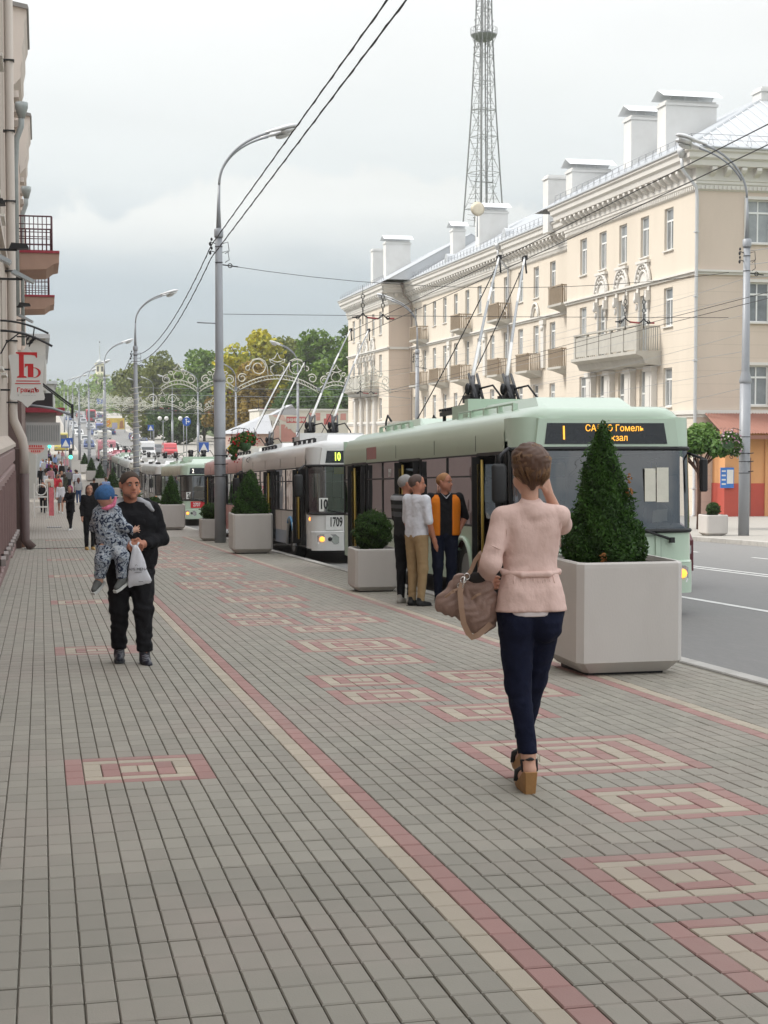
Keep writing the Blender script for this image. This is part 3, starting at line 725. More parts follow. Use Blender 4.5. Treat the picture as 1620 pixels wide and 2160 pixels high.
# big rain pipe at the corner with an elbow round the plinth
m = MB(); Yp = 41.5
m.tube([(.16, Yp, 15), (.16, Yp, 2.2), (.18, Yp, 1.95), (.40, Yp, 1.45), (.43, Yp, 1.2), (.43, Yp, .55)], .115, 12); m.build('rain_pipe', M_lt, lb)
m = MB(); m.tube([(.43, Yp, .56), (.43, Yp, g(Yp)+.25), (.62, Yp-.05, g(Yp)+.03)], .125, 12); m.build('pipe_foot', mat('dark brown pipe', (.12, .08, .075), .55), lb)
for z in (13, 11.2, 9.4, 7.6, 5.8, 4.0, 2.4): MB().box(.0, .3, Yp-.13, Yp+.13, z, z+.035).build('pipe_clamp', M_dark, lb)
MB().box(.14, .33, 42.2, 43.0, -2.6, 1.2).build('corner_pier', mat('dark brown door panel', (.10, .065, .055), .6), lb)
MB().box(.33, .42, 42.5, 42.6, g(42), .95).build('door_edge', mat('rusty brown edge', (.20, .10, .065), .6), lb)
MB().box(.0, .1, -18, 43, 5.9, 6.05).build('belt_course', M_lt, lb)
# small floodlights on brackets
M_fl = mat('floodlight underside', (.42, .45, .47), .4)
def flood(y, z, L=.6, up=True):
    o = thing('floodlight', '', 'floodlight', (-.85, y, z), 0, 'floodlights on the wall of the corner building')
    m = MB(); m.box(.0, L-.2, -.03, .03, -.02, .02); m.tube([(.02, 0, 0), (.02, 0, -.25)], .02, 5); m.build('bracket', M_dark, o)
    m = MB()
    if up: m.prism([(L-.35, .0), (L+.02, .03), (L-.02, .1), (L-.3, .12)], 'y', -.16, .16); m.build('housing', M_black, o)
    else: m.prism([(L-.42, .12), (L, -.08), (L+.03, -.03), (L-.35, .17)], 'y', -.2, .2); m.build('housing', M_fl, o)
    return o
FL = [(24, 5.0, .36, 1, 'upper dark floodlight nearest on the beige wall'), (24.6, 4.28, .42, 0, 'pale tilted floodlight just below the nearest dark one'), (30, 5.05, .66, 1, 'dark floodlight level with the pale pipe clamp, second along the wall'), (31, 4.6, .75, 0, 'pale tilted floodlight under the second dark one'),
      (46, 6.05, .55, 1, 'upper small dark floodlight beyond the drainpipe'), (46.5, 5.3, .6, 1, 'lower small dark floodlight beyond the drainpipe'), (47, 4.95, .66, 0, 'upper pale floodlight beyond the drainpipe under the balconies'), (47.6, 4.5, .7, 0, 'lowest pale floodlight beyond the drainpipe above the sign bracket')]
for y, z, L, u, lab in FL: tag(flood(y, z, L, u), lab)
# ornamental arm and hanging shop sign
sb = thing('sign_bracket', 'curved double metal arm with brace fixed to the wall above the hanging sign', 'bracket', (-.85, 35, 0))
def arc(x0, x1, z0, dz, n=9): return [(x0+(x1-x0)*i/n, 0, z0-dz*(i/n)**2) for i in range(n+1)]
m = MB(); m.tube(arc(0.02, 1.05, 4.08, .27), .025, 6); m.build('arm', M_dark, sb)
m = MB(); m.tube(arc(0.02, 1.13, 3.86, .33), .028, 6); m.tube([(.75, 0, 3.96), (.72, 0, 3.72)], .014, 5); m.build('arm', M_dark, sb)
MB().tube([(.02, 0, 3.35), (.15, 0, 3.6), (.45, 0, 3.83)], .016, 5).build('brace', M_dark, sb)
M_sign = mat('white acrylic sign', (.68, .67, .64), .25, 0, .03, 2, coat=.3); M_red = mat('sign red', (.55, .015, .02), .4, 0, .03)
sg = thing('hanging_sign', 'white shield-shaped shop sign with large red monogram', 'shop sign', (-.27, 35.2, 2.85))
prof = [(0, .70), (.06, .62), (.12, .55), (.24, .50), (.36, .50), (.40, .47), (.38, .35), (.345, .1), (.335, -.1), (.35, -.3), (.38, -.45), (.36, -.5), (.2, -.51), (.12, -.55), (.06, -.62), (0, -.67)]
pl = prof+[(-x, z) for x, z in reversed(prof[1:-1])]
m = MB(); m.prism(pl, 'y', 0, .12); m.build('sign_panel', M_sign, sg)
def gl(*pts): return [((x-266)*.00263, (1769-y)*.00263) for x, y in pts]
def glyph(nm, polys, y=-.006):
    m = MB()
    for p in polys: m.prism(gl(*p), 'y', y, -.001)
    return m.build(nm, M_red, sg)
glyph('letter', [[(175, 1558), (350, 1558), (350, 1604), (341, 1604), (332, 1586), (300, 1581), (240, 1580), (240, 1756), (262, 1764), (262, 1773), (182, 1773), (182, 1764), (200, 1756), (200, 1578), (175, 1569)]])
glyph('letter', [[(247, 1655), (318, 1655), (318, 1768), (272, 1768), (272, 1672), (258, 1676), (247, 1694)]]+[[(318+(40*math.cos(a)), 1729-(40*math.sin(a))), (318+(40*math.cos(b_)), 1729-(40*math.sin(b_))), (318+62*math.cos(b_), 1729-44*math.sin(b_)), (318+62*math.cos(a), 1729-44*math.sin(a))] for a, b_ in zip(np.linspace(-1.57, 1.57, 9)[:-1], np.linspace(-1.57, 1.57, 9)[1:])], -.008)
for y_, w_ in ((1800, 97), (1822, 105)): glyph('underline', [[(272-w_, y_-4), (272+w_, y_-4), (272+w_, y_+4), (272-w_, y_+4)]])
text('ГрандЪ', .135, M_red, sg, (.015, -.004, -.285), FRONT, bold=.003, sx=.95); text('2', .05, M_dark, sg, (-.2, -.004, -.40), FRONT)
for i in range(5): MB().box(-.1+i*.06, -.06+i*.06, -.004, -.001, -.405, -.395).build('print_line', mat('faint print', (.5, .47, .46), .6), sg)
m = MB(); m.tube([(0.05, .06, .68), (.1, .06, .82), (.14, .06, .9)], .015, 5)
for q in range(7): m.tube([(.09+.1*math.cos(a+q), .06, .82+.09*math.sin(a+q*1.3)) for a in np.linspace(0, 3.2, 6)], .009, 4)
m.build('scroll_hook', M_dark, sg)
for z in (.15, -.3): MB().box(-.6, -.37, .03, .08, z, z+.04).build('wall_fixing', M_dark, sg)
# farther left buildings: bays with balconies and heavy cornices
def far_bay(Y0, Y1, lab, zb, nm='balcony_building'):
    b = thing(nm, lab, 'building', (-.85, Y0, 0))
    L = Y1-Y0
    MB().box(-12, 0, 0, L, -3.4, 15.0).build('wall', wallmat('pinkish plaster', (.52, .42, .36)), b)
    m = MB(); m.prism([(0, 14.6), (.28, 14.9), (.28, 15.3), (.34, 15.5), (.34, 16.0), (.42, 16.4), (.42, 16.9), (.52, 17.2), (.52, 17.55), (-3, 18.2), (-3, 14.6)], 'y', 0, 6.0); m.build('cornice', M_lt, b)
    m = MB(); m.prism([(-3, 18.2), (.56, 17.58), (.60, 17.45), (.55, 17.42), (-3, 18.05)], 'y', -.15, 6.2); m.build('eave', mat('dark eave', (.2, .19, .18), .6), b)
    z = 14.5
    m = MB()
    for q in range(5): m.box(.0, .2-.02*q, .1, 1.2, z-.3-.55*q, z-.05-.55*q)
    m.build('keystones', M_lt, b)
    bw = 1.62
    m = MB(); m.prism([(0, zb-.75), (1.15, zb-.7), (1.42, zb-.5), (bw, zb-.45), (bw, zb-.1), (0, zb-.1)], 'y', .4, 4.4); m.build('balcony_slab', mat('terracotta slab', (.40, .26, .20), .85, 0, .08, 3, dirt=.3), b)
    m = MB(); m.box(0, bw+.02, .35, 4.45, zb-.096, zb); m.build('slab_edge', mat('crimson flashing', (.33, .03, .05), .5), b)
    M_r = mat('maroon iron', (.10, .035, .045), .5)
    X = 1.36
    for s in (.5, 4.3):
        m = MB()
        for i in range(9): m.tube([(.05+i*X/8.5, s, zb), (.05+i*X/8.5, s, zb+1.3)], .017, 4)
        for zz1 in (.22, .45, .7, 1.0): m.tube([(0, s, zb+zz1), (X, s, zb+zz1)], .017, 4)
        m.tube([(0, s, zb+1.3), (X, s, zb+1.3)], .03, 4); m.tube([(X, s, zb), (X, s, zb+1.3)], .034, 4); m.build('balcony_railing', M_r, b)
    m = MB()
    for i in range(16): m.tube([(X, .5+i*.2533, zb), (X, .5+i*.2533, zb+1.3)], .015, 4)
    for zz1 in (.22, .45, .7, 1.0, 1.3): m.tube([(X, .5, zb+zz1), (X, 4.3, zb+zz1)], .018, 4)
    m.build('balcony_railing', M_r, b)
    m = MB(); m.tube([(.30, -.5, 13.4), (.28, -.5, 13.0), (.1, -.5, 12.5), (.05, -.5, 11.5), (.05, -.5, 6)], .11, 8); m.lathe([(.12, 0), (.24, .4), (.24, .58)], 10, (.30, -.5, 13.3)); m.build('rain_pipe', mat('grey green pipe', (.30, .33, .33), .5), b)
    m = MB(); m.box(0, .12, 4.5, 5.8, -2, 5.0); m.build('pilaster', M_lt, b)
    return b
far_bay(60, 78, 'beige house with the larger maroon-railed balcony high beyond the drainpipe', 8.55); far_bay(80, 104, 'beige house behind with the second smaller-looking maroon balcony', 8.62)
sh = thing('shop_front', 'low white shop front with red-edged canopy just past the wall corner', 'shop', (-.85, 44, 0))
MB().box(-10, .35, 0, 16, -2.6, 3.0).build('wall', mat('brown shop front', (.17, .112, .10), .6, 0, .08), sh)
MB().box(-10, -.02, .1, 15.9, 3.0, 14.0).build('upper_wall', wallmat('pinkish plaster', (.52, .42, .36)), sh)
m = MB(); m.box(.35, 1.55, 12, 22, 1.2, 2.0); m.build('canopy', mat('white canopy', (.60, .60, .58), .6, 0, .04), sh)
for i in range(14): MB().box(.40+i*.082, .45+i*.082, 11.96, 11.998, 1.35, 1.9).build('canopy_slat', mat('canopy slat grey', (.42, .43, .42), .6), sh)
m = MB(); m.box(.35, 1.70, 11.7, 22.1, 2.35, 2.52); m.build('canopy_edge', mat('crimson flashing', (.33, .03, .05), .5), sh)
m = MB(); m.box(.35, 1.4, 12.1, 22, 2.0, 2.35); m.build('canopy_top', mat('white shop wall', (.45, .43, .40), .8, 0, .05), sh)
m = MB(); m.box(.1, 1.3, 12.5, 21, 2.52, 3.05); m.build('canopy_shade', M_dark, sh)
aw = thing('awning_frame', 'dark triangular awning frame reaching over the pavement beyond the sign', 'awning frame', (-.6, 51, 0))
m = MB(); m.tube([(0.0, 0, 3.75), (1.62, 0, 2.5)], .03, 5); m.tube([(0.06, 0, 3.65), (1.62, 0, 2.42)], .02, 5); m.build('strut', M_dark, aw)
m = MB(); m.tube([(0.0, 0, 2.55), (1.0, 0, 2.42), (1.62, 0, 2.2)], .045, 5); m.build('strut', M_gal, aw); MB().box(1.58, 1.66, -.04, .04, 2.1, 2.56).build('end_post', M_dark, aw)
# distant left blocks
for (y0, y1, x, z1, lab, c) in ((110, 150, .42, 8.2, 'pale grey block behind the second balcony house on the pavement side', (.5, .5, .48)), (165, 230, 1.5, 6.8, 'lower grey block standing farther down the pavement side', (.42, .42, .41))):
    b = thing('town_block', lab, 'building', (x, y0, 0)); MB().box(-14, -.75, 0, y1-y0, -4, z1-3.6).build('lower_wall', wallmat('block %s' % z1, c), b); MB().box(-14, 0, 0, y1-y0, z1-3.6, z1).build('wall', wallmat('block %s' % z1, c), b); MB().box(-14, .3, -.3, y1-y0, z1, z1+.3).build('roof', M_roof, b)
    for k in range(int((y1-y0)/4)): window(b, 'b', 1.4, 1.6, (.02, 2+k*4, z1-3), math.pi/2, False)
    for k in range(3): window(b, 'a', 1.1, 1.6, (-2-k*3, -.03, z1-3), 0, False)
# ================================================================== VEGETATION
nr = np.random.default_rng(5)
def leaves(name, C, N, size, m, parent, tone, jitter=.6, asp=1.0, up=0.0):
    """one quad per leaf clump: centres C, outward normals N"""
    n = len(C); N = N+nr.normal(0, jitter, (n, 3)); N /= np.linalg.norm(N, axis=1)[:, None]+1e-9
    A = nr.normal(0, 1, (n, 3)); A[:, 2] += up; U = np.cross(N, A); U /= np.linalg.norm(U, axis=1)[:, None]+1e-9
    Vv = np.cross(N, U); s = (size*nr.uniform(.6, 1.35, n))[:, None]
    P = np.stack([C-U*s*.5*asp, C-Vv*s*.5-U*s*.02, C+U*s*.5*asp, C+Vv*s*.62], axis=1).reshape(-1, 3)
    F = np.arange(4*n).reshape(n, 4)
    return link(name, np_mesh(name, P, F, m, tone=tone), parent)
def blob_cloud(blobs, n, zsq=1.0):
    """points on and in a set of lumps: returns centres, normals, depth"""
    B = np.array(blobs); w = B[:, 3]**2; idx = nr.choice(len(B), n, p=w/w.sum())
    d = nr.normal(0, 1, (n, 3)); d /= np.linalg.norm(d, axis=1)[:, None]
    r = nr.uniform(.55, 1.03, n)**.6
    C = B[idx, :3]+d*B[idx, 3][:, None]*r[:, None]*np.array([1, 1, zsq])
    return C, d, r, idx
LG = [leafmat('dark green leaves', (.04, .085, .022), (.11, .18, .04)), leafmat('mid green leaves', (.07, .14, .025), (.21, .31, .05)), leafmat('yellowing leaves', (.20, .23, .03), (.70, .58, .035)), leafmat('russet leaves', (.15, .11, .025), (.40, .27, .05)), leafmat('olive leaves', (.09, .12, .035), (.27, .29, .075))]
M_bark = mat('bark', (.085, .07, .055), .9, 0, .2, 6, bump=.4)
def tree(x, y, h, w, mi, lab, n=5000, seed=1, size=.55, dens=1.0, cat='tree', group='trees behind the street', crown0=.22):
    global nr; nr = np.random.default_rng(seed); z0 = g(y)-.2
    t = thing('broadleaf_tree', lab, cat, (x, y, z0), 0, group)
    m = MB(); r = h*.022
    m.tube([(0, 0, -.3), (0, 0, h*.25), (.1, .1, h*.5), (0, 0, h*.8)], [r*1.3, r, r*.7, r*.2], 7)
    for k in range(6):
        a = k*1.05+seed; m.tube([(0, 0, h*(.25+.06*k)), (w*.2*math.cos(a), w*.2*math.sin(a), h*(.42+.06*k)), (w*.4*math.cos(a), w*.4*math.sin(a), h*(.5+.07*k))], [r*.6, r*.4, r*.12], 5)
    m.build('trunk', M_bark, t)
    bl = []
    for k in range(int(26*dens)):
        a = nr.uniform(0, 6.28); f = nr.uniform(crown0, 1.0); rr = w*.5*math.sin(min(1, max(.15, (f-crown0)/(1-crown0)*.98))*math.pi*.93+.12)**.65*nr.uniform(.35, 1)
        s = w*nr.uniform(.11, .22); bl.append((rr*math.cos(a), rr*math.sin(a), h*(crown0+(f-crown0)*.93), s))
    C, d, rr_, idx = blob_cloud(bl, n)
    bt = nr.uniform(0, 1, len(bl))[idx]
    tone = np.clip(.15+.5*bt+.25*nr.uniform(-1, 1, n), 0, 1)
    leaves('crown', C, d, size, LG[mi], t, tone, 1.0)
    return t
def conifer_planted(parent, h, w, n, size, seed, base=.0, round_=False):
    """clipped thuja cone or round bush made of small sprays over a dark core"""
    global nr; nr = np.random.default_rng(seed)
    m = MB()
    nl = 9
    ctr = [(nr.uniform(-.06, .06)*w, nr.uniform(-.06, .06)*w) for _ in range(nl+1)]
    if round_: prof = [(w*.5*math.sqrt(max(0, 1-((i/nl)*2-1)**2))*.84+.01, h*(.5+.5*((i/nl)*2-1)*.88)) for i in range(nl+1)]
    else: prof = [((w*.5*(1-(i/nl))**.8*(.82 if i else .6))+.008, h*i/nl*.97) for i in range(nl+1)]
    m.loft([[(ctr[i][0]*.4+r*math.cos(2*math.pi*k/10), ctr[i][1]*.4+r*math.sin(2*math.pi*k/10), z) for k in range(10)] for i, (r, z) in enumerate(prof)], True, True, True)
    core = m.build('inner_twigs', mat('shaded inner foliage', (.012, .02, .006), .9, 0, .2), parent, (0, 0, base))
    a = nr.uniform(0, 2*math.pi, n)
    lump = lambda a, t: 1+.09*np.sin(a*3+t*9+seed)+.07*np.sin(a*5-t*14+seed*2)+.05*np.sin(a*8+t*25)
    if round_:
        u = nr.uniform(-.92, 1, n); r = w*.5*np.sqrt(1-u*u)*lump(a, u)*nr.uniform(.86, 1.05, n); z = h*(.5+.5*u)
        N = np.stack([np.cos(a)*np.sqrt(1-u*u), np.sin(a)*np.sqrt(1-u*u), u], 1); t = (u+1)/2
    else:
        t = 1-np.sqrt(nr.uniform(0, 1, n)); r = w*.5*(1-t)**.8*lump(a, t)*nr.uniform(.84, 1.06, n)+nr.uniform(0, .012, n); z = h*t
        r *= np.clip(.80+t*2.6, 0, 1); N = np.stack([np.cos(a), np.sin(a), np.full(n, .35)], 1)
    C = np.stack([r*np.cos(a), r*np.sin(a), z+base], 1)
    tone = np.clip(.35+.3*np.sin(a*4+t*17+seed)*nr.uniform(.3, 1, n)+nr.uniform(-.3, .35, n)+.15*t, 0, 1)
    L = leaves('foliage', C, N, size, leafmat('thuja sprays', (.018, .045, .010), (.065, .15, .026)) if not round_ else leafmat('juniper sprays', (.018, .045, .01), (.07, .14, .03)), parent, tone, .75, .42, 0.0)
    # twig tips breaking the outline
    k = n//10; j = nr.choice(n, k, replace=False); C2 = C[j]+N[j]*nr.uniform(.0, .055, k)[:, None]*(w/.7); leaves('sprigs', C2, np.cross(N[j], nr.normal(0, 1, (k, 3))), size*1.15, L.data.materials[0], parent, np.clip(tone[j]+.2, 0, 1), .3, .3)
M_plant = mat('cast concrete planter', (.60, .57, .54), .85, 0, .04, 3.5, bump=.12, bscale=90, dirt=.34, dcol=(.42, .39, .355), stretch=(1, 1, .35))
M_soil = mat('soil', (.05, .038, .028), .95, 0, .2)
def planter(X, Y, s, h, lab, plantlab, kind, ph, pw, n, seed, group, size, yaw=0):
    o = thing('planter', lab, 'planter', (X, Y, g(Y)), yaw, group, 0)
    m = MB(); b = s*.055; hs = s/2
    def ring(z, i, c=b): return [(-hs+i+c, -hs+i, z), (hs-i-c, -hs+i, z), (hs-i, -hs+i+c, z), (hs-i, hs-i-c, z), (hs-i-c, hs-i, z), (-hs+i+c, hs-i, z), (-hs+i, hs-i-c, z), (-hs+i, -hs+i+c, z)]
    t = .035
    m.loft([ring(h*.035, s*.10, b*.8), ring(h*.135, 0), ring(h-.045, 0), ring(h-.015, .002), ring(h, .015), ring(h, t), ring(h-.07, t+.01)], True, False); m.v += ring(h*.035, s*.10, b*.8); m.f.append(tuple(range(len(m.v)-8, len(m.v)))); m.m.append(0); m.sm.append(False)
    m.build('box', M_plant, o)
    MB().box(-hs*.72, hs*.72, -hs*.72, hs*.72, -.05, h*.036).build('foot', M_dark, o)
    MB().box(-hs+t+.012, hs-t-.012, -hs+t+.012, hs-t-.012, h-.09, h-.045).build('soil', M_soil, o)
    p = thing('thuja' if kind == 't' else 'round_bush', plantlab, 'shrub', (X-(.09 if n > 8000 else 0), Y, g(Y)+h-.05), yaw, 'clipped thujas in planters' if kind == 't' else 'round bushes in planters')
    MB().tube([(0, 0, -.05), (0, 0, ph*.5)], .02, 5).build('stem', M_bark, p)
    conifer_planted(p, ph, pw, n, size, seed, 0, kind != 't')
    if kind == 't' and n > 8000: # flopped lower lobe seen on the road side
        global nr; nr = np.random.default_rng(77); C, d, r_, i_ = blob_cloud([(.22, -.1, .14, .15), (.27, -.05, .26, .10), (-.22, -.1, .2, .12)], 3500, 1.3); leaves('foliage', C, d, size, leafmat('thuja sprays', (.018, .045, .010), (.065, .15, .026)), p, nr.uniform(.0, .8, 3500), .8, .42)
        C, d, r_, i_ = blob_cloud([(.19, -.15, .62, .03), (.18, -.15, .74, .025), (-.12, -.36, .08, .03)], 60, 1.6); leaves('withered_sprays', C, d, .03, leafmat('withered sprays', (.25, .10, .03), (.42, .19, .06)), p, nr.uniform(0, 1, 60), .8, .5)
GP = 'pale concrete planters along the kerb'
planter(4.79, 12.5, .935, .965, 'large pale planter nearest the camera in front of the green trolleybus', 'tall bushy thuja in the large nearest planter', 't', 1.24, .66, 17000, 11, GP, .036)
planter(4.93, 22.95, .66, .66, 'small pale planter beside the three standing men', 'loose round bush in the small planter beside the three men', 'r', .60, .56, 4200, 12, GP, .045)
planter(4.93, 37.0, .96, .97, 'large pale planter at the foot of the nearest kerbside lamp post', 'dark pointed thuja in the planter by the nearest kerbside lamp post', 't', 1.12, .92, 6500, 13, GP, .05)
planter(4.97, 46.2, .66, .66, 'small pale planter half hidden behind the nearest kerbside lamp post', 'small round bush just behind the nearest kerbside lamp post', 'r', .5, .6, 2200, 14, GP, .06)
planter(4.75, 58.0, .96, .97, 'large pale planter beside the trolleybus showing route 2', 'slim pointed thuja beside the trolleybus showing route 2', 't', 1.15, .78, 3000, 15, GP, .07)
labs = ['small planter behind the father', 'large planter showing over the father\'s shoulder', 'small planter next after the one at the father\'s shoulder', 'large planter in the distant row by the second lamp post', 'small planter by the distant white trolleybuses', 'large planter near the far end of the row', 'small planter close to the far end of the row', 'large planter last but two in the far row', 'small planter next to last in the far row', 'large planter at the very end of the row']
for k in range(10):
    Y = 69+k*10.8; big = k % 2 == 1
    planter(4.9-(.35 if big else 0), Y, .96 if big else .66, .97 if big else .66, labs[k], labs[k].replace('planter', 'bush in the planter' if not big else 'thuja in the planter', 1), 't' if big else 'r', 1.3 if big else .5, .9 if big else .6, 900, 20+k, GP, .11)
planter(20.15, 44.0, .70, .64, 'lone pale planter across the road on the far pavement', 'clipped box ball in the planter across the road', 'r', .42, .42, 1500, 50, 'planter across the road', .05)
# umbrella-crowned small tree behind it
ut = thing('umbrella_tree', 'small umbrella-crowned tree with bright green leaves before the orange entrance', 'tree', (22.35, 50.0, g(50)))
m = MB(); m.tube([(0, 0, -.1), (.02, 0, 1.0), (0, 0, 2.0)], [.085, .07, .075], 8)
for k in range(9):
    a = k*.7; m.tube([(0, 0, 1.95), (.25*math.cos(a), .25*math.sin(a), 2.25), (.62*math.cos(a), .62*math.sin(a), 2.6), (.9*math.cos(a), .9*math.sin(a), 2.85)], [.05, .035, .025, .012], 5)
    m.tube([(.25*math.cos(a), .25*math.sin(a), 2.25), (.5*math.cos(a+.4), .5*math.sin(a+.4), 2.75)], [.03, .012], 4)
m.build('trunk', mat('reddish bark', (.10, .05, .035), .9, 0, .2), ut)
nr = np.random.default_rng(9)
bl = [(r*math.cos(a), r*math.sin(a), 2.85+.45*(1-r/1.2)+nr.uniform(-.1, .2), nr.uniform(.26, .42)) for r, a in [(nr.uniform(0, 1.35), nr.uniform(0, 6.28)) for _ in range(46)]]
C, d, r_, idx = blob_cloud(bl, 9500, .8); leaves('crown', C, d+np.array([0, 0, .5]), .13, leafmat('fresh green leaves', (.045, .11, .02), (.15, .26, .05)), ut, np.clip((C[:, 2]-2.6)*.6+nr.uniform(-.2, .35, len(C)), 0, 1), .6)
# trees in the middle distance: individuals with their own crowns
TL = [(45.5, 262, 17.5, 12, 2, 'tall maple turning bright yellow at the top, behind the nearest lamp post'), (53.5, 270, 16.5, 12, 4, 'olive-gold tree right of the yellow-topped maple'), (60, 255, 16.5, 13, 1, 'fresh green broad tree in the middle of the row behind the mural wall'), (66.5, 250, 17.5, 14, 1, 'tallest mid-green tree rising beside the pale apartment building'),
      (72, 262, 18, 13, 0, 'dark green tree pressed against the far end of the apartment building'), (42, 235, 11.5, 9, 3, 'russet tree behind the trolleybus poles'), (37.5, 300, 17, 11, 1, 'green tree just left of the yellow maple'), (56, 218, 9.5, 9, 0, 'dark low tree above the mural wall'), (64, 216, 10, 10, 0, 'second dark low tree above the mural wall by the apartment building'),
      (31, 262, 9.5, 8, 3, 'small rusty orange tree between the two lamp posts'), (34, 330, 18, 13, 1, 'green rounded tree left of the nearest lamp post'), (26.5, 345, 17.5, 11, 4, 'thinly leaved tree farther left in the row'), (30, 290, 10, 10, 0, 'dark shady tree above the red parked van'), (24, 275, 8, 9, 0, 'dark low tree behind the globe lamps'),
      (22, 380, 15, 11, 4, 'pale thin-crowned tree near the railway tower'), (44, 305, 10, 10, 0, 'deep green tree low in the row behind the arches'), (38, 210, 7.5, 8, 0, 'low dark tree by the grey roof'), (46, 212, 8, 8, 0, 'low dark tree behind the long mural wall'), (75, 225, 15, 12, 0, 'very dark tree at the shaded end of the row'), (50, 214, 8, 7, 1, 'small green tree over the grey roof'), (21, 300, 7, 8, 4, 'low olive tree by the blue van')]
for i, (x, y, h, w, mi, lab) in enumerate(TL):
    if x >= 40: x, h = x*.77, h*1.15
    tree(x, y, h, w, mi, lab, 5200, 30+i, .62 if h > 12 else .5, 1.5)
# distant wooded hill as one mass
C, d, r_, idx = blob_cloud([(nr.uniform(-60, 190), nr.uniform(640, 900), 10+nr.uniform(2, 9), nr.uniform(5, 10)) for _ in range(150)]+[(nr.uniform(-25, 9.0), nr.uniform(420, 640), g(500)+nr.uniform(-3, 3), nr.uniform(2.5, 5)) for _ in range(14)]+[(nr.uniform(26, 80), nr.uniform(400, 640), g(520)+nr.uniform(-3, 6), nr.uniform(4, 7)) for _ in range(34)], 42000)
o = leaves('distant_woods', C, d, 1.5, LG[1], None, nr.uniform(0, 1, len(C)), 1.0); tag(o, 'hazy woods covering the far hill behind the avenue', 'woods', kind='stuff')

# ================================================================== LAMP POSTS
M_lens = mat('lamp lens', (.62, .63, .63), .15, .2, .05)
def lamp_post(X, Y, side, lab, dbl=True, lights=False):
    """side +1: arm reaches toward +X"""
    zg = g(Y); o = thing('street_lamp', lab, 'street lamp', (X, Y, zg), 0, 'street lamps along both kerbs'); UP = 1.52
    m = MB(); m.lathe([(.165, -.15), (.165, 4.62)], 16); m.lathe([(.165, 4.62), (.185, 4.66), (.185, 4.72), (.125, 4.95), (.12, 5.0), (.10, 8.75)], 16)
    m.build('pole', M_gal, o)
    MB().lathe([(.125, 8.72), (.13, 8.76), (.13, 8.95), (.10, 8.97)], 14).build('collar', M_gal, o)
    m = MB(); s = side
    m.tube([(0, 0, 8.95), (0, 0, 9.6), (.02*s, 0, 10.2)], [.075, .05, .036], 8)
    arc_ = []
    for i in range(15):
        t = i/14; a = t*math.pi*.40
        arc_.append((s*(.02+2.05*(1-math.cos(a))*1.02), 0, 10.2+UP*math.sin(a)*.98+t*.12))
    m.tube(arc_, .036, 8)
    ex, ez = arc_[-1][0], arc_[-1][2]
    if dbl: m.tube([(x, .05+.05*i/14*4, z-.02-.004*i) for i, (x, y, z) in enumerate(arc_)][4:], .03, 8)
    m.build('arm', M_gal, o)
    for dy, dz, dx in ((0, 0, 0),)+(((.32, -.10, -.12),) if dbl else ()):
        m = MB(); bx, bz = ex+dx*s, ez+dz
        rr = []
        for t, w_, h_ in ((-.12, .05, .045), (.08, .09, .07), (.3, .11, .09), (.36, .15, .10), (.62, .165, .11), (.80, .12, .07), (.86, .03, .02)):
            rr.append([(bx+s*t, dy+w_*math.cos(2*math.pi*k/12), bz+t*.26+h_*math.sin(2*math.pi*k/12)*(1 if math.sin(2*math.pi*k/12) > 0 else .35)+.02) for k in range(12)])
        m.loft(rr, True, True, True); h = m.build('lamp_head', mat('pale lamp housing', (.62, .63, .64), .4, .1, .04), o)
        m = MB(); m.loft([[(bx+s*(.56+.22*q*math.cos(2*math.pi*k/12)), dy+.13*q*math.sin(2*math.pi*k/12), bz+.14-dz_+.06*q*math.cos(2*math.pi*k/12)) for k in range(12)] for q, dz_ in ((1, .02), (.9, .08), (.5, .12), (.05, .13))], True, True, True); m.build('lens', M_lens, h)
    m = MB()
    for z in (1.9, 2.25, 2.5, 3.0, 8.0, 8.45): m.lathe([(.172 if z < 4 else .112, z), (.172 if z < 4 else .112, z+.02)], 12)
    for z in (2.25, 2.5, 1.95): m.tube([(.05, -.17, z), (.2, -.2, z+.02)], .015, 4)
    m.build('straps', M_dark, o)
    m = MB()
    for z in (8.55, 8.3):
        m.tube([(-.1, 0, z), (-.24, -.02, z+.04), (-.27, -.03, z-.05)], .014, 5); m.ball((-.25, -.03, z-.02), .04, .04, .06, 6, 4); m.ball((-.2, .05, z+.12), .035, .035, .05, 6, 4)
        m.tube([(.1, 0, z), (.26, 0, z+.05), (.3, .04, z-.2), (.18, .02, z-.28)], .011, 5)
    m.tube([(.1, 0, 7.95), (.55, 0, 7.9)], .018, 5); m.tube([(.32+.06*math.cos(a), 0, 7.93+.06*math.sin(a)) for a in np.linspace(0, 6.28, 9)], .014, 5)
    m.build('insulators', M_dark, o)
    return o
LY = [44.3, 84, 125, 166, 207, 248, 290, 335]
nth = ['tallest-looking kerbside lamp post beside the large planter', 'second kerbside lamp post, beyond the father and child', 'third kerbside lamp post down the pavement', 'fourth kerbside lamp post down the pavement', 'fifth kerbside lamp post, small in the distance', 'sixth kerbside lamp post, small in the distance', 'seventh kerbside lamp post on the rise', 'last kerbside lamp post on the rise']
for Y, lab in zip(LY, nth): lamp_post(5.03, Y, 1, lab)
RY = [43.4, 84, 125, 166, 207, 248, 290, 335]
nthr = ['nearest lamp post across the road, before the building corner', 'lamp post across the road standing before the recessed facade', 'lamp post across the road before the dark trees', 'lamp post across the road next to the yellow maple', 'fifth lamp post across the road by the diamond sign', 'sixth lamp post across the road by the globe lamps', 'seventh lamp post across the road on the rise', 'last lamp post across the road on the rise']
for Y, lab in zip(RY, nthr): lamp_post(20.88 if Y < 50 else 20.6, Y, -1, lab, True)
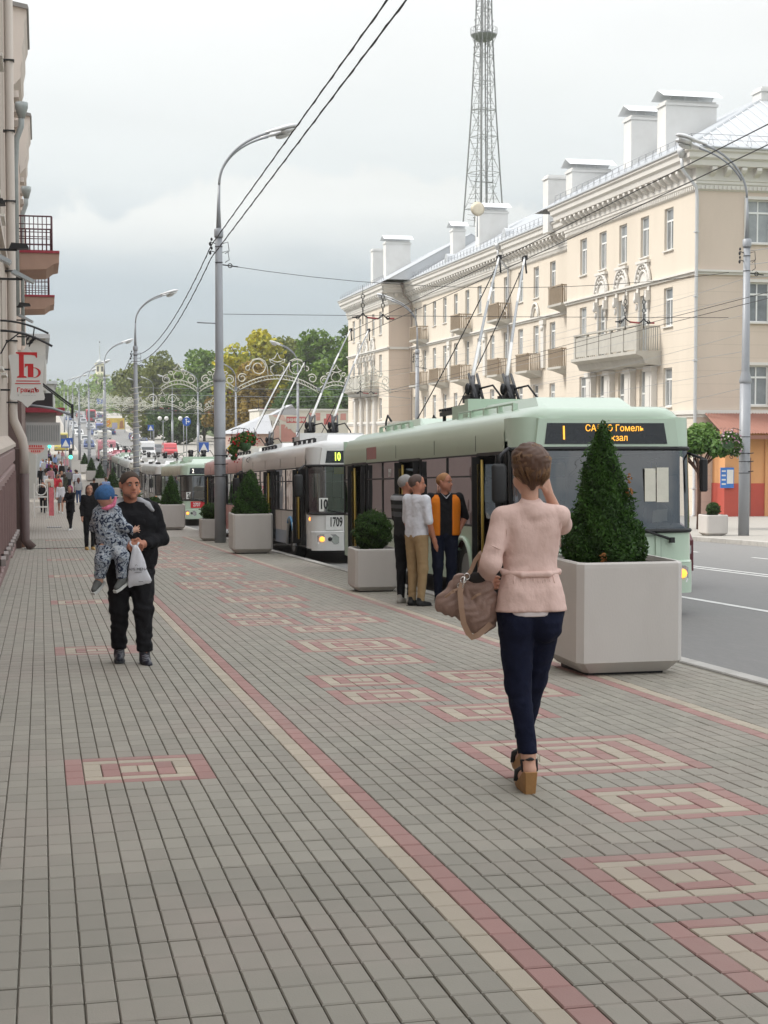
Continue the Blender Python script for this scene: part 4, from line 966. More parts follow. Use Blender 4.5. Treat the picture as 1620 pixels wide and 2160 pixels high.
# spiral light string wound round the second and third posts
for Y, lab in ((84, 'string of lights wound round the second kerbside lamp post'), (125, 'string of lights wound round the third kerbside lamp post')):
    m = MB(); n = 15; pts = [(5.03+.30*math.cos(a), Y+.30*math.sin(a), g(Y)+2.2+4.6*a/(n*2*math.pi)) for a in np.linspace(0, n*2*math.pi, n*10)]
    m.tube(pts, .022, 4); tag(m.build('light_string', mat('pale light string', (.6, .58, .5), .5)), lab, 'string lights')
# no-name arm on the nearest post
MB().tube([(5.03, 44.3, g(44.3)+6.28), (4.4, 44.3, g(44.3)+6.3)], .018, 5).build('post_arm', M_gal)
bpy.data.objects['post_arm'].parent = bpy.data.objects['street_lamp']; bpy.data.objects['post_arm'].matrix_parent_inverse = Matrix.Translation((-5.03, -44.3, -g(44.3)))

# ================================================================== OVERHEAD WIRES
M_wire = mat('wire', (.035, .035, .037), .6, .3, .05)
def sag(p, q, s, n=12):
    p, q = Vector(p), Vector(q); return [tuple(p.lerp(q, i/n)-Vector((0, 0, 4*s*(i/n)*(1-i/n)))) for i in range(n+1)]
def wire(name, pts, r, lab, cat, group=None, m=None):
    mb = MB()
    if isinstance(pts[0][0], (int, float)): pts = [pts]
    for p in pts: mb.tube(p, r, 5, False)
    return tag(mb.build(name, m or M_wire), lab, cat, group)
for dz, lab in ((8.5, 'upper thick twisted cable running from lamp post to lamp post'), (8.15, 'lower thick twisted cable running from lamp post to lamp post')):
    segs = []; P0 = (5.0, 3, g(3)+dz+.1); prev = P0
    for Y in LY[:6]: q = (4.82, Y, g(Y)+dz); segs.append(sag(prev, q, .0 if Y < 50 else .9)); prev = q
    m = MB()
    for s_ in segs:
        m.tube(s_, .014, 5); 
        tw = sag(s_[0], s_[-1], 0 if s_ is segs[0] else .9, 120)
        m.tube([(p[0]+.015*math.cos(i*1.3), p[1], p[2]+.015*math.sin(i*1.3)) for i, p in enumerate(tw)], .009, 4)
    tag(m.build('twisted_cable', M_wire), lab, 'cable')
TX = {'near': (9.25, 9.8), 'opp': (17.35, 17.95)}
CH = 6.3
for key, xs in TX.items():
    for j, x in enumerate(xs):
        segs = []
        ys_ = [-25, 8]+LY
        for a, b in zip(ys_[:-1], ys_[1:]): segs.append(sag((x, a, g(a)+CH), (x, b, g(b)+CH), .06, 8))
        wire('trolley_wire', segs, .0085, ('kerbside' if j == 0 else 'roadside')+' contact wire of the pair over the '+('trolleybus queue' if key == 'near' else 'opposite lane'), 'wire', 'trolley contact wires')
for i, Y in enumerate(LY[:6]):
    z = g(Y); wire('span_wire', [sag((5.15, Y, z+6.55), (20.3, RY[i], g(RY[i])+6.6), .02), sag((5.15, Y, z+7.95), (20.3, RY[i], g(RY[i])+7.95), .55)], .008, 'pair of cross wires between the %s lamp posts' % ('nearest', 'second', 'third', 'fourth', 'fifth', 'sixth')[i], 'wire', 'cross wires')
    for k, (xa, xb) in enumerate(TX.values()):
        xm = (xa+xb)/2; h = thing('wire_hanger', ('hanger bar with red insulators over the %s at the %s pair of posts' % ('trolleybus lane' if k == 0 else 'opposite lane', ('nearest', 'second', 'third', 'fourth', 'fifth', 'sixth')[i])), 'wire hanger', (xm, Y, z+6.52), 0, 'hangers holding the contact wires')
        m = MB()
        m.tube([(-.62, 0, 0), (-.42, 0, 0), (-.36, 0, .05), (-.3, 0, .14), (-.24, 0, .05), (-.15, 0, 0), (.15, 0, -.03), (.24, 0, .03), (.3, 0, .12), (.36, 0, .03), (.45, 0, -.02), (.62, 0, -.02)], .022, 5)
        for sx in (-.3, .3):
            m.tube([(sx, 0, .12), (sx, 0, -.2)], .016, 5); zt = 7.95-6.52-.5 if k == 0 else 7.95-6.52-.45
            for c in range(4): m.tube([(sx+.05*math.cos(a)*(c % 2), .05*math.cos(a)*(1-c % 2), .22+.13*c+.07*math.sin(a)) for a in np.linspace(0, 6.28, 8)], .012, 4)
            m.tube([(sx, 0, .65), (sx, 0, zt)], .008, 4)
        for sx in (-.45, .45): m.tube([(sx+.05*math.cos(a), 0, .05*math.sin(a)) for a in np.linspace(0, 6.28, 8)], .014, 4)
        m.build('hanger_bar', M_dark, h); m = MB(); m.tube([(-.16, 0, 0), (.16, 0, -.03)], .028, 6); m.tube([(.5, 0, -.02), (.64, 0, -.02)], .03, 6); m.build('insulator', mat('red insulator', (.33, .05, .05), .5), h)
# thin lines strung across in front of the facade
for k in range(7):
    a = (20.88, 43.4, 3.0+.55*k); b = (20.6, 84+41*(k % 3), 1.2+.75*k); wire('thin_line', sag(a, b, .35), .006, 'thin grey line strung from the nearest far-side post, number %s from the bottom' % ('one', 'two', 'three', 'four', 'five', 'six', 'seven')[k], 'wire', 'thin lines before the facade', M_gal)
for k in range(3): wire('thin_line', sag((20.88, 43.4, 6.3+.4*k), (33, 30, 7+k*.8), .1), .008, 'thin line leading from the nearest far-side post out of view, ' + ('lowest', 'middle', 'highest')[k], 'wire', 'thin lines before the facade', M_gal)

# ================================================================== ORNAMENTAL LIGHT ARCHES
M_arch = mat('pale arch tubing', (.72, .71, .62), .5, 0, .05)
def spiral(cx, cz, r, turns, a0, dirn, n=26): return [(cx+(r*(1-.62*i/n))*math.cos(a0+dirn*turns*2*math.pi*i/n), 0, cz+(r*(1-.62*i/n))*math.sin(a0+dirn*turns*2*math.pi*i/n)) for i in range(n+1)]
def arch(Y, lab, zo=0):
    o = thing('light_arch', lab, 'light arch', (12.8, Y, g(Y)+6.75+zo), 0, 'ornamental light arches over the road')
    t = .028
    def unit(cx, half, rise, sc, name, big):
        m = MB()
        for dz in (0, -.2): m.tube([(cx+half*u, 0, rise*(1-u*u)+dz) for u in np.linspace(-1, 1, 17)], t, 5)
        for u in np.linspace(-.95, .95, 26 if big else 12): m.tube([(cx+half*u, 0, rise*(1-u*u)), (cx+half*(u+.05), 0, rise*(1-(u+.05)**2)-.2)], .012, 4)
        zt = rise
        for s in (-1, 1):
            if big:
                m.tube([(cx+s*x, 0, z) for x, _, z in spiral(1.06, zt+.42, .5, 1.45, 0.1, 1)], t, 5)
                m.tube([(cx+s*.52, 0, zt+.02), (cx+s*.56, 0, zt+.45), (cx+s*.7, 0, zt+.78), (cx+s*1.0, 0, zt+.93), (cx+s*1.35, 0, zt+.85), (cx+s*1.56, 0, zt+.4)], t, 5)
                m.tube([(cx+s*x, 0, z) for x, _, z in spiral(1.95, .52+.05, .27, 1.3, 2.6, -1)], t, 5)
                m.tube([(cx+s*x, 0, z) for x, _, z in spiral(1.62, zt+.36, .17, 1.0, 2.6, -1)], t, 5)
                m.tube([(cx+s*.18, 0, zt), (cx+s*.36, 0, zt+.2), (cx+s*.36, 0, zt+.45), (cx+s*.12, 0, zt+.62), (cx+s*.38, 0, zt+.72), (cx+s*.42, 0, zt+.9)], t, 5)
            else:
                m.tube([(cx+s*x, 0, z) for x, _, z in spiral(.66, rise*.7+.18, .25, 1.35, 2.0, -1)], t, 5)
                m.tube([(cx+s*x, 0, z) for x, _, z in spiral(.42, rise+.38, .13, 1.1, 0, 1)], t, 5)
                m.tube([(cx+s*.08, 0, zt), (cx+s*.26, 0, zt+.12), (cx+s*.28, 0, zt+.3), (cx+s*.12, 0, zt+.5), (cx+s*.3, 0, zt+.62)], t, 5)
        zs = zt+(.72 if big else .5); w_ = .36 if big else .3
        m.tube([(cx+w_*x, 0, zs+w_*z) for x, z in ((-1, .35), (-.4, .62), (0, 1.4), (.4, .62), (1, .35), (.45, .1), (0, 0), (-.45, .1), (-1, .35))], t, 5)
        m.build(name, M_arch, o)
    unit(0, 2.28, .74, 1, 'arch_unit', True)
    for c in (-5.42, -3.3, 3.3, 5.42): unit(c, 1.0, .42, .6, 'arch_unit', False)
    m = MB(); m.tube([(-7.6, 0, .05), (-6.4, 0, -.02), (6.4, 0, -.02), (7.6, 0, .05)], .01, 4); m.tube([(-7.6, 0, -.5), (-6, 0, -.36), (0, 0, -.46), (6, 0, -.36), (7.6, 0, -.5)], .012, 4)
    for x in (-2.3, 2.3): m.box(x-.08, x+.08, -.05, .05, -.1, .08)
    m.build('carrier_wire', M_gal, o)
for Y, lab, zo in ((84.6, 'nearest ornamental light arch with scrolls above the trolleybus poles', 0), (166.5, 'second ornamental light arch, smaller, by the father\'s side of the road', 0), (248, 'third ornamental light arch far down the avenue', 0), (290, 'fourth ornamental light arch far down the avenue', 0), (335, 'fifth ornamental light arch on the rise', 0), (380, 'last ornamental light arch on the rise', 0)): arch(Y, lab, zo)
# star ornaments on two far-side posts
for Y, z in ((84, 3.1), (207, 6.5)):
    m = MB()
    for cx, cz, r in ((-.38, .2, .3), (.36, .35, .27), (.3, -.3, .2), (-.32, -.35, .22)): m.tube([(cx+(r if i % 2 else r*.45)*math.sin(i*math.pi/5), 0, cz+(r if i % 2 else r*.45)*math.cos(i*math.pi/5)) for i in range(11)], .014, 4)
    tag(m.build('star_ornament', M_arch, None, (20.6, Y-.2, g(Y)+z)), 'wire star ornament on the %s post across the road' % ('second' if Y < 100 else 'fifth'), 'ornament')

# ================================================================== LATTICE TOWER
tw = thing('lattice_tower', 'tall steel lattice broadcasting tower with a round platform behind the roofs', 'tower', (97.6, 336, -2))
M_tw = mat('tower steel', (.20, .205, .21), .6, .3, .05); M_tw2 = mat('tower steel light', (.30, .305, .31), .6, .2, .05)
def hw(z): return float(np.interp(z, [0, 20, 40, 55, 75, 93, 100, 150, 180], [9.5, 5.8, 3.9, 3.0, 2.0, 1.35, 1.2, .7, .3]))
lv = [0, 9, 18, 27, 36, 45, 54, 62, 70, 76, 82, 88, 93, 98, 104, 110, 118, 126, 136, 148, 160, 175]
rot = .35
def cn(k, z, s=1.0): a = rot+math.pi/4+k*math.pi/2; return (hw(z)*s*1.414*math.cos(a), hw(z)*s*1.414*math.sin(a), z)
for k in range(4): MB().tube([cn(k, z) for z in lv], .17, 4, smooth=False).build('tower_leg', M_tw, tw)
m = MB()
for i, z in enumerate(lv[:-1]):
    z2 = lv[i+1]
    for k in range(4):
        m.tube([cn(k, z), cn((k+1) % 4, z)], .07, 3, smooth=False)
        if z > 50: m.tube([cn(k, z), cn((k+1) % 4, z2)], .055, 3, smooth=False); m.tube([cn((k+1) % 4, z), cn(k, z2)], .055, 3, smooth=False)
        else: zm = (z+z2)/2; m.tube([cn(k, z), cn(k, z2)], .09, 3); 
m.build('bracing', M_tw2, tw)
m = MB(); m.tube([(-.5, 0, 0), (-.5, 0, 170)], .26, 5); m.tube([(.9, 0, 0), (.9, 0, 110)], .14, 5); m.build('cable_duct', M_tw, tw)
m = MB()
zq = 50
while zq < 108:
    for s in (-1, 1): m.tube([(s*.55, .4, zq), (s*(hw(zq)+.4), .3, zq+rnd.uniform(-.4, .4))], .06, 3); m.tube([(s*hw(zq)*.7, -.5, zq), (s*hw(zq)*.7+.2, -.5, zq+1.8)], .09, 3)
    zq += 1.25
for z, w_ in ((76, 2.6), (52, 2.4), (43.5, 3.6), (34, 4.2), (60, 2.2)): m.tube([(-w_, 0, z), (w_, 0, z)], .13, 3); m.tube([(-w_*.8, 0, z+.9), (-w_*.8, 0, z-.9)], .08, 3)
for i in range(10): z = 82+i*1.5; m.tube([(-hw(z)-.9, 0, z), (-hw(z)-.4, .1, z+1)], .1, 3); m.tube([(hw(z)+.9, 0, z), (hw(z)+.4, .1, z+1)], .1, 3)
tag(m.build('antennas', M_tw2, tw), kind='stuff')
m = MB(); m.lathe([(1.6, 91.2), (2.9, 92.3), (3.0, 92.5), (2.6, 92.55)], 14); m.build('platform', M_tw, tw)
m = MB()
for k in range(16): a = k*math.pi/8; m.tube([(2.95*math.cos(a), 2.95*math.sin(a), 92.5), (3.0*math.cos(a), 3.0*math.sin(a), 93.9)], .05, 3); m.tube([(1.5*math.cos(a), 1.5*math.sin(a), 89.5), (2.9*math.cos(a), 2.9*math.sin(a), 92.4)], .05, 3)
m.tube([(3*math.cos(a), 3*math.sin(a), 93.9) for a in np.linspace(0, 6.28, 17)], .05, 3); m.build('platform_rail', M_tw2, tw)
m = MB(); m.lathe([(.1, 0), (.75, .1), (.8, .5)], 12, (0, 0, 0)); m.build('dish', mat('dish pale', (.6, .6, .58), .5), tw, (5.2, 0, 44), (math.pi/2, 0, 0))
# railway station clock tower
st = thing('clock_tower', 'cream station tower with arcaded top and needle spire far down the avenue', 'tower', (26.2, 700, 9)); st.scale = (.95, .95, .72)
M_st = mat('tower cream', (.72, .68, .54), .85, 0, .05, .3); M_st2 = mat('tower dark opening', (.09, .09, .085), .8)
for nm, w_, z0, z1 in (('lower_shaft', 3.3, -6, 17), ('upper_shaft', 3.0, 17.3, 25), ('lantern', 1.9, 26.2, 32.5)): MB().box(-w_, w_, -w_, w_, z0, z1, .3).build(nm, M_st, st)
for w_, z0, z1 in ((3.6, 17, 17.4), (3.7, 25, 25.5), (4.6, 25.5, 26.1), (2.4, 32.5, 33.1)): MB().box(-w_, w_, -w_, w_, z0, z1).build('ledge', M_st, st)
m = MB(); m.lathe([(2.2, 33.1), (1.7, 34.4), (.7, 35.4), (.3, 36), (.16, 43), (.05, 46)], 10); m.build('spire', mat('spire grey', (.42, .44, .44), .6), st)
for x in (-1.0, 1.0): MB().box(x-.5, x+.5, -1.95, -1.902, 28, 31.2).build('arch_opening', M_st2, st)
for x in (-1.9, 0, 1.9): MB().box(x-.5, x+.5, -3.06, -3.002, 20.5, 23.6).build('window', M_st2, st)
for x in (-1.2, 1.2): MB().box(x-.5, x+.5, -3.36, -3.302, 6, 15).build('recess_shade_panel', mat('tower cream painted shade', (.52, .50, .40), .85), st)  # shade of the recesses painted as darker cream slabs
# flagpole-like finial star
MB().ball((0, 0, 46.3), .35, .35, .5, 6, 4).build('finial', M_st2, st)
# painted wall and grey-roofed pavilion between the trees and the trolleybuses
mw = thing('mural_building', 'low white building with pink and red folk mural behind the trolleybuses', 'building', (23.4, 168, -2.6))
MB().box(0, 10.2, 0, 8, 0, 6.75).build('wall', mat('mural base white', (.66, .63, .55), .9, 0, .04, .5), mw); MB().box(-.1, 10.3, -.1, 8.1, 6.75, 6.95).build('parapet', M_trim, mw)
M_pk = mat('mural pink', (.60, .30, .26), .9, 0, .08, 1); M_pl = mat('mural pale pink', (.68, .47, .40), .9, 0, .08, 1); M_rr = mat('mural red', (.52, .14, .13), .9, 0, .05, 1)
def flat(poly, m_, y=-.012): 
    poly = [(a*.556, 6.75-(6.75-b)*.556) for a, b in poly]; k = MB(); k.prism(poly, 'y', y, y+.008); return k.build('mural_shape', m_, mw)
flat([(1.9, 6.1), (4.6, 6.1), (5.6, 4.6), (4.9, 4.6)], M_pl); flat([(5.4, 4.3), (9.3, 4.3), (9.3, 5.55), (5.4, 5.55)], M_rr); flat([(4.3, .6), (9.0, .6), (9.0, 2.2), (7.6, 2.4), (6.4, 3.0), (5.0, 4.0), (4.3, 4.0)], M_pk)
flat([(9.9, 4.8), (12.2, 4.8), (12.2, 6.3), (9.9, 6.3)], M_pk); flat([(12.9, 4.0), (14.4, 4.0), (14.4, 6.1), (13.4, 6.1), (13.4, 5.2), (12.9, 5.2)], M_rr); flat([(15.0, 4.9), (17.4, 4.9), (17.4, 6.2), (15.0, 6.2)], M_pk); flat([(2.6, 1), (4.0, 1), (4.0, 3.7), (2.8, 3.9)], M_pl)
for i in range(9): flat([(5.6+i*.4, 4.55+.25*(i % 2)), (5.9+i*.4, 4.6), (5.8+i*.4, 5.3), (5.62+i*.4, 5.2-.2*(i % 2))], mat('mural base white', (.66, .63, .55), .9, 0, .04, .5), -.022)
for pts in ([(5.0, 3.4), (5.5, 3.9), (5.7, 3.3), (6.2, 3.4), (6.8, 2.7), (8, 2.2), (8.2, 2.5), (7.0, 3.3), (6.0, 4.1), (5.3, 4.2)], [(10.6, 5.0), (10.9, 6.6), (11.2, 6.6), (11.4, 5.0)], [(15.6, 5.0), (15.9, 6.6), (16.3, 6.6), (16.2, 5.0)]): flat([(x, z-.25) for x, z in pts], mat('mural base white', (.66, .63, .55), .9, 0, .04, .5), -.034)
text('1142', .75, mat('mural lettering', (.22, .18, .17), .9), mw, (1.55, -.02, 5.35), FRONT)
pv = thing('pavilion', 'grey hipped roof of the pavilion left of the mural wall', 'building', (19.3, 160, -2.6)); pv.scale = (.52, 1, 1); MB().box(0, 8, 0, 8, 0, 4.2).build('wall', mat('pavilion pinkish wall', (.50, .36, .30), .9), pv)
m = MB(); m.add([(-.5, -.5, 4.2), (8.5, -.5, 4.2), (8.5, 8.5, 4.2), (-.5, 8.5, 4.2), (6.5, 3, 6.0), (8.4, 3, 6.3)], [(0, 1, 5, 4), (1, 2, 5), (2, 3, 4, 5), (3, 0, 4)]); m.build('roof', mat('grey sheet roof', (.40, .41, .43), .5, .1, .03, 1), pv)
m = MB(); m.add([(9, 2, 6.2), (13, 2, 7.3), (14.6, 2, 6.2), (14.6, 6, 6.2), (13, 6, 7.3), (9, 6, 6.2)], [(0, 1, 2), (0, 5, 4, 1), (1, 4, 3, 2)]); m.build('roof', mat('grey sheet roof', (.40, .41, .43), .5, .1, .03, 1), pv)
# ================================================================== TROLLEYBUSES
BW, BL = 2.44, 11.75
def plan(z):
    """front outline in plan, kerb side to road side; leans back with height"""
    r = max(0, z-1.05)*.055
    base = [(.0, .62), (.0, .40), (.035, .22), (.10, .11), (.20, .05), (.36, .02), (.75, .004), (1.22, 0)]
    full = base+[(BW-x, y) for x, y in reversed(base[:-1])]
    return [(x, y+r) for x, y in full]
def bus(label, c_body, c_low, X, Y, num=None, fleet=None, dest=None, disp=(1, .45, .05), open_doors=True, c_side=None, yaw=0.0, route_plate=None, pole_tip=None, front_extra=None, polecol=(.45, .47, .48), detail=True, up=True):
    zg = g(Y)-.13
    o = thing('trolleybus', label, 'trolleybus', (X, Y, zg), yaw, 'trolleybuses queuing along the kerb', math.atan((g(Y+11)-g(Y))/11))
    tagc = '%.2f %.2f %.2f' % c_body
    MBd = mat('bus paint '+tagc, c_body, .30, 0, .035, 1.3, dirt=.12, dcol=tuple(v*.6 for v in c_body), coat=.35)
    MS = mat('bus side '+('%.2f %.2f %.2f' % (c_side or c_body)), c_side or c_body, .34, 0, .04, 1.3, dirt=.28, dcol=tuple(v*.55 for v in (c_side or c_body)), coat=.25)
    ML = mat('bus skirt %.2f %.2f %.2f' % c_low, c_low, .4, 0, .05, 2, dirt=.3, dcol=tuple(v*.5 for v in c_low), coat=.2)
    # ---- front mask
    def mask(z0, z1, n, name, m_, off=0.0, lo=0, hi=15, th=None):
        k = MB(); rings = []
        for i in range(n+1):
            z = z0+(z1-z0)*i/n; rings.append([(x, y-off, z) for x, y in plan(z)[lo:hi]])
        k.loft(rings, closed=False, caps=False, smooth=True); return k.build(name, m_, o)
    mask(.34, 1.10, 3, 'front_panel', MBd)
    mask(.30, .70, 2, 'bumper', MBd, .05, 2, 13)
    k = MB(); k.loft([[(x, y-.052, .705) for x, y in plan(.7)[2:13]], [(x, y-.002, .73) for x, y in plan(.7)[2:13]]], False, False); k.build('bumper_step', MBd, o)
    # windscreen with rubber surround, inside it a dark cab
    mask(1.13, 2.18, 4, 'windscreen', M_glass, .004, 1, 14)
    k = MB()
    for z in (1.115, 2.19): k.tube([(x, y-.012, z) for x, y in plan(z)[1:14]], .028, 5)
    for s in (1, 13): k.tube([(plan(z)[s][0], plan(z)[s][1]-.008, z) for z in (1.115, 1.4, 1.8, 2.19)], .03, 5)
    k.build('windscreen_seal', M_black, o)
    mask(2.21, 2.60, 2, 'front_header', MBd)
    # display box
    k = MB(); y0 = plan(2.4)[7][1]
    k.loft([[(.22, y0-.02, 2.215), (BW-.26, y0-.02, 2.215), (BW-.30, y0-.005, 2.58), (.27, y0-.005, 2.58)], [(.20, y0+.2, 2.21), (BW-.22, y0+.2, 2.21), (BW-.22, y0+.2, 2.60), (.22, y0+.2, 2.60)]], True, True); k.build('display_housing', MBd, o)
    d = MB(); d.add([(.34, y0-.026, 2.25), (BW-.42, y0-.026, 2.25), (BW-.46, y0-.012, 2.52), (.38, y0-.012, 2.52)], [(0, 1, 2, 3)]); disp_o = d.build('destination_display', mat('display glass', (.012, .016, .022), .12, spec=.6), o)
    led = emat('display led %s' % (disp,), disp, 1.4); rx_ = (math.pi/2-.055, 0, 0)
    if dest: text(num, .25, led, disp_o, (.60, y0-.030, 2.385), rx_, bold=.002, sx=.8); text(dest[0], .118, led, disp_o, (1.29, y0-.031, 2.450), rx_, sx=.92); text(dest[1], .118, led, disp_o, (1.29, y0-.028, 2.325), rx_, sx=.92)
    elif num: text(num, .25, led, disp_o, (.61 if num == '10' else .50, y0-.030, 2.38), rx_, bold=.008, sx=.62)
    # ---- roof shell with rounded cant and domed nose
    def prof(s, zc, x0, x1):
        r = .42; pts = [(x0, 2.2)]
        for a in np.linspace(0, math.pi/2, 7): pts.append((x0+r*(1-math.cos(a))*s, zc-(.46)*(1-math.sin(a))*s))
        return pts+[(x0+x1-x, z) for x, z in reversed(pts)]
    rings = []
    for y, zc, ins in ((.095, 2.60, .30), (.10, 2.66, .16), (.16, 2.71, .07), (.30, 2.745, .02), (.55, 2.76, 0), (3, 2.765, 0), (7, 2.765, 0), (11.4, 2.76, 0), (11.68, 2.72, .03), (11.75, 2.6, .12)):
        rings.append([(x, y+max(0, .45-max(0, min(x, BW-x))*1.2)*max(0, .5-y)*.9, z) for x, z in prof(1, zc, ins, BW-ins)])
    k = MB(); k.loft(rings, closed=False, caps=False, smooth=True); k.build('roof', MBd, o)
    # bulging cant panels along the sides
    for s in (0, 1):
        k = MB(); sx = (lambda x: x) if s == 0 else (lambda x: BW-x)
        k.loft([[(sx(.0), y, 2.16), (sx(-.012), y, 2.2), (sx(-.012), y, 2.42), (sx(.05), y, 2.60), (sx(.1), y, 2.64)] for y in (.66, 3, 6, 9, 11.6)], closed=False, caps=False, smooth=True); k.build('cant_panel', MS, o)
    k = MB(); k.box(.0, BW, 11.70, 11.75, .34, 2.62); k.build('rear_panel', MBd, o)
    # ---- kerb side: doors at 0.72-2.0, 5.35-6.85, 9.45-10.95 ; windows between
    doors = [(.72, 1.98), (5.35, 6.8), (9.55, 10.9)]; arches_ = [(2.75, .50), (8.55, .50)]
    def side(xp, dr, flip):
        """xp: plane of the panel"""
        segs = []; y = .40 if not dr else .40; 
        edges = [.62]+[v for a_ in dr for v in a_]+[BL]
        for a, b in zip(edges[::2], edges[1::2]): segs.append((a, b))
        for a, b in segs:
            if b-a < .06: continue
            ar = [c for c in arches_ if a-.2 < c[0]-.0 < b]
            pts = [(a, .34)]
            for c, r in ar:
                lo = max(a, c-r); 
                for t in np.linspace(math.pi, 0, 11):
                    yy = c+r*math.cos(t); zz1 = .34+.60*math.sin(t)**.8 if math.sin(t) > 0 else .34
                    if a < yy < b: pts.append((yy, zz1))
            pts += [(b, .34), (b, 1.14), (a, 1.14)]
            # lower body in two colours: skirt and waist
            k = MB(); k.mi = 0
            top = [(y_, .62 if z_ > 1 else z_) for y_, z_ in pts]
            n = len(pts)
            ys_ = [p[0] for p in pts[:-2]]; zs_ = [p[1] for p in pts[:-2]]
            for i in range(len(ys_)-1):
                z0, z1 = zs_[i], zs_[i+1]; zm = .66
                if z0 < zm or z1 < zm: k.mi = 1; k.quad((xp, ys_[i], min(z0, zm)), (xp, ys_[i+1], min(z1, zm)), (xp, ys_[i+1], zm), (xp, ys_[i], zm))
                k.mi = 0; k.quad((xp, ys_[i], max(z0, zm)), (xp, ys_[i+1], max(z1, zm)), (xp, ys_[i+1], 1.14), (xp, ys_[i], 1.14))
            k.build('side_panel', [MS, ML], o)
        for c, r in arches_:
            k = MB(); pts_ = [(xp+(-.02 if not flip else .02), c+(r+.03)*math.cos(t), .34+.63*max(0, math.sin(t))**.8) for t in np.linspace(math.pi, 0, 13)]; k.tube(pts_, .035, 5); k.build('wheel_arch', MBd if detail else MS, o)
            w = MB(); s = -1 if flip else 1
            w.loft([[(xp+s*(dx), c+rr*math.cos(t), .46+rr*math.sin(t)) for t in np.linspace(0, 2*math.pi, 21)[:-1]] for dx, rr in ((.30, .3), (.30, .45), (.28, .47), (.08, .47), (.05, .44), (.05, .29))], True, True, True); wo = w.build('tyre', M_black, o)
            w = MB(); w.loft([[(xp+s*dx, c+rr*math.cos(t), .46+rr*math.sin(t)) for t in np.linspace(0, 2*math.pi, 17)[:-1]] for dx, rr in ((.049, .29), (.06, .26), (.14, .22), (.14, .12), (.08, .10), (.07, .02))], True, True, True); w.build('rim', mat('wheel rim', (.25, .25, .25), .5, .4, .1), wo)
        xg = xp+(.012 if not flip else -.012)
        for a, b in segs:
            if b-a < .25: 
                k = MB(); k.box(min(xp, xg), max(xp, xg), a, b, 1.14, 2.17); k.build('pillar', M_black, o); continue
            k = MB(); k.quad((xg, a+.02, 1.15), (xg, b-.02, 1.15), (xg, b-.02, 2.165), (xg, a+.02, 2.165)); pane_ = k.build('side_window', M_glass_side, o)
            k = MB(); n = max(1, round((b-a)/1.45))
            for i in range(n+1):
                yy = a+.03+(b-a-.06)*i/n; k.box(min(xg, xp)-.002, max(xg, xp)+.002, yy-.025, yy+.025, 1.15, 2.165)
            for i in range(n):
                y0_, y1_ = a+.03+(b-a-.06)*i/n, a+.03+(b-a-.06)*(i+1)/n; k.box(min(xg, xp)-.001, max(xg, xp)+.001, y0_+.03, y1_-.03, 1.84, 1.865)
            k.box(min(xg, xp)-.001, max(xg, xp)+.003, a, b, 1.141, 1.17); k.box(min(xg, xp)-.001, max(xg, xp)+.003, a, b, 2.14, 2.165); k.build('window_frame', M_black, pane_)
    side(0, doors, False); side(BW, [], True)
    # doors
    ye = mat('yellow handrail', (.62, .44, .10), .4, 0, .04)
    for j, (a, b) in enumerate(doors):
        k = MB(); k.box(-.006, .03, a-.03, a+.03, .36, 2.17); k.box(-.006, .03, b-.03, b+.03, .36, 2.17); k.box(-.006, .03, a, b, 2.13, 2.175); k.build('door_frame', M_black, o)
        if open_doors:
            for yy, sgn in ((a+.05, 1), (b-.05, -1)):
                k = MB(); k.box(-.10, .42, yy-.018, yy+.018, .40, .52); k.box(-.10, .42, yy-.018, yy+.018, 2.02, 2.12); k.box(-.10, -.03, yy-.018, yy+.018, .52, 2.02); k.box(.35, .42, yy-.018, yy+.018, .52, 2.02); dl = k.build('door_leaf', M_black, o)
                k = MB(); k.box(-.03, .35, yy-.006, yy+.006, .52, 2.02); k.build('door_glass', M_glass, dl)
            k = MB(); k.tube([(.02, b-.16, .5), (.02, b-.16, 2.08)], .022, 6); k.tube([(.30, a+.12, .45), (.30, a+.12, 2.08)], .02, 6); k.tube([(.5, (a+b)/2, .45), (.5, (a+b)/2, 2.1)], .02, 6); k.build('handrail', ye, o)
        else:
            for yy in (a+.02, (a+b)/2+.005):
                w_ = (b-a)/2-.025
                k = MB(); k.box(-.02, .012, yy, yy+.06, .38, 2.12); k.box(-.02, .012, yy+w_-.06, yy+w_, .38, 2.12); k.box(-.02, .012, yy+.06, yy+w_-.06, .38, .62); k.box(-.02, .012, yy+.06, yy+w_-.06, 2.04, 2.12); dl = k.build('door_leaf', MBd, o)
                k = MB(); k.box(-.008, .0, yy+.062, yy+w_-.062, .622, 2.038); k.build('door_glass', M_glass_side, dl)
    # ---- interior
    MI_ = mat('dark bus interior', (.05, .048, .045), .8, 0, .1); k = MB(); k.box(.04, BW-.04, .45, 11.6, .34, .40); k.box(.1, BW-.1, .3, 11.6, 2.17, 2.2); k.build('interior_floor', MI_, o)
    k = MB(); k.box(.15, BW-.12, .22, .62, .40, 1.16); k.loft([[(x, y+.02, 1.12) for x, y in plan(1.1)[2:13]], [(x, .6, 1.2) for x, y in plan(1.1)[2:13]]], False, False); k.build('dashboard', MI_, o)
    k = MB(); k.box(1.15, BW-.1, 1.55, 1.6, .4, 2.1); k.box(.9, 1.5, .8, 1.3, .4, .9); k.build('cab_partition', mat('cab partition', (.13, .12, .10), .7), o)
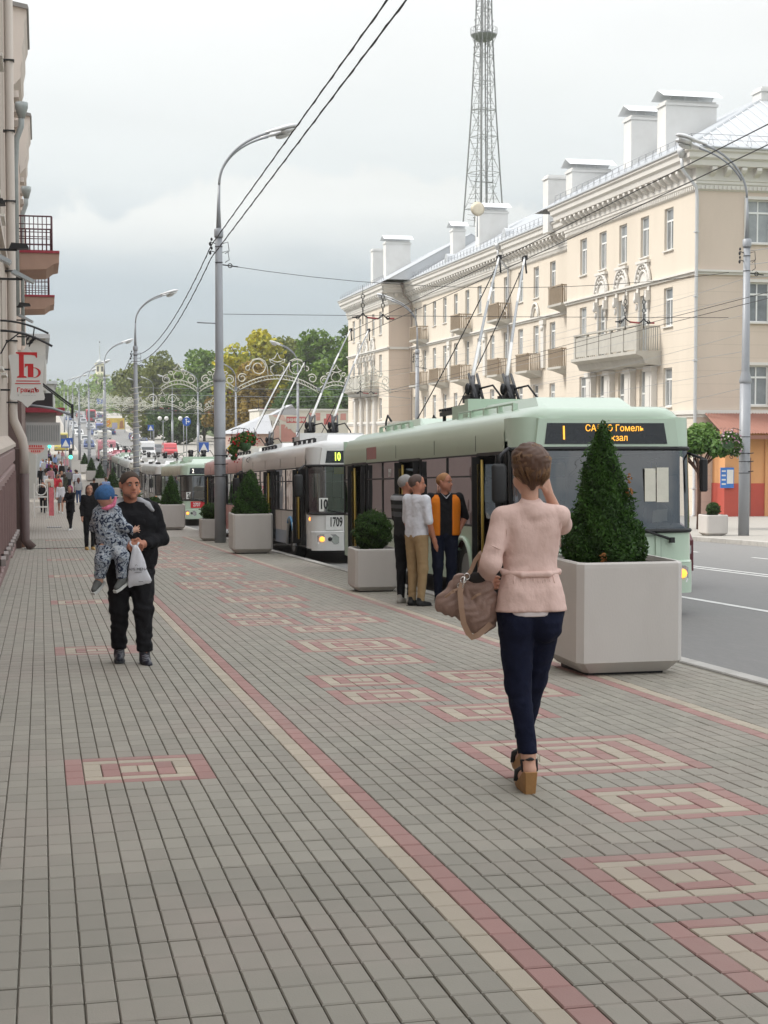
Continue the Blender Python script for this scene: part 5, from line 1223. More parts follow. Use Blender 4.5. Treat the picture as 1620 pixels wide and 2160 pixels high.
    if detail:
        for yy in (2.6, 3.6, 4.6, 7.4, 8.3, 9.1):
            for xx in (.3, 1.45):
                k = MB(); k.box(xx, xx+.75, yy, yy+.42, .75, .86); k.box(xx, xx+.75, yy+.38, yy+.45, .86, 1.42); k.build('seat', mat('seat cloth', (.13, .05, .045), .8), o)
        k = MB(); w_ = (2.05, .45, 1.30)
        k.tube([(w_[0]+.22*math.cos(a), w_[1]+.05*math.sin(a), w_[2]+.2*math.sin(a)) for a in np.linspace(0, 6.28, 15)], .014, 5); k.tube([w_, (2.05, .35, 1.1)], .03, 5); k.build('steering_wheel', M_dark, o)
    # ---- lamps, wipers, plates
    M_or_ = emat('orange indicator glow', (1, .30, .04), 2.6)
    for s in (0, 1):
        x0 = .14
        pts = [(x0, .49), (x0+.03, .44), (x0+.42, .44), (x0+.48, .47), (x0+.48, .60), (x0+.40, .66), (x0+.06, .66), (x0, .63)]
        if s: pts = [(BW-x, z) for x, z in pts]
        def yat(x):
            P_ = plan(.55); 
            for (xa, ya), (xb, yb_) in zip(P_[2:], P_[3:]):
                if xa <= x <= xb: return ya+(yb_-ya)*(x-xa)/(xb-xa)
            return .1
        k = MB(); k.loft([[(x, yat(x)-.058, z) for x, z in pts], [(x, yat(x)-.04, z) for x, z in pts]], True, True); hl_ = k.build('headlight', M_headl, o)
        cx = .24 if s == 0 else BW-.24; cx2 = .42 if s == 0 else BW-.42
        MB().ball((cx, yat(cx)-.06, .555), .062, .02, .058, 10, 6).build('indicator', M_or_, hl_); MB().ball((cx2, yat(cx2)-.055, .555), .05, .02, .05, 10, 6).build('reflector', M_dark, hl_)
    if not c_body[1] > c_body[0]*1.1: MB().ball((.02, .3, 1.0), .02, .05, .045, 8, 5).build('side_repeater', M_or_, o)
    for cx, dx in ((1.55, .55), (.62, .5)):
        k = MB(); k.tube([(cx+dx*.9, -.04, 1.0), (cx+dx*.2, -.03, 1.13), (cx-.25, -.02, 1.2)], [.02, .014, .008], 5); k.box(cx+dx*.9-.03, cx+dx*.9+.03, -.06, 0, .96, 1.03); k.build('wiper', M_black, o)
    k = MB(); k.box(.10+.8, .10+1.35, -.064, -.056, .40, .50); k.build('number_plate', M_white, o)
    k = MB(); k.tube([(.04, .3, 2.16), (-.12, .12, 2.2), (-.26, .06, 2.1), (-.27, .05, 2.0)], .022, 5); k.build('mirror_arm', M_dark, o)
    k = MB(); k.loft([[(-.27+.10*math.cos(t), .05+.045*math.sin(t), z) for t in np.linspace(0, 6.28, 13)[:-1]] if ok else [(-.27+.07*math.cos(t), .05+.03*math.sin(t), z) for t in np.linspace(0, 6.28, 13)[:-1]] for z, ok in ((1.50, 0), (1.54, 1), (1.96, 1), (2.0, 0))], True, True, True); k.build('mirror', M_black, o)
    k = MB(); k.tube([(BW-.04, .3, 2.14), (BW+.13, .12, 2.05)], .02, 5); k.box(BW+.06, BW+.16, .06, .14, 1.62, 2.06, .02); k.build('mirror', M_black, o)
    if route_plate:
        k = MB(); k.box(.19, .39, .035, .040, 1.17, 1.47); rp_ = k.build('route_card', mat('white card', (.75, .75, .72), .6), o); text(route_plate, .29, M_black, rp_, (.29, .030, 1.32), FRONT, bold=.010, sx=.66)
    if fleet:
        txt, bg = fleet
        if bg: k = MB(); k.box(.38, 1.75, -.008, -.001, .78, 1.06); fo = k.build('fleet_panel', mat('red number panel', (.58, .02, .03), .4), o); text(txt, .22, M_white, fo, (.64, -.012, .92), FRONT, bold=.006, sx=.72)
        else: k = MB(); k.box(.33, .80, -.004, .003, .76, 1.08); fo = k.build('fleet_panel', mat('number panel white', (.72, .72, .71), .5), o); text(txt, .29, M_black, fo, (.56, -.008, .925), FRONT, bold=.006, sx=.52)
    # ---- roof equipment
    k = MB(); k.loft([[(.50, y, 2.74), (.62, y, z), (BW-.62, y, z), (BW-.50, y, 2.74)] for y, z in ((.75, 2.76), (1.25, 2.92), (3.6, 2.93), (3.9, 2.78))], True, True); k.build('roof_box', MBd, o)
    k = MB(); k.box(.42, BW-.42, 3.95, 4.15, 2.75, 3.05); k.box(.45, .9, 4.2, 5.0, 2.76, 2.98); k.build('roof_box', MBd, o)
    k = MB()
    for y in np.arange(4.3, 6.6, .16): k.box(.65, BW-.65, y, y+.07, 2.98, 3.02)
    for x in (.66, BW-.72): k.box(x, x+.06, 4.2, 6.6, 2.9, 2.97); 
    for x in (.7, 1.2, BW-.76): 
        for y in (4.3, 5.4, 6.5): k.box(x, x+.05, y, y+.05, 2.75, 2.98)
    k.build('roof_platform', M_dark, o)
    for (a, b) in ((1.2, 4.0), (7.2, 9.6)):
        k = MB(); k.tube([(.30, a, 2.83), (.30, b, 2.83)], .018, 5)
        for y in np.linspace(a, b, 5): k.box(.27, .34, y-.03, y+.03, 2.70, 2.83)
        k.build('roof_rail', M_dark if c_body[0] > .6 else MBd, o)
    k = MB(); k.loft([[(.42, y, 2.74), (.5, y, z), (BW-.5, y, z), (BW-.42, y, 2.74)] for y, z in ((7.0, 2.78), (7.3, 2.9), (9.9, 2.9), (10.1, 2.78))], True, True); k.build('rear_roof_box', MBd, o)
    k = MB()
    for x in (.75, BW-.75): k.tube([(x, 11.2, 2.75), (x, 11.15, 3.0), (x+.0, 11.0, 3.12), (x+.05, 10.9, 3.0)], .022, 5); k.tube([(x, 11.15, 2.8), (x, 10.4, 2.78)], .02, 4)
    k.build('pole_hook', M_dark, o)
    for yy in (2.02, 4.35, 7.0, 9.42):
        k = MB(); k.box(-.018, -.0135, yy, yy+.008, 2.2, 2.42); k.box(-.004, -.001, yy, yy+.008, .66, 1.13) if not any(a_ < yy < b_ for a_, b_ in doors) else None; k.build('panel_seam', M_dark, o)
    # ---- trolley poles
    tip = pole_tip or ((TX['near'][0]-X), (TX['near'][1]-X))
    Mp = mat('trolley pole %.2f' % polecol[0], polecol, .45, .1, .05)
    for i, x0 in enumerate((.92, 1.52)):
        ty = 5.6+6.1; a = Vector((x0, 5.6, 3.30)); b = Vector((tip[i], ty, CH+.13)) if up else Vector((x0+(-.12 if i == 0 else .12), 11.5, 3.08)); 
        k = MB()
        k.lathe([(.11, 2.98), (.11, 3.08), (.06, 3.1), (.06, 3.22)], 10, (x0, 5.5, 0)); k.box(x0-.09, x0+.09, 5.3, 5.75, 3.08, 3.2); k.tube([(x0, 5.2, 3.1), (x0, 5.45, 3.35), tuple(a.lerp(b, .08))], .042, 6); k.ball((x0-.07, 5.5, 3.30), .05, .07, .10, 8, 6); k.box(x0+.02, x0+.12, 5.4, 5.7, 3.2, 3.38, .02)
        for s in (-.07, .07): k.tube([(x0+s, 5.1, 3.12), tuple(a.lerp(b, .075)+Vector((s, 0, .05)))], .025, 5)
        k.tube([(x0+.1, 5.4, 3.3), (x0+.3, 5.3, 3.35), (x0+.42, 5.2, 3.15), (x0+.45, 5.2, 3.02)], .018, 5); k.build('pole_base', M_dark, o)
        k = MB(); n = 14; pts = [a.lerp(b, t/n)+Vector((0, 0, .10*math.sin(math.pi*t/n))) for t in range(n+1)]
        k.tube(pts, [.031-.013*t/n for t in range(n+1)], 8); po = k.build('trolley_pole', Mp, o)
        if detail:
            for f0, f1 in ((.06, .27), (.56, .68), (.9, .97)):
                k = MB(); q0 = int(f0*n); pp = [a.lerp(b, t)+Vector((0, 0, .10*math.sin(math.pi*t))) for t in np.linspace(f0, f1, 5)]; k.tube(pp, [.0335-.013*t for t in np.linspace(f0, f1, 5)], 8); k.build('pole_band', M_white, po)
        k = MB(); k.box(b.x-.03, b.x+.03, b.y-.1, b.y+.12, b.z-.07, b.z+.02); k.tube([tuple(b), tuple(b+Vector((0, -.1, -.35)))], .02, 5); k.build('contact_head', M_dark, po)
        if up: k = MB(); k.tube(sag(tuple(a.lerp(b, .93)), (x0+.1*(i*2-1), 11.75, 1.9), .12, 10), .011, 4); k.build('rope', M_dark, o)
    return o
GRN = (.49, .61, .49); GSD = (.41, .49, .37); WHT = (.70, .70, .69); GLW = (.40, .53, .36)
b1 = bus('pale green trolleybus nearest the camera with an orange lit display reading 1', GRN, (.41, .53, .41), 5.97, 18.75, '1', dest=('САЛЕО Гомель', 'Вокзал'), c_side=GSD, polecol=(.33, .345, .36))
# extra detail of the nearest trolleybus: papers and cab things behind the windscreen, side route boards
for x0, x1, z0, z1 in ((1.69, 1.84, 1.5, 1.93), (1.855, 2.02, 1.49, 1.94)): MB().box(x0, x1, .012, .016, z0, z1).build('paper_sheet', mat('paper', (.72, .70, .60), .8), b1)
k = MB(); k.add([(1.85, .16, 1.22), (2.07, .18, 1.24), (2.09, .22, 1.40), (1.88, .2, 1.38)], [(0, 1, 2, 3)]); k.build('paper_sheet', mat('paper', (.72, .70, .60), .8), b1)
MB().box(-.015, -.012, 8.6, 9.45, 2.22, 2.44).build('side_route_board', mat('faded red board', (.33, .13, .12), .4), b1)
MB().box(1.83, 1.90, -.009, -.001, .74, 1.08).build('hatch_line', MATS['bus paint 0.49 0.61 0.49'] if 'bus paint 0.49 0.61 0.49' in MATS else M_dark, b1); k = MB()
for z0, z1, x0, x1 in ((.74, .745, .5, 1.9), (1.05, 1.055, .5, 1.9), (.745, 1.05, 1.9, 1.905), (.745, 1.05, .5, .505)): k.box(x0, x1, -.004, -.0005, z0, z1)
k.build('panel_gap', M_dark, b1)
text('19', .2, M_white, b1, (.003, 7.6, 1.95), (math.pi/2, 0, -math.pi/2), name='window_number')
b2 = bus('white and pale grey trolleybus with yellow lit 10 and number 1709', WHT, (.20, .25, .33), 5.97, 33.65, '10', disp=(.75, .95, .12), fleet=('1709', False), route_plate='10', c_side=(.58, .53, .49), open_doors=True, polecol=(.30, .31, .32))
b2.location.x = 5.84
MB().box(.55, BW-.3, .10, .12, 2.0, 2.15).build('yellow_sunstrip', mat('sunstrip yellow', (.72, .60, .12), .6), b2)
k = MB(); k.tube([(.95, -.06, 1.10), (1.75, -.045, 1.22)], .022, 6); k.build('blue_wiper', mat('blue wiper', (.04, .10, .42), .4), b2)
k = MB(); k.tube([(-.035, 2.75+.52*math.cos(t), .36+.64*math.sin(t)) for t in np.linspace(2.6, .9, 8)], .035, 5); k.build('blue_arch_trim', mat('blue trim', (.08, .28, .52), .4), b2)
b3 = bus('red trolleybus with white and yellow front between the white and the route 2 ones', (.70, .68, .60), (.42, .10, .09), 5.97, 45.9, None, c_side=(.50, .16, .14), polecol=(.62, .63, .62))
MB().box(.38, BW-.2, -.012, -.002, .72, 1.06).build('yellow_front_band', mat('yellow band', (.72, .42, .02), .4), b3); k = MB(); k.box(.3, BW-.3, .03, .09, 2.21, 2.27); k.build('yellow_front_band', mat('yellow band', (.72, .42, .02), .4), b3)
b4 = bus('green trolleybus with red number panel 2707 showing route 2', GRN, (.41, .53, .41), 5.97, 67.2, '2', disp=(.9, .85, .75), fleet=('2707', True), route_plate='2', c_side=(.37, .35, .22), open_doors=False, up=False)
kinds = [(WHT, (.30, .32, .35), (.40, .40, .37), 'white trolleybus with dark mirror right behind the route 2 one'), ((.62, .62, .60), (.3, .3, .3), (.33, .31, .28), 'grey-sided trolleybus, second behind the route 2 one'), (WHT, (.4, .4, .4), (.5, .5, .48), 'white trolleybus, third behind the route 2 one'), ((.50, .58, .50), (.3, .3, .3), (.30, .28, .24), 'greenish trolleybus, fourth behind the route 2 one'), ((.55, .20, .24), (.4, .2, .2), (.50, .2, .24), 'pink-red trolleybus near the far end of the queue'), (WHT, (.3, .3, .3), (.4, .4, .4), 'last white trolleybus of the queue')]
for i, (a_, b_, c_, lab) in enumerate(kinds): bus(lab, a_, b_, 5.97, 82.5+i*13.6, None, c_side=c_, open_doors=False, detail=False, up=False)

# ================================================================== OTHER VEHICLES
CARM = {}
def carmesh(L, Wd, H, kind):
    k = (L, Wd, H, kind)
    if k in CARM: return CARM[k]
    if kind == 'car': sil = [(0, .28), (0, .62), (.12, .74), (.95, .84), (1.5, H-.06), (1.8, H), (3.0, H), (3.7, .92), (L-.05, .88), (L, .6), (L, .28)]
    elif kind == 'van': sil = [(0, .3), (0, .8), (.2, 1.0), (.7, 1.15), (1.15, H-.1), (1.5, H), (L-.1, H), (L, H-.2), (L, .3)]
    else: sil = [(0, .35), (0, 1.1), (.1, 2.0), (.3, H-.1), (.5, H), (L-.1, H), (L, H-.1), (L, .35)]
    m = MB(); n = len(sil)
    def wz(z): return Wd/2*(1-.16*max(0, z-.85)/max(.1, H-.85)) if kind == 'car' else Wd/2*(1-.05*max(0, z-.9)/(H-.9))
    m.loft([[(-wz(z)*s, y, z) for y, z in sil] for s in (1, .9, -.9, -1)], True, True)
    body = m.mesh('body', [])
    gls = MB()
    zb, zt = (.9, H-.12) if kind == 'car' else (1.15, H-.35)
    if kind == 'car': gls.add([(-.6, .98, .92), (.6, .98, .92), (.55, 1.5, H-.1), (-.55, 1.5, H-.1)], [(0, 1, 2, 3)]); gls.add([(-.6, 3.66, .98), (.6, 3.66, .98), (.55, 3.05, H-.05), (-.55, 3.05, H-.05)], [(0, 1, 2, 3)]); a, b = 1.3, 3.3
    else: gls.add([(-Wd*.42, .0 if kind == 'bus' else .72, zb), (Wd*.42, .0 if kind == 'bus' else .72, zb), (Wd*.4, .25 if kind == 'bus' else 1.1, zt), (-Wd*.4, .25 if kind == 'bus' else 1.1, zt)], [(0, 1, 2, 3)]); a, b = .9, L-.4
    gls.v = [(x, y-.03 if y < 2 else y+.03, z+.02) for x, y, z in gls.v]
    for s in (-1, 1): gls.add([(s*(wz(zb)+.01), a, zb), (s*(wz(zb)+.01), b, zb), (s*(wz(zt)+.01), b-.25, zt), (s*(wz(zt)+.01), a+.4, zt)], [(0, 1, 2, 3)])
    wh = []
    for s in (-1, 1):
        for y in (.8, L-.85):
            w = MB(); w.loft([[(s*(Wd/2+dx), y+r*math.cos(t), .32+r*math.sin(t)) for t in np.linspace(0, 6.28, 15)[:-1]] for dx, r in ((-.2, .3), (-.2, .32), (-.01, .32), (.01, .2))], True, True); wh.append(w.mesh('wheel', M_black))
    lt = MB()
    for s in (-1, 1): lt.box(s*Wd*.36-.16, s*Wd*.36+.16, -.03, .02, .58, .72)
    CARM[k] = (body, gls.mesh('windows', mat('car glass', (.03, .035, .04), .08, spec=.8)), wh, lt.mesh('headlights', M_headl)); return CARM[k]
M_tail = mat('red tail lamp', (.45, .015, .02), .3)
def car(X, Y, col, lab, kind='car', away=False, L=4.2, Wd=1.72, H=1.45, dz=-.13, yaw=0, group='cars on the avenue', parts=True):
    body, gl, wh, lt = carmesh(L, Wd, H, kind)
    t = thing({'car': 'car', 'van': 'van', 'bus': 'city_bus'}[kind], lab, {'car': 'car', 'van': 'van', 'bus': 'bus'}[kind], (X, Y+(L if away else 0), g(Y)+dz), (math.pi if away else 0)+yaw, group, slope(Y)*(-1 if away else 1))
    mm = mat('car paint %.2f %.2f %.2f' % col, col, .3, .0, .03, coat=.5); b = body.copy() if not body.materials else body
    if not b.materials: b.materials.append(mm)
    link('body', b, t); link('windows', gl, t)
    if parts:
        for w in wh: link('wheel', w, t)
        link('headlights' if not away else 'headlights', lt, t)
    if away:
        k = MB()
        for s in (-1, 1): k.box(s*Wd*.40-.1, s*Wd*.40+.1, L-.03, L+.02, .62, .95)
        k.build('tail_lights', M_tail, t)
    return t
car(9.68, 23.5, (.10, .012, .02), 'dark red car in the road mostly hidden by the nearest green trolleybus', 'van', False, 4.4, 1.5, 1.35)
car(14.5, 215, (.60, .60, .60), 'white van behind the trolleybus queue near the globe lamps', 'van', False, 5, 2.0, 2.3); car(18.2, 222, (.50, .03, .04), 'bright red van standing by the white van', 'van', False, 5, 1.9, 1.9)
car(12.5, 330, (.05, .08, .28), 'dark blue van coming down the avenue', 'van', False, 5, 2.1, 2.5); car(13.6, 430, (.55, .02, .05), 'red city bus coming down the distant hill', 'bus', False, 11, 2.6, 3.3); car(8.5, 205, (.50, .17, .20), 'small pinkish bus past the end of the queue', 'bus', False, 8, 2.4, 2.7)
car(3.2, 246, (.48, .40, .08), 'mustard yellow delivery van by the far pavement', 'van', False, 5, 2.1, 2.9); car(10.7, 265, (.5, .48, .44), 'small pale bus behind the row of planters', 'bus', False, 8, 2.3, 2.7)
cols = [((.62, .62, .62), 'white'), ((.35, .36, .38), 'silver'), ((.03, .03, .035), 'black'), ((.25, .02, .02), 'dark red'), ((.05, .08, .2), 'navy'), ((.45, .45, .43), 'light grey')]
rc = random.Random(21); ORD = ['first', 'second', 'third', 'fourth', 'fifth', 'sixth', 'seventh', 'eighth', 'ninth', 'tenth', 'eleventh', 'twelfth']; cnt_ = {}
LN = ['kerbside', 'inner downhill', 'inner uphill', 'far-side']
for i in range(44):
    c, n = cols[rc.choice([0, 0, 1, 1, 2, 3, 4, 5])]; lane = rc.choice([0, 1, 2, 3]); Y = 235+i*7.4+rc.uniform(0, 3); q = cnt_[(n, lane)] = cnt_.get((n, lane), -1)+1
    car([7.7, 11.3, 14.8, 17.6][lane]+rc.uniform(-.2, .2), Y, c, '%s %s car in the %s lane of the distant traffic on the hill' % (ORD[q], n, LN[lane]), 'car', lane > 1, group='distant traffic on the hill', parts=False)
for i in range(9): car(2.5-i*.7, 395+i*9, (.62, .62, .62) if i % 3 else (.35, .36, .38), '%s car up the slanting row parked on the green slope' % ORD[i], 'car', False, dz=.05, group='cars parked on the green slope', parts=False)

# ================================================================== SIGNS, TRAFFIC LIGHTS, POSTERS
M_sb = mat('sign blue', (.02, .10, .42), .4); M_sy = mat('sign yellow', (.75, .50, .02), .4)
def post(o, h, r=.04): MB().lathe([(r, 0), (r, h)], 8).build('post', M_gal, o)
def sign(X, Y, z, lab, kind, s=.7, postz=None):
    o = thing('traffic_sign', lab, 'traffic sign', (X, Y, g(Y)), 0, 'traffic signs down the avenue'); post(o, z+s/2)
    if kind == 'round': k = MB(); k.prism([(s/2*math.cos(a), z+s/2*math.sin(a)) for a in np.linspace(0, 6.28, 25)[:-1]], 'y', -.08, -.05); p = k.build('plate', M_sb, o); k = MB(); k.box(-.04*s*2, .0, -.086, -.081, z-.3*s, z+.3*s); k.box(0, .22*s, -.086, -.081, z-.04, z+.04); k.prism([(.2*s, z-.14*s), (.36*s, z), (.2*s, z+.14*s)], 'y', -.086, -.081); k.prism([(-.2*s, z+.2*s), (-.04*s, z+.36*s), (.1*s, z+.2*s)], 'y', -.087, -.082); k.build('arrow', M_white, p)
    elif kind == 'diamond': k = MB(); q = s*.6; k.prism([(q, z), (0, z+q), (-q, z), (0, z-q)], 'y', -.07, -.05); p = k.build('plate', M_white, o); q *= .66; k = MB(); k.prism([(q, z), (0, z+q), (-q, z), (0, z-q)], 'y', -.08, -.071); k.build('yellow_field', M_sy, p)
    elif kind == 'cross': k = MB(); k.box(-s/2, s/2, -.07, -.05, z-s/2, z+s/2); p = k.build('plate', M_sb, o); k = MB(); k.prism([(-.4*s, z-.38*s), (.4*s, z-.38*s), (0, z+.4*s)], 'y', -.08, -.071); p2 = k.build('triangle', M_white, p); 
    return o
sign(16.4, 178, 5.4, 'round blue sign with white arrows on a tall post', 'round', 1.0); sign(18.1, 150, 2.9, 'yellow and white diamond priority sign by the far-side traffic light', 'diamond', 1.0); sign(16.3, 158, 2.9, 'blue square crossing sign with white triangle left of the diamond', 'cross', 1.0); sign(2.5, 160, 3.3, 'blue crossing sign beside the kerbside green traffic light', 'cross', .9); sign(16.6, 240, 3.7, 'small white-edged crossing sign near the tree line', 'cross', .9)
sign(3.1, 172, 3.3, 'second crossing sign just behind the kerbside one', 'cross', .7)
k = thing('direction_board', 'dark blue direction board high over the road far away', 'direction sign', (15.7, 420, 9.6)); MB().box(-.9, .9, -.1, .1, 0, 1.4).build('panel', M_sb, k); MB().box(.95, 1.15, -.15, .15, -5.2, 1.6).build('post', M_gal, k)
def tlight(X, Y, z, lab):
    o = thing('traffic_light', lab, 'traffic light', (X, Y, g(Y)), 0, 'green traffic lights'); post(o, z+.2, .07); MB().box(-.18, .18, -.25, -.05, z-.5, z+.55, .03).build('housing', M_black, o)
    for i, c in enumerate(((.1, 1, .55), None, None)):
        kk = MB(); kk.ball((0, -.26, z-.32+i*.33), .2 if c else .12, .06, .2 if c else .12, 12, 8); kk.build('lens', emat('green signal', (.08, .95, .5), 2.2) if c else M_dark, o)
tlight(2.95, 158, 2.25, 'green traffic light at the kerbside crossing'); tlight(17.6, 149, 1.75, 'green traffic light across the road under the diamond sign'); tlight(1.0, 178, 2.9, 'smaller green traffic light farther along the pavement')
for X in (18.2, 21.3):
    Yg = 236; o = thing('globe_lamp', 'twin white globe lamp before the trees, %s one' % ('first' if X < 19 else 'second'), 'street lamp', (X, Yg, g(Yg)), 0, 'twin globe lamps'); post(o, 5.0, .06)
    for s in (-.5, .5): MB().ball((s, 0, 5.2), .32, .32, .32, 12, 8).build('globe', M_white, o)
    MB().tube([(-.5, 0, 4.9), (0, 0, 4.6), (.5, 0, 4.9)], .04, 5).build('arm', M_gal, o)
bb = thing('billboard', 'yellow and orange billboard beside the far road', 'billboard', (16.4, 350, 2.6)); bb.scale = (.84, 1, .78); MB().box(-2.4, 2.4, -.1, .1, 0, 3.2).build('poster', mat('poster yellow', (.72, .52, .12), .6, 0, .25, .8), bb)
m = MB(); m.box(-.9, .5, -.13, -.105, .2, 1.9); m.build('poster_shape', mat('poster lilac', (.45, .42, .55), .6), bb); m = MB(); m.prism([(1.0, .2), (2.2, .4), (1.9, 2.6), (1.2, 2.2)], 'y', -.13, -.105); m.build('poster_shape', mat('poster brown', (.42, .2, .1), .6), bb); m = MB(); m.prism([(-2.2, .6), (-1.2, 1.6), (-1.5, 2.8), (-2.2, 2.4)], 'y', -.13, -.105); m.build('poster_shape', mat('poster orange', (.75, .28, .04), .6), bb)
MB().box(2.42, 2.6, -.1, .1, -6, 3.3).build('post', M_gal, bb)
rs = thing('round_shop_sign', 'white and red lettered sign hanging over the far pavement', 'shop sign', (-.2, 73, g(73)+3.1)); m = MB(); m.prism([(-.32, .1), (-.4, .25), (-.4, .55), (-.2, .68), (.2, .68), (.4, .55), (.4, .25), (.32, .1), (.1, 0), (-.1, 0)], 'y', -.03, .03); m.build('sign_panel', mat('sign pinkish white', (.70, .50, .46), .5), rs)
for z0, z1 in ((.22, .26), (.48, .52)): MB().box(-.36, .36, -.04, -.031, z0, z1).build('red_band', M_red, rs)
for i in range(6): MB().box(-.3+i*.1, -.24+i*.1, -.04, -.031, .3, .44).build('red_letter', M_red, rs)
for i in range(5): MB().box(-.22+i*.09, -.17+i*.09, -.04, -.031, .08, .17).build('red_letter', M_red, rs)
MB().tube([(-.7, 0, .6), (-.3, 0, .6)], .02, 5).build('bracket', M_dark, rs)
sbd = thing('pavement_sign', 'white framed pavement sign with round emblem on the pavement', 'pavement sign', (.0, 78, g(78))); m = MB(); m.box(-.35, -.29, -.03, .03, 0, 1.7); m.box(.29, .35, -.03, .03, 0, 1.7); m.box(-.29, .29, -.03, .03, 1.0, 1.07); m.box(-.29, .29, -.03, .03, .5, .57); m.build('frame', M_white, sbd)
m = MB(); m.tube([(.26*math.cos(a), -.0, 1.38+.26*math.sin(a)) for a in np.linspace(0, 6.28, 17)], .03, 5); m.build('ring', M_white, sbd); m = MB(); m.box(.38, .62, -.02, .02, .1, 1.5); m.build('red_sheet', mat('pink red poster', (.65, .15, .18), .5, 0, .3, 6), sbd)
fb = thing('flower_basket', 'hanging basket of red flowers on the nearest kerbside lamp post', 'flower basket', (5.72, 44.1, g(44)+2.85), 0, 'hanging flower baskets')
def basket(o, flow, seed, side=1):
    global nr; nr = np.random.default_rng(seed)
    m = MB(); m.lathe([(.05, -.3), (.2, -.22), (.27, 0), (.25, .02)], 14); m.build('pot', mat('green pot', (.035, .09, .03), .6), o)
    C, d, r_, i_ = blob_cloud([(0, 0, .12, .3), (-.28*side, 0, .0, .25), (.2, 0, .15, .22), (-.42*side, 0, -.25, .17), (-.38*side, .05, -.5, .12)], 1500); leaves('foliage', C, d, .085, leafmat('basket leaves', (.04, .10, .02), (.13, .22, .05)), o, nr.uniform(0, 1, 1500), .8)
    C, d, r_, i_ = blob_cloud([(0, 0, .15, .33), (-.3*side, 0, .05, .28), (.3, 0, .12, .26), (-.42*side, 0, -.35, .18), (-.3*side, 0, -.6, .1)], 170); tag(leaves('flowers', C+d*.03, d, .075, flow, o, nr.uniform(0, 1, 170), .4), kind='stuff')
    m = MB(); m.tube([(-.5*side, 0, .45), (-.2*side, 0, .55), (.1, 0, .5), (.3, 0, .2), (.33, 0, -.1)], .014, 5)
    for q in range(5): m.tube([(-.5+q*.2, -.1, .0), (-.45+q*.2, -.1, .5), (-.3+q*.15, -.1, .55)], .008, 4)
    m.tube([(.15+.12*(1-t/14)*math.cos(t*.7), 0, -.62+.12*(1-t/14)*math.sin(t*.7)) for t in range(13)], .014, 4); m.build('basket_bracket', M_dark, o)
basket(fb, leafmat('red petals', (.42, .012, .02), (.6, .06, .05)), 4); fb.scale = (.8, .8, .8)
fb2 = thing('flower_basket', 'hanging basket of white and pink petunias on the post across the road', 'flower basket', (20.25, 43.2, g(43)+2.85), 0, 'hanging flower baskets'); basket(fb2, leafmat('white petals', (.45, .12, .3), (.75, .75, .7)), 6, -1); fb2.scale = (.8, .8, .75)
# ================================================================== PEOPLE (each figure one continuous surface from a blended field)
def nets(F, org, h):
    """surface nets on a scalar grid -> vertices, quads"""
    sh = F.shape; cs = (sh[0]-1, sh[1]-1, sh[2]-1)
    acc = np.zeros(cs+(3,), np.float32); cnt = np.zeros(cs, np.float32); quads = []
    ins = F < 0
    for ax in range(3):
        sl0 = [slice(None)]*3; sl1 = [slice(None)]*3; sl0[ax] = slice(0, -1); sl1[ax] = slice(1, None)
        a, b = F[tuple(sl0)], F[tuple(sl1)]; ch = ins[tuple(sl0)] != ins[tuple(sl1)]
        I = np.argwhere(ch)
        o1, o2 = [x for x in range(3) if x != ax]
        ok = (I[:, o1] > 0) & (I[:, o2] > 0) & (I[:, o1] < sh[o1]-1) & (I[:, o2] < sh[o2]-1); I = I[ok]
        va, vb = a[tuple(I.T)], b[tuple(I.T)]; t = va/(va-vb); P = I.astype(np.float32); P[:, ax] += t
        cells = []
        for d1, d2 in ((0, 0), (-1, 0), (-1, -1), (0, -1)):
            c = I.copy(); c[:, o1] += d1; c[:, o2] += d2; cells.append(c); np.add.at(acc, tuple(c.T), P); np.add.at(cnt, tuple(c.T), 1)
        idx = np.stack([np.ravel_multi_index(c.T, cs) for c in cells], 1)
        flip = (va < 0) ^ (ax == 1)
        idx[~flip] = idx[~flip][:, ::-1]; quads.append(idx)
    Q = np.concatenate(quads); u, inv = np.unique(Q, return_inverse=True)
    V = acc.reshape(-1, 3)[u]/cnt.reshape(-1)[u][:, None]
    return V*h+org, inv.reshape(Q.shape)
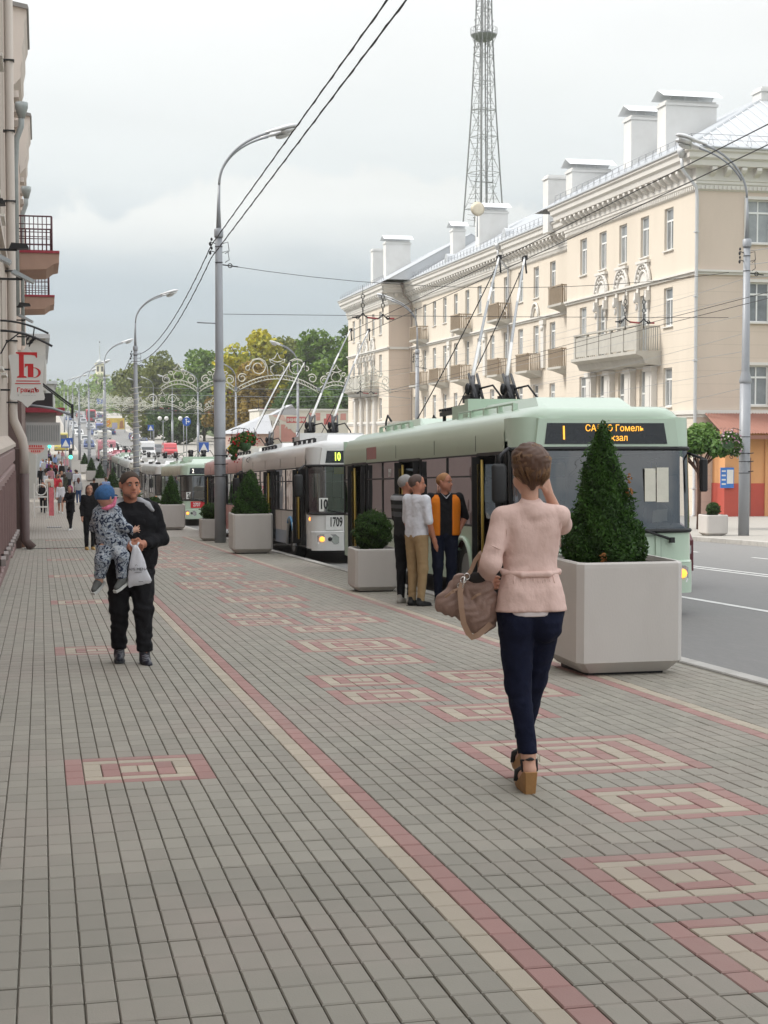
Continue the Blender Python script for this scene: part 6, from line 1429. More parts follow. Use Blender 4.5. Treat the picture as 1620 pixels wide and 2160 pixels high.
def field(prims, h, k=.03, pad=.05, cuts=(), fold=None):
    lo = np.min([np.minimum(p[1]-max(p[3]), p[2]-max(p[3])) for p in prims], 0)-pad; hi = np.max([np.maximum(p[1]+max(p[3]), p[2]+max(p[3])) for p in prims], 0)+pad
    n = np.ceil((hi-lo)/h).astype(int)+1; ax = [lo[i]+h*np.arange(n[i]) for i in range(3)]
    F = np.full(n, .5, np.float32)
    for kind, a, b, r, sq in prims:
        kk = k if not isinstance(sq, dict) else sq.get('k', k); q = sq['q'] if isinstance(sq, dict) else sq
        rm = max(r)+kk*1.5+.01; l = np.maximum(((np.minimum(a, b)-rm-lo)/h).astype(int), 0); u = np.minimum(((np.maximum(a, b)+rm-lo)/h).astype(int)+2, n)
        X, Y, Z = np.meshgrid(ax[0][l[0]:u[0]], ax[1][l[1]:u[1]], ax[2][l[2]:u[2]], indexing='ij')
        P = np.stack([X-a[0], (Y-a[1])/q, Z-a[2]], -1); ba = (b-a)/np.array([1, q, 1]); L = max(1e-9, ba@ba)
        if kind == 'e':   # ellipsoid: a centre, r radii
            rr = np.array([r[0], r[1]/q, r[2]]); m = np.sqrt(((P/rr)**2).sum(-1)); d = (m-1)*min(r)
        else:
            t = np.clip((P@ba)/L, 0, 1); d = np.sqrt(((P-t[..., None]*ba)**2).sum(-1))-(r[0]+(r[1]-r[0])*t)
            if q < 1: d = d*(.5+.5*q)
        s = (slice(l[0], u[0]), slice(l[1], u[1]), slice(l[2], u[2])); f = F[s]; hh = np.clip(.5+.5*(f-d)/kk, 0, 1)
        F[s] = f*(1-hh)+d*hh-kk*hh*(1-hh)
    if fold or cuts:
        X, Y, Z = np.meshgrid(*ax, indexing='ij')
        if fold:
            am, fr, sd = fold
            F += am*(np.sin(fr*(X*1.3+Z*.9+Y*.4)+sd+2.2*np.sin(fr*.37*(Z*1.7-X)+sd))*np.sin(fr*.6*(Z*1.25-Y*.8)+sd*2+1.5*np.sin(fr*.5*X)))*np.exp(-(F/.05)**2)
        for n_, d_ in cuts: F = np.maximum(F, (X*n_[0]+Y*n_[1]+Z*n_[2]-d_).astype(np.float32))
    return F.astype(np.float32), lo
def C_(a, b, r0, r1=None, q=1.0): a, b = np.array(a, float), np.array(b, float); return ('c', a, b, (r0, r0 if r1 is None else r1), q)
def E_(c, r, q=1.0): c = np.array(c, float); return ('e', c, c, tuple(r), q)
def blob(name, prims, m, parent, h, k=.03, cuts=(), fold=None):
    F, lo = field(prims, h, k, cuts=cuts, fold=fold); V, Q = nets(F, lo, h)
    return link(name, np_mesh(name, V, Q, m, smooth=True), parent)
SKIN = mat('skin', (.50, .27, .19), .5, 0, .05, 25, spec=.3); SKIN2 = mat('tanned skin', (.45, .20, .13), .5, 0, .05, 25, spec=.3); SKIN3 = mat('fair skin', (.58, .34, .25), .5, 0, .05, 25, spec=.3)
def cloth(name, col, **k): return mat('cloth '+name, col, .88, 0, k.get('var', .06), k.get('scale', 18), bump=.55, bscale=15, bd=.03, spec=.15)
def grow(prims, e, es=None): return [(p[0], p[1], p[2], tuple(x+e for x in p[3]), p[4]) for p in prims]
def fingers(w, d, side, up, curl=.3, n=4, L=.075, thumb=True, r=.0095):
    """hand at wrist w pointing along d; side = direction across the palm (towards the thumb); up = palm normal"""
    w, d, s, u = [Vector(v) for v in (w, d, side, up)]; d.normalize(); s.normalize(); u.normalize(); out = []
    pc = w+d*.05; out.append(C_(w+d*.01, pc+d*.02, .026, .030, .999)); out.append(C_(pc+s*.022, pc-s*.022+d*.012, .022, .019))
    for i in range(n):
        b = pc+d*.035+s*(.030-.020*i); l = L*(.92, 1.0, .94, .75)[i]; c = curl+.06*i
        m1 = b+(d*math.cos(c)+u*math.sin(c))*l*.5; m2 = m1+(d*math.cos(c*2.1)+u*math.sin(c*2.1))*l*.32; m3 = m2+(d*math.cos(c*3)+u*math.sin(c*3))*l*.2
        out += [C_(b, m1, r, r*.94), C_(m1, m2, r*.93, r*.85), C_(m2, m3, r*.85, r*.7)]
    if thumb: t0 = w+d*.02+s*.028; t1 = t0+(s*.8+d*.7).normalized()*.038; t2 = t1+(d*.9+s*.1+u*.3).normalized()*.03; out += [C_(t0, t1, .013, .0115), C_(t1, t2, .0115, .0085)]
    return [(p[0], p[1], p[2], p[3], {'q': 1.0, 'k': .006}) for p in out]
def head(c, yaw, pitch=0, sc=1.0, tilt=0):
    """head prims facing -y turned by yaw (deg); c = head centre"""
    Rm = Matrix.Rotation(R(yaw), 3, 'Z')@Matrix.Rotation(R(pitch), 3, 'X')@Matrix.Rotation(R(tilt), 3, 'Y'); c = Vector(c)
    def p(x, y, z): return c+Rm@Vector((x, y, z))*sc
    pr = [C_(p(0, .012, .03), p(0, .03, .02), .078*sc, .082*sc), C_(p(0, -.02, .042), p(0, -.01, -.02), .073*sc, .069*sc), C_(p(0, -.035, -.03), p(0, -.052, -.082), .056*sc, .040*sc), C_(p(-.035, -.03, -.05), p(.035, -.03, -.05), .043*sc, .043*sc)]
    fine = {'q': 1.0, 'k': .012*sc}
    def f(a, b, r0, r1): q = C_(a, b, r0*sc, r1*sc); return (q[0], q[1], q[2], q[3], fine)
    pr += [f(p(0, -.088, .012), p(0, -.112, -.028), .008, .0145), f(p(-.012, -.094, -.031), p(.012, -.094, -.031), .010, .010), f(p(-.045, -.076, .026), p(.045, -.076, .026), .014, .014),
           f(p(-.018, -.092, -.055), p(.018, -.092, -.055), .0085, .0085), f(p(-.014, -.089, -.067), p(.014, -.089, -.067), .009, .009), f(p(0, -.080, -.094), p(0, -.078, -.098), .02, .02)]
    for s in (-1, 1): pr += [f(p(s*.083, .008, .022), p(s*.086, .004, -.018), .013, .010), f(p(s*.088, .018, .02), p(s*.085, .01, -.012), .010, .008)]
    return pr, p
def face_bits(parent, p, sc, browcol=(.06, .035, .02), h=None, beard=None):
    for s in (-1, 1):
        m = MB(); m.ball(tuple(p(s*.031, -.0815, .004)), .0125*sc, .0115*sc, .0095*sc, 10, 6); e = m.build('eye', mat('eye white', (.30, .25, .22), .4), parent)
        m = MB(); m.ball(tuple(p(s*.031, -.092, .004)), .006*sc, .004*sc, .006*sc, 8, 5); m.build('iris', mat('iris', (.05, .06, .07), .2), e)
        m = MB(); m.tube([tuple(p(s*.014, -.094, .022)), tuple(p(s*.032, -.094, .030)), tuple(p(s*.052, -.078, .022))], [.005*sc, .0065*sc, .004*sc], 5); m.build('eyebrow', mat('brow %.2f' % browcol[0], browcol, .9), parent)
    m = MB(); m.tube([tuple(p(-.024, -.092, -.061)), tuple(p(-.01, -.101, -.060)), tuple(p(.01, -.101, -.060)), tuple(p(.024, -.092, -.061))], [.002*sc, .005*sc, .005*sc, .002*sc], 6); m.build('lips', mat('lips', (.30, .10, .08), .5), parent)
def shoe(parent, ank, yaw, col, L=.27, sole=None, h=.012, name='shoe', boot=False):
    a = Vector(ank); Rm = Matrix.Rotation(R(yaw), 3, 'Z')
    def p(x, y, z): return a+Rm@Vector((x, y, z))
    z0 = -a.z+.0
    o = blob(name, [C_(p(0, .035, -.055), p(0, -.02, -.05), .042, .044), C_(p(0, -.03, -.06), p(0, -.15, -.075), .046, .036), C_(p(0, .01, .06 if boot else .01), p(0, .0, -.05), .052 if boot else .047, .048)], col, parent, h, .02, cuts=[((0, 0, -1), -(a.z-.092))])
    s = MB(); pts = [(-.036, .075), (.036, .075), (.044, .0), (.05, -.12), (.036, -.185), (0, -.2), (-.036, -.185), (-.05, -.12), (-.044, 0)]
    s.loft([[tuple(p(x, y, -.105)) for x, y in pts], [tuple(p(x, y, -.085)) for x, y in pts]], True, True); s.build('sole', sole or M_black, o)
    return o
def figure(name, lab, X, Y, rz, H=1.75, top=None, bottom=None, shoec=None, hairc=(.04, .025, .015), hair='short', skin=None, pose='walk', sleeve='long', coat=0.0, skirt=False, vox=.03, sex='m', group=None, bag=None, arms=None, hoodc=None, phase=1, bulk=1.0, faceon=True, hy=0):
    """small background figure with body, top, trousers, shoes and hair"""
    o = thing(name, lab, 'person', (X, Y, g(Y)), R(rz), group); s = H/1.75; B = bulk
    st = .20*phase if pose == 'walk' else .0; hwid = .095*s
    hipL, hipR = (hwid, 0, .92*s), (-hwid, 0, .92*s)
    knL = (hwid, -st*.55-.02, .50*s); knR = (-hwid, st*.35-.03, .50*s); anL = (hwid*.9, -st*.9, .09*s+(.0)); anR = (-hwid*.9, st*1.1, .09*s+abs(st)*.25)
    sw = (.165 if sex == 'f' else .188)*s*B; shz = 1.43*s
    if arms: (elL, wrL), (elR, wrR) = arms; elL, wrL, elR, wrR = [tuple(v*s for v in q) for q in (elL, wrL, elR, wrR)]
    else: elL = (sw+.04, st*.35+.02, 1.14*s); wrL = (sw+.05, st*.9-.06, .90*s); elR = (-sw-.04, -st*.35+.02, 1.14*s); wrR = (-sw-.05, -st*.9-.06, .90*s)
    shL, shR = (sw, 0, shz), (-sw, 0, shz)
    torso = [C_((q*.062*s, 0, .96*s), (q*.052*s, 0, 1.10*s), .112*s*B, .108*s*B, .86) for q in (-1, 1)]+[C_((q*.052*s, 0, 1.10*s), (q*.075*s, 0, 1.34*s), .108*s*B, .108*s*B, .84) for q in (-1, 1)]+[C_((0, .01, 1.42*s), (q*sw*.74, .01, 1.405*s), .062*s, .06*s, .95) for q in (-1, 1)]
    aL = [C_(shL, elL, .052*s*B, .042*s*B)]; aR = [C_(shR, elR, .052*s*B, .042*s*B)]; fL = [C_(elL, wrL, .041*s, .027*s)]; fR = [C_(elR, wrR, .041*s, .027*s)]
    legs = [C_(hipL, knL, .082*s*B, .058*s*B), C_(knL, anL, .056*s*B, .038*s), C_(hipR, knR, .082*s*B, .058*s*B), C_(knR, anR, .056*s*B, .038*s)]
    hd, p = head((0, -.01, 1.63*s), hy, 0, s)
    skin = skin or SKIN
    hands = []
    for w_, e_ in ((wrL, elL), (wrR, elR)):
        d = (Vector(w_)-Vector(e_)).normalized(); w = Vector(w_); hands += [C_(w, w+d*.09*s, .030*s, .026*s), C_(w+d*.09*s, w+d*.15*s, .022*s, .013*s)]
    blob('body', torso+aL+aR+fL+fR+legs+hd+hands+[C_((0, 0, 1.42*s), (0, -.01, 1.56*s), .055*s, .05*s)], skin, o, vox, .03)
    fold = (.0028, 38, X*7) if vox < .02 else None
    if top is not None:
        tp = grow(torso, .014)+grow(aL+aR, .012)
        if sleeve == 'long': tp += grow(fL+fR, .018)
        hem = .90*s
        if coat: tp += [C_((0, 0, 1.0*s), (0, .02, (1.0-coat)*s), .15*s*B, .19*s*B, .8)]; hem = (1.0-coat)*s
        blob('coat' if coat else 'top', tp, top, o, vox, .035, cuts=[((0, 0, -1), -hem)], fold=fold)
    if bottom is not None:
        if skirt: blob('skirt', [C_((0, 0, 1.0*s), (0, 0, .62*s), .13*s, .17*s, .85)], bottom, o, vox, .03, cuts=[((0, 0, -1), -.6*s)])
        else: blob('trousers', grow(legs, .013)+[C_((-.06*s, 0, .95*s), (.06*s, 0, .95*s), .118*s*B, None, .88)], bottom, o, vox, .03, cuts=[((0, 0, 1), 1.0*s)], fold=fold)
    for an in (anL, anR): shoe(o, an, 0, shoec or M_black, h=max(.016, vox*.8), sole=shoec)
    hm = mat('hair %.3f %.3f' % hairc[:2], hairc, .7, 0, .15, 60)
    hp = [C_(p(0, .008, .045), p(0, .035, .03), .089*s, .0885*s)]
    if hair == 'long': hp += [C_(p(0, .05, .02), p(0, .075, -.22), .085*s, .06*s), C_(p(-.07, .02, .0), p(-.085, .0, -.2), .035*s, .03*s), C_(p(.07, .02, 0), p(.085, .0, -.2), .035*s, .03*s)]
    nrm = (p(0, -1, -.5)-p(0, 0, 0)).normalized(); n2_ = (p(0, -.6, -1)-p(0, 0, 0)).normalized()
    blob('hair', hp, hm, o, max(.012, vox*.7), .02, cuts=[(tuple(nrm), float(nrm.dot(p(0, -.078, .066))))]+([(tuple(n2_), float(n2_.dot(p(0, .02, -.015))))] if hair != 'long' else []))
    if faceon and vox < .022: face_bits(o, p, s, tuple(v*.8 for v in hairc))
    if hoodc: blob('hood', [C_(p(0, .05, .02), p(0, .07, -.1), .10*s, .11*s), C_(p(0, .01, .05), p(0, .02, .04), .10*s)], hoodc, o, max(.014, vox*.7), .03, cuts=[(tuple(nrm), float(nrm.dot(p(0, -.04, .02))))])
    return o, p

# ---- the three men by the trolleybus
K = cloth('black', (.014, .014, .016)); NV = cloth('dark navy', (.012, .015, .03)); WT = cloth('white shirt', (.66, .67, .72)); BG = cloth('sand trousers', (.36, .25, .135), var=.1, scale=8); OR_ = mat('cloth orange vest', (.72, .20, .015), .7, 0, .06, 12, spec=.2)
mstr = mat('cloth striped', (.03, .03, .034), .88, 0, .05, 20)
nt = mstr.node_tree; b_ = nt.nodes['Principled BSDF']; ge = nt.nodes.new('ShaderNodeTexCoord'); sp_ = nt.nodes.new('ShaderNodeSeparateXYZ'); nt.links.new(ge.outputs['Object'], sp_.inputs[0])
rp_ = nt.nodes.new('ShaderNodeValToRGB'); rp_.color_ramp.interpolation = 'CONSTANT'; E0 = rp_.color_ramp.elements; E0[0].position = 0; E0[0].color = (.012, .012, .014, 1); E0[1].position = .40; E0[1].color = (.075, .078, .085, 1)
for p_, c_ in ((.52, .012), (.60, .075), (.69, .012), (.79, .30), (.90, .012)): e_ = E0.new(p_); e_.color = (c_, c_, c_*1.05, 1)
mr_ = nt.nodes.new('ShaderNodeMapRange'); mr_.inputs[1].default_value = .95; mr_.inputs[2].default_value = 1.52; nt.links.new(sp_.outputs[2], mr_.inputs[0]); nt.links.new(mr_.outputs[0], rp_.inputs[0]); nt.links.new(rp_.outputs[0], b_.inputs['Base Color'])
figure('person', 'grey-haired man in a black and grey striped polo by the small planter', 4.82, 20.3, 128, 1.74, mstr, K, mat('pale grey shoes', (.4, .39, .36), .6), (.26, .25, .24), skin=SKIN2, pose='stand', sleeve='short', vox=.013, bulk=1.0, hy=-38, group=None, arms=(((.22, -.05, 1.16), (.12, -.22, 1.02)), ((-.22, -.05, 1.16), (-.12, -.22, 1.02))))
figure('person', 'close-cropped man in a white T-shirt and sand trousers, middle of the standing three', 4.86, 19.85, 118, 1.74, WT, BG, M_black, (.085, .055, .045), skin=SKIN2, pose='stand', sleeve='short', vox=.012, bulk=1.0, hy=-34, arms=(((.23, -.02, 1.14), (.24, -.10, .88)), ((-.25, .0, 1.14), (-.245, -.10, .88))), phase=.2)
vo, vp = figure('person', 'reddish-haired man in an orange work vest over a black polo', 5.36, 20.3, -2, 1.76, K, NV, M_black, (.32, .155, .06), skin=SKIN2, pose='stand', sleeve='short', vox=.012, bulk=1.06, hy=48, arms=(((.305, .06, 1.16), (.20, .02, .95)), ((-.305, .06, 1.16), (-.20, .02, .95))))
sv = 1.76/1.75
vt = [C_((q*.075, 0, .95), (q*.095, 0, 1.36), .138, .132, .9) for q in (-1, 1)]+[C_((0, .01, 1.43), (q*.15, .01, 1.405), .082, .08, 1.0) for q in (-1, 1)]
for s in (-1, 1):
    blob('vest', vt, OR_, vo, .012, .03, cuts=[((0, 0, -1), -.92), ((-s, .3, 0), -.115), ((0, 0, 1), 1.475), ((s, 0, .0), .25)], fold=(.002, 45, 2+s))
MB().loft([[(-.06, -.105, 1.49), (0, -.13, 1.42), (.06, -.105, 1.49)], [(-.075, -.09, 1.51), (0, -.10, 1.44), (.075, -.09, 1.51)]], closed=False, caps=False).build('collar', mat('grey collar', (.35, .35, .37), .8), vo)

# ---- the woman seen from behind (local +y is away from the camera: she faces -y before turning)
PK = mat('cloth dusty pink jacket', (.70, .505, .45), .72, 0, .03, 9, bump=.6, bscale=10, bd=.035, stretch=(1, 1, .7), spec=.2); JN = cloth('dark navy denim', (.010, .013, .032), var=.12, scale=30)
wm = thing('person', 'woman in a dusty pink jacket and navy trousers walking away, hand to her ear', 'person', (2.47, 7.62, g(7.62)), R(180-3))
F_ = 1.0
# facing -y; her right hand side is -x ; viewed from behind her right is on the picture's right
torso = [C_((-.065, .015, 1.0), (.065, .015, 1.0), .105, None, .9), C_((0, .0, 1.12), (0, 0, 1.20), .105, .10, .8), C_((-.05, .0, 1.30), (.05, .0, 1.30), .105, None, .78), C_((-.11, .01, 1.43), (.11, .01, 1.43), .042, None, .95)]
shL, elL, wrL = (.155, .01, 1.432), (.225, .07, 1.20), (.215, -.12, 1.10)      # her left arm carries the bag
shR, elR, wrR = (-.158, .0, 1.44), (-.215, -.16, 1.385), (-.115, -.06, 1.55)     # her right hand raised to the ear
arml = [C_(shL, elL, .038, .038), C_(elL, wrL, .038, .027)]; armr = [C_(shR, elR, .038, .038), C_(elR, wrR, .038, .025)]
# stride: her left foot trails with the sole seen from behind; the right one is forward, mostly hidden
hipL, knL, anL = (.078, .015, .95), (.060, .0, .56), (.010, .03, .20)
hipR, knR, anR = (-.078, .015, .95), (-.060, -.13, .56), (-.045, -.28, .24)
legs = [C_(hipL, knL, .092, .060), C_(knL, anL, .056, .036), C_(hipR, knR, .092, .058), C_(knR, anR, .055, .036), C_((.07, .042, .90), (.075, .04, .87), .082, .078), C_((-.07, .042, .90), (-.075, .04, .87), .082, .078)]
hd, hp_ = head((-.002, -.02, 1.665), 8, 6, .97, -4)
hnd = fingers(wrR, (.30, -.05, .9), (.5, .6, 0), (.9, .1, -.2), .35)+fingers(wrL, (-.5, -.8, -.2), (0, 0, 1), (-.6, .5, 0), .5)
feet = [C_(anL, (.010, .045, .13), .036, .034), C_((.010, .05, .115), (.010, -.07, .06), .034, .032), C_((.010, -.07, .06), (.010, -.15, .045), .032, .022), C_(anR, (-.045, -.27, .15), .036, .034), C_((-.045, -.26, .13), (-.045, -.40, .075), .034, .028)]
blob('body', torso+arml+armr+legs+hd+hnd+feet+[C_((0, .0, 1.45), (0, -.01, 1.59), .046, .044)], SKIN3, wm, .0085, .02)
j = [C_((-.078, .03, .95), (.078, .03, .95), .110, None, 1.0), C_((-.066, .025, 1.03), (.066, .025, 1.03), .108, None, .95), C_((-.05, .015, 1.10), (.05, .015, 1.10), .104, None, .9), C_((-.036, .005, 1.17), (.036, .005, 1.17), .101, None, .86), C_((-.042, .0, 1.24), (.042, .0, 1.24), .104, None, .83), C_((-.05, .0, 1.31), (.05, .0, 1.31), .108, None, .82), C_((-.07, .005, 1.38), (.07, .005, 1.38), .094, None, .86), C_((0, .018, 1.462), (-.145, .012, 1.435), .062, .054), C_((0, .018, 1.462), (.145, .012, 1.435), .062, .054), C_((0, .022, 1.46), (0, .018, 1.515), .060, .052)]
jk = blob('jacket', j+[C_(shL, elL, .052, .054), C_(elL, (.222, -.07, 1.115), .054, .046), C_(shR, elR, .054, .052), C_(elR, (-.15, -.095, 1.46), .050, .042)], PK, wm, .0075, .024, cuts=[((0, .05, -1), -.945), ((0, .35, 1), 1.535)], fold=(.0022, 33, 1.3))
# tie belt and gathered folds at the waist
blob('tie_belt', [C_((-.145, .03, 1.15), (-.07, .10, 1.143), .016), C_((-.07, .10, 1.143), (.07, .10, 1.143), .017), C_((.07, .10, 1.143), (.145, .03, 1.15), .016), C_((-.145, .03, 1.15), (-.13, -.06, 1.15), .015), C_((.145, .03, 1.15), (.13, -.06, 1.15), .015)], PK, jk, .006, .01)
m = MB()
for i in range(11):
    x = -.10+i*.02+.004*((i*7) % 3); m.tube([(x*.98, .10-.9*x*x, 1.135), (x*1.05, .108-.9*x*x, 1.10+.008*(i % 3)), (x*1.12, .106-.9*x*x, 1.05)], [.004, .006, .001], 5)
m.build('gathers', PK, jk)
# seams and small creases of the jacket back
m = MB()
for s_ in (-1, 1): m.tube([(s_*.150, .055, 1.44), (s_*.142, .075, 1.36), (s_*.148, .06, 1.28)], .0022, 4)
for x0, z0, dx, dz in ((.19, 1.27, .05, .03), (.20, 1.19, .045, .02)): m.tube([(x0-.01, .11 if z0 > 1.2 else .10, z0), (x0+dx*.5, .125, z0+dz*.5+.004), (x0+dx, .115, z0+dz)], [.001, .0055, .001], 5)
m.build('creases', PK, jk)
blob('trousers', grow(legs, .010)+[C_((-.066, .02, .95), (.066, .02, .95), .100, None, .95)], JN, wm, .0085, .018, cuts=[((0, 0, 1), 1.03), ((0, 0, -1), -.205)], fold=(.0028, 42, .4))
blob('blouse_hem', [C_((-.02, .035, .94), (.045, .035, .94), .112, None, .9)], mat('cloth pale blouse', (.66, .60, .60), .8), wm, .009, .02, cuts=[((0, 0, 1), .96), ((0, 0, -1), -.928), ((0, -1, 0), -.09)])
hw_ = mat('brown cropped hair', (.098, .05, .031), .55, 0, .22, 60, stretch=(1, 1, .2), spec=.45); hc = Vector((-.002, -.02, 1.665))
hr = blob('hair', [C_(hp_(0, .005, .060), hp_(0, .03, .045), .098, .096), C_(hp_(0, .055, .05), hp_(0, .06, .0), .078, .062), C_(hp_(-.045, .03, .01), hp_(-.035, .045, -.035), .05, .036), C_(hp_(.045, .03, .01), hp_(.035, .045, -.035), .05, .036), C_(hp_(0, .055, -.02), hp_(0, .05, -.085), .048, .018), C_(hp_(-.02, -.05, .09), hp_(.03, -.05, .09), .05, .05)], hw_, wm, .006, .018, cuts=[((0, -1, .25), .522)], fold=(.0035, 95, 1.0))
m = MB(); rs_ = random.Random(4)
for i in range(150):
    a = rs_.uniform(-2.2, 2.2); z1 = rs_.uniform(.02, .13); a2 = a*.8
    P0 = hp_(.05*math.sin(a), .03+.04*math.cos(a), .150-.02*abs(math.sin(a))); P1 = hp_(.103*math.sin(a), .025+.105*math.cos(a), .075); P2 = hp_(.096*math.sin(a2), .03+.092*math.cos(a2), .0+rs_.uniform(-.03, .01)); P3 = hp_(.05*math.sin(a2), .05+.045*math.cos(a2), -.055+rs_.uniform(-.03, .02))
    m.tube([tuple(P0), tuple(P1), tuple(P2), tuple(P3)], [.001, .0032, .0028, .0006], 3)
m.build('hair_strands', mat('lighter hair strands', (.21, .115, .055), .5, 0, .3, 90), hr)
MB().ball(tuple(hp_(.088, .01, -.028)), .007, .007, .007, 8, 5).build('earring', mat('pearl', (.7, .68, .62), .2), wm); MB().ball(tuple(hp_(-.09, .01, -.028)), .009, .009, .014, 8, 5).build('earring', mat('gold', (.6, .4, .12), .25, .8), wm)
MB().box(-.112, -.10, -.10, -.04, 1.57, 1.68, .004).build('phone', M_dark, wm)
def wedge(ax, ay, az, pitch, nm):
    o = thing(nm, '', '', (0, 0, 0)); bpy.data.objects.remove(o)
    Rm = Matrix.Rotation(R(pitch), 3, 'X')
    def p(x, y, z): return tuple(Vector((ax, ay, az))+Rm@Vector((x, y, z)))
    m = MB(); sec = []
    for y, zt, w_ in ((.055, .115, .030), (.05, .118, .034), (.02, .112, .038), (-.04, .07, .040), (-.1, .035, .042), (-.16, .028, .036), (-.185, .02, .02)): sec.append([p(-w_*.8, y-.012 if y > .04 else y, -.0), p(w_*.8, y-.012 if y > .04 else y, -.0), p(w_, y, zt), p(-w_, y, zt)])
    m.loft(sec, True, True); s_ = m.build('wedge_sandal', mat('cork wedge', (.36, .19, .07), .6, 0, .15, 40), wm)
    m = MB(); m.tube([p(-.038, -.10, .04), p(-.03, -.115, .09), p(0, -.12, .105), p(.03, -.115, .09), p(.038, -.10, .04)], .018, 6); m.tube([p(-.036, .02, .115), p(-.04, .0, .17), p(0, .045, .185), p(.04, .0, .17), p(.036, .02, .115)], .009, 6); m.tube([p(-.036, .0, .10), p(-.042, -.04, .15), p(-.02, -.08, .13)], .008, 5); m.build('strap', M_black, s_)
    m = MB(); m.tube([p(-.045, .0, .17), p(-.055, .01, .2), p(-.06, 0, .16), p(-.045, -.01, .19)], .0025, 4); m.build('lace_bow', mat('cream lace', (.6, .55, .45), .8), s_)
wedge(.010, .035, .0, 0, 'wedge'); wedge(-.045, -.25, .035, 0, 'wedge')
# handbag hanging from her left forearm
hb = thing('handbag', 'slouchy taupe leather handbag hanging from the woman\'s forearm', 'handbag', (2.43, 7.62, g(7.62)+.235), R(180-3)); hb.scale = (.85, .85, .88)
LE = mat('taupe leather', (.27, .175, .14), .5, 0, .16, 14, bump=.45, bscale=45, dirt=.35, dcol=(.15, .095, .075), spec=.4); LE2 = mat('tan strap leather', (.30, .185, .12), .5, 0, .08, 12)
bc = (.36, -.02)
bagp = [C_((.26, bc[1], .80), (.46, bc[1], .86), .085, .065, .62), C_((.25, bc[1], .93), (.37, bc[1], .985), .065, .045, .6), C_((.27, bc[1], .74), (.22, bc[1], .75), .07, .06, .6), C_((.50, bc[1], .86), (.40, bc[1], .97), .035, .03, .6), C_((.22, bc[1], .86), (.24, bc[1], .95), .07, .05, .6)]
bagm = blob('bag_body', bagp, LE, hb, .006, .05, fold=(.006, 55, 4.0))
m = MB(); m.ball((.285, bc[1]+.012, 1.005), .075, .035, .035, 12, 6); m.build('opening_shade', mat('dark bag hollow', (.02, .015, .014), .9), hb)  # dark ball paints in the shade inside the open bag
def flatstrap(pts, w_, th=.004, m_=LE2, nm='strap', par=None, ax=(0, 1, 0)):
    m = MB(); pts = [Vector(q) for q in pts]; rr = []
    for i, q in enumerate(pts):
        t = (pts[min(i+1, len(pts)-1)]-pts[max(i-1, 0)]).normalized(); n_ = Vector(ax); s_ = t.cross(n_).normalized(); rr.append([tuple(q+s_*w_/2+n_*th), tuple(q-s_*w_/2+n_*th), tuple(q-s_*w_/2-n_*th), tuple(q+s_*w_/2-n_*th)])
    m.loft(rr, True, True); return m.build(nm, m_, par or hb)
flatstrap([(.375, .03, 1.0), (.33, .03, 1.05), (.30, .02, 1.11), (.27, .01, 1.145), (.25, -.02, 1.155)], .024, nm='handle'); flatstrap([(.25, -.08, 1.0), (.25, -.08, 1.08), (.24, -.06, 1.15)], .02, nm='handle')
flatstrap([(.385, .045, .985), (.40, .055, .93), (.395, .065, .84), (.38, .065, .75), (.35, .06, .69), (.325, .055, .665), (.29, .05, .675), (.23, .03, .715), (.20, .02, .74)], .034, nm='shoulder_strap')
m = MB(); mt = mat('bright metal', (.6, .58, .55), .25, .9, .05)
for q in ((.378, .045, 1.0), (.355, .04, 1.02), (.395, .045, .965)): m.tube([(q[0]+.018*math.cos(a), q[1], q[2]+.018*math.sin(a)) for a in np.linspace(0, 6.28, 11)], .004, 5)
m.tube([(.37, .05, 1.02), (.385, .05, .95)], .006, 5); m.build('ring', mt, hb)
for x0, z0 in ((.44, .93), (.46, .915), (.30, .90)): flatstrap([(x0-.03, .05, z0+.02), (x0, .055, z0+.01), (x0+.03, .045, z0-.015)], .012, nm='buckle_tab')

# ---- the father carrying a child
fa = thing('person', 'stocky short-haired man in black walking towards the camera carrying a small child', 'person', (.79, 14.2, g(14.2)), R(2))
# faces -y; his right is -x
torso = [C_((-.085, .01, .98), (.085, .01, .98), .15, None, .92), C_((-.05, -.02, 1.10), (.05, -.02, 1.10), .165, None, .9), C_((-.08, .0, 1.27), (.08, .0, 1.27), .155, None, .85), C_((-.13, .02, 1.405), (.13, .02, 1.405), .075, None, .95)]
shR, elR, wrR = (-.205, .02, 1.39), (-.25, -.04, 1.12), (-.05, -.25, 1.085); shL, elL, wrL = (.205, .02, 1.39), (.285, .01, 1.13), (.09, -.24, 1.10)
ar = [C_(shR, elR, .066, .055), C_(elR, wrR, .053, .035)]; al = [C_(shL, elL, .066, .055), C_(elL, wrL, .053, .035)]
hipR, knR, anR = (-.10, .01, .90), (-.105, -.0, .50), (-.10, .10, .115); hipL, knL, anL = (.10, .01, .90), (.105, -.09, .49), (.11, -.13, .09)
lg = [C_(hipR, knR, .105, .073), C_(knR, anR, .070, .045), C_(hipL, knL, .105, .073), C_(knL, anL, .070, .045)]
hd, fp = head((0, -.03, 1.62), 14, -2, 1.03, 0)
hh = fingers(wrR, (.95, -.1, .02), (0, -.2, 1), (0, -.6, -.5), .35, r=.0105)+fingers(wrL, (-.95, -.15, -.02), (0, -.3, 1), (0, -.5, -.6), .45, r=.0105)
blob('body', torso+ar+al+lg+hd+hh+[C_((0, .01, 1.42), (0, -.01, 1.54), .068, .064)], SKIN2, fa, .010, .022)
blob('shirt', grow(torso, .014)+[C_((-.13, .02, 1.41), (.13, .02, 1.41), .097, None, .98)], K, fa, .011, .035, cuts=[((0, -.55, 1), 1.500), ((0, 0, -1), -.86)], fold=(.006, 36, 2))
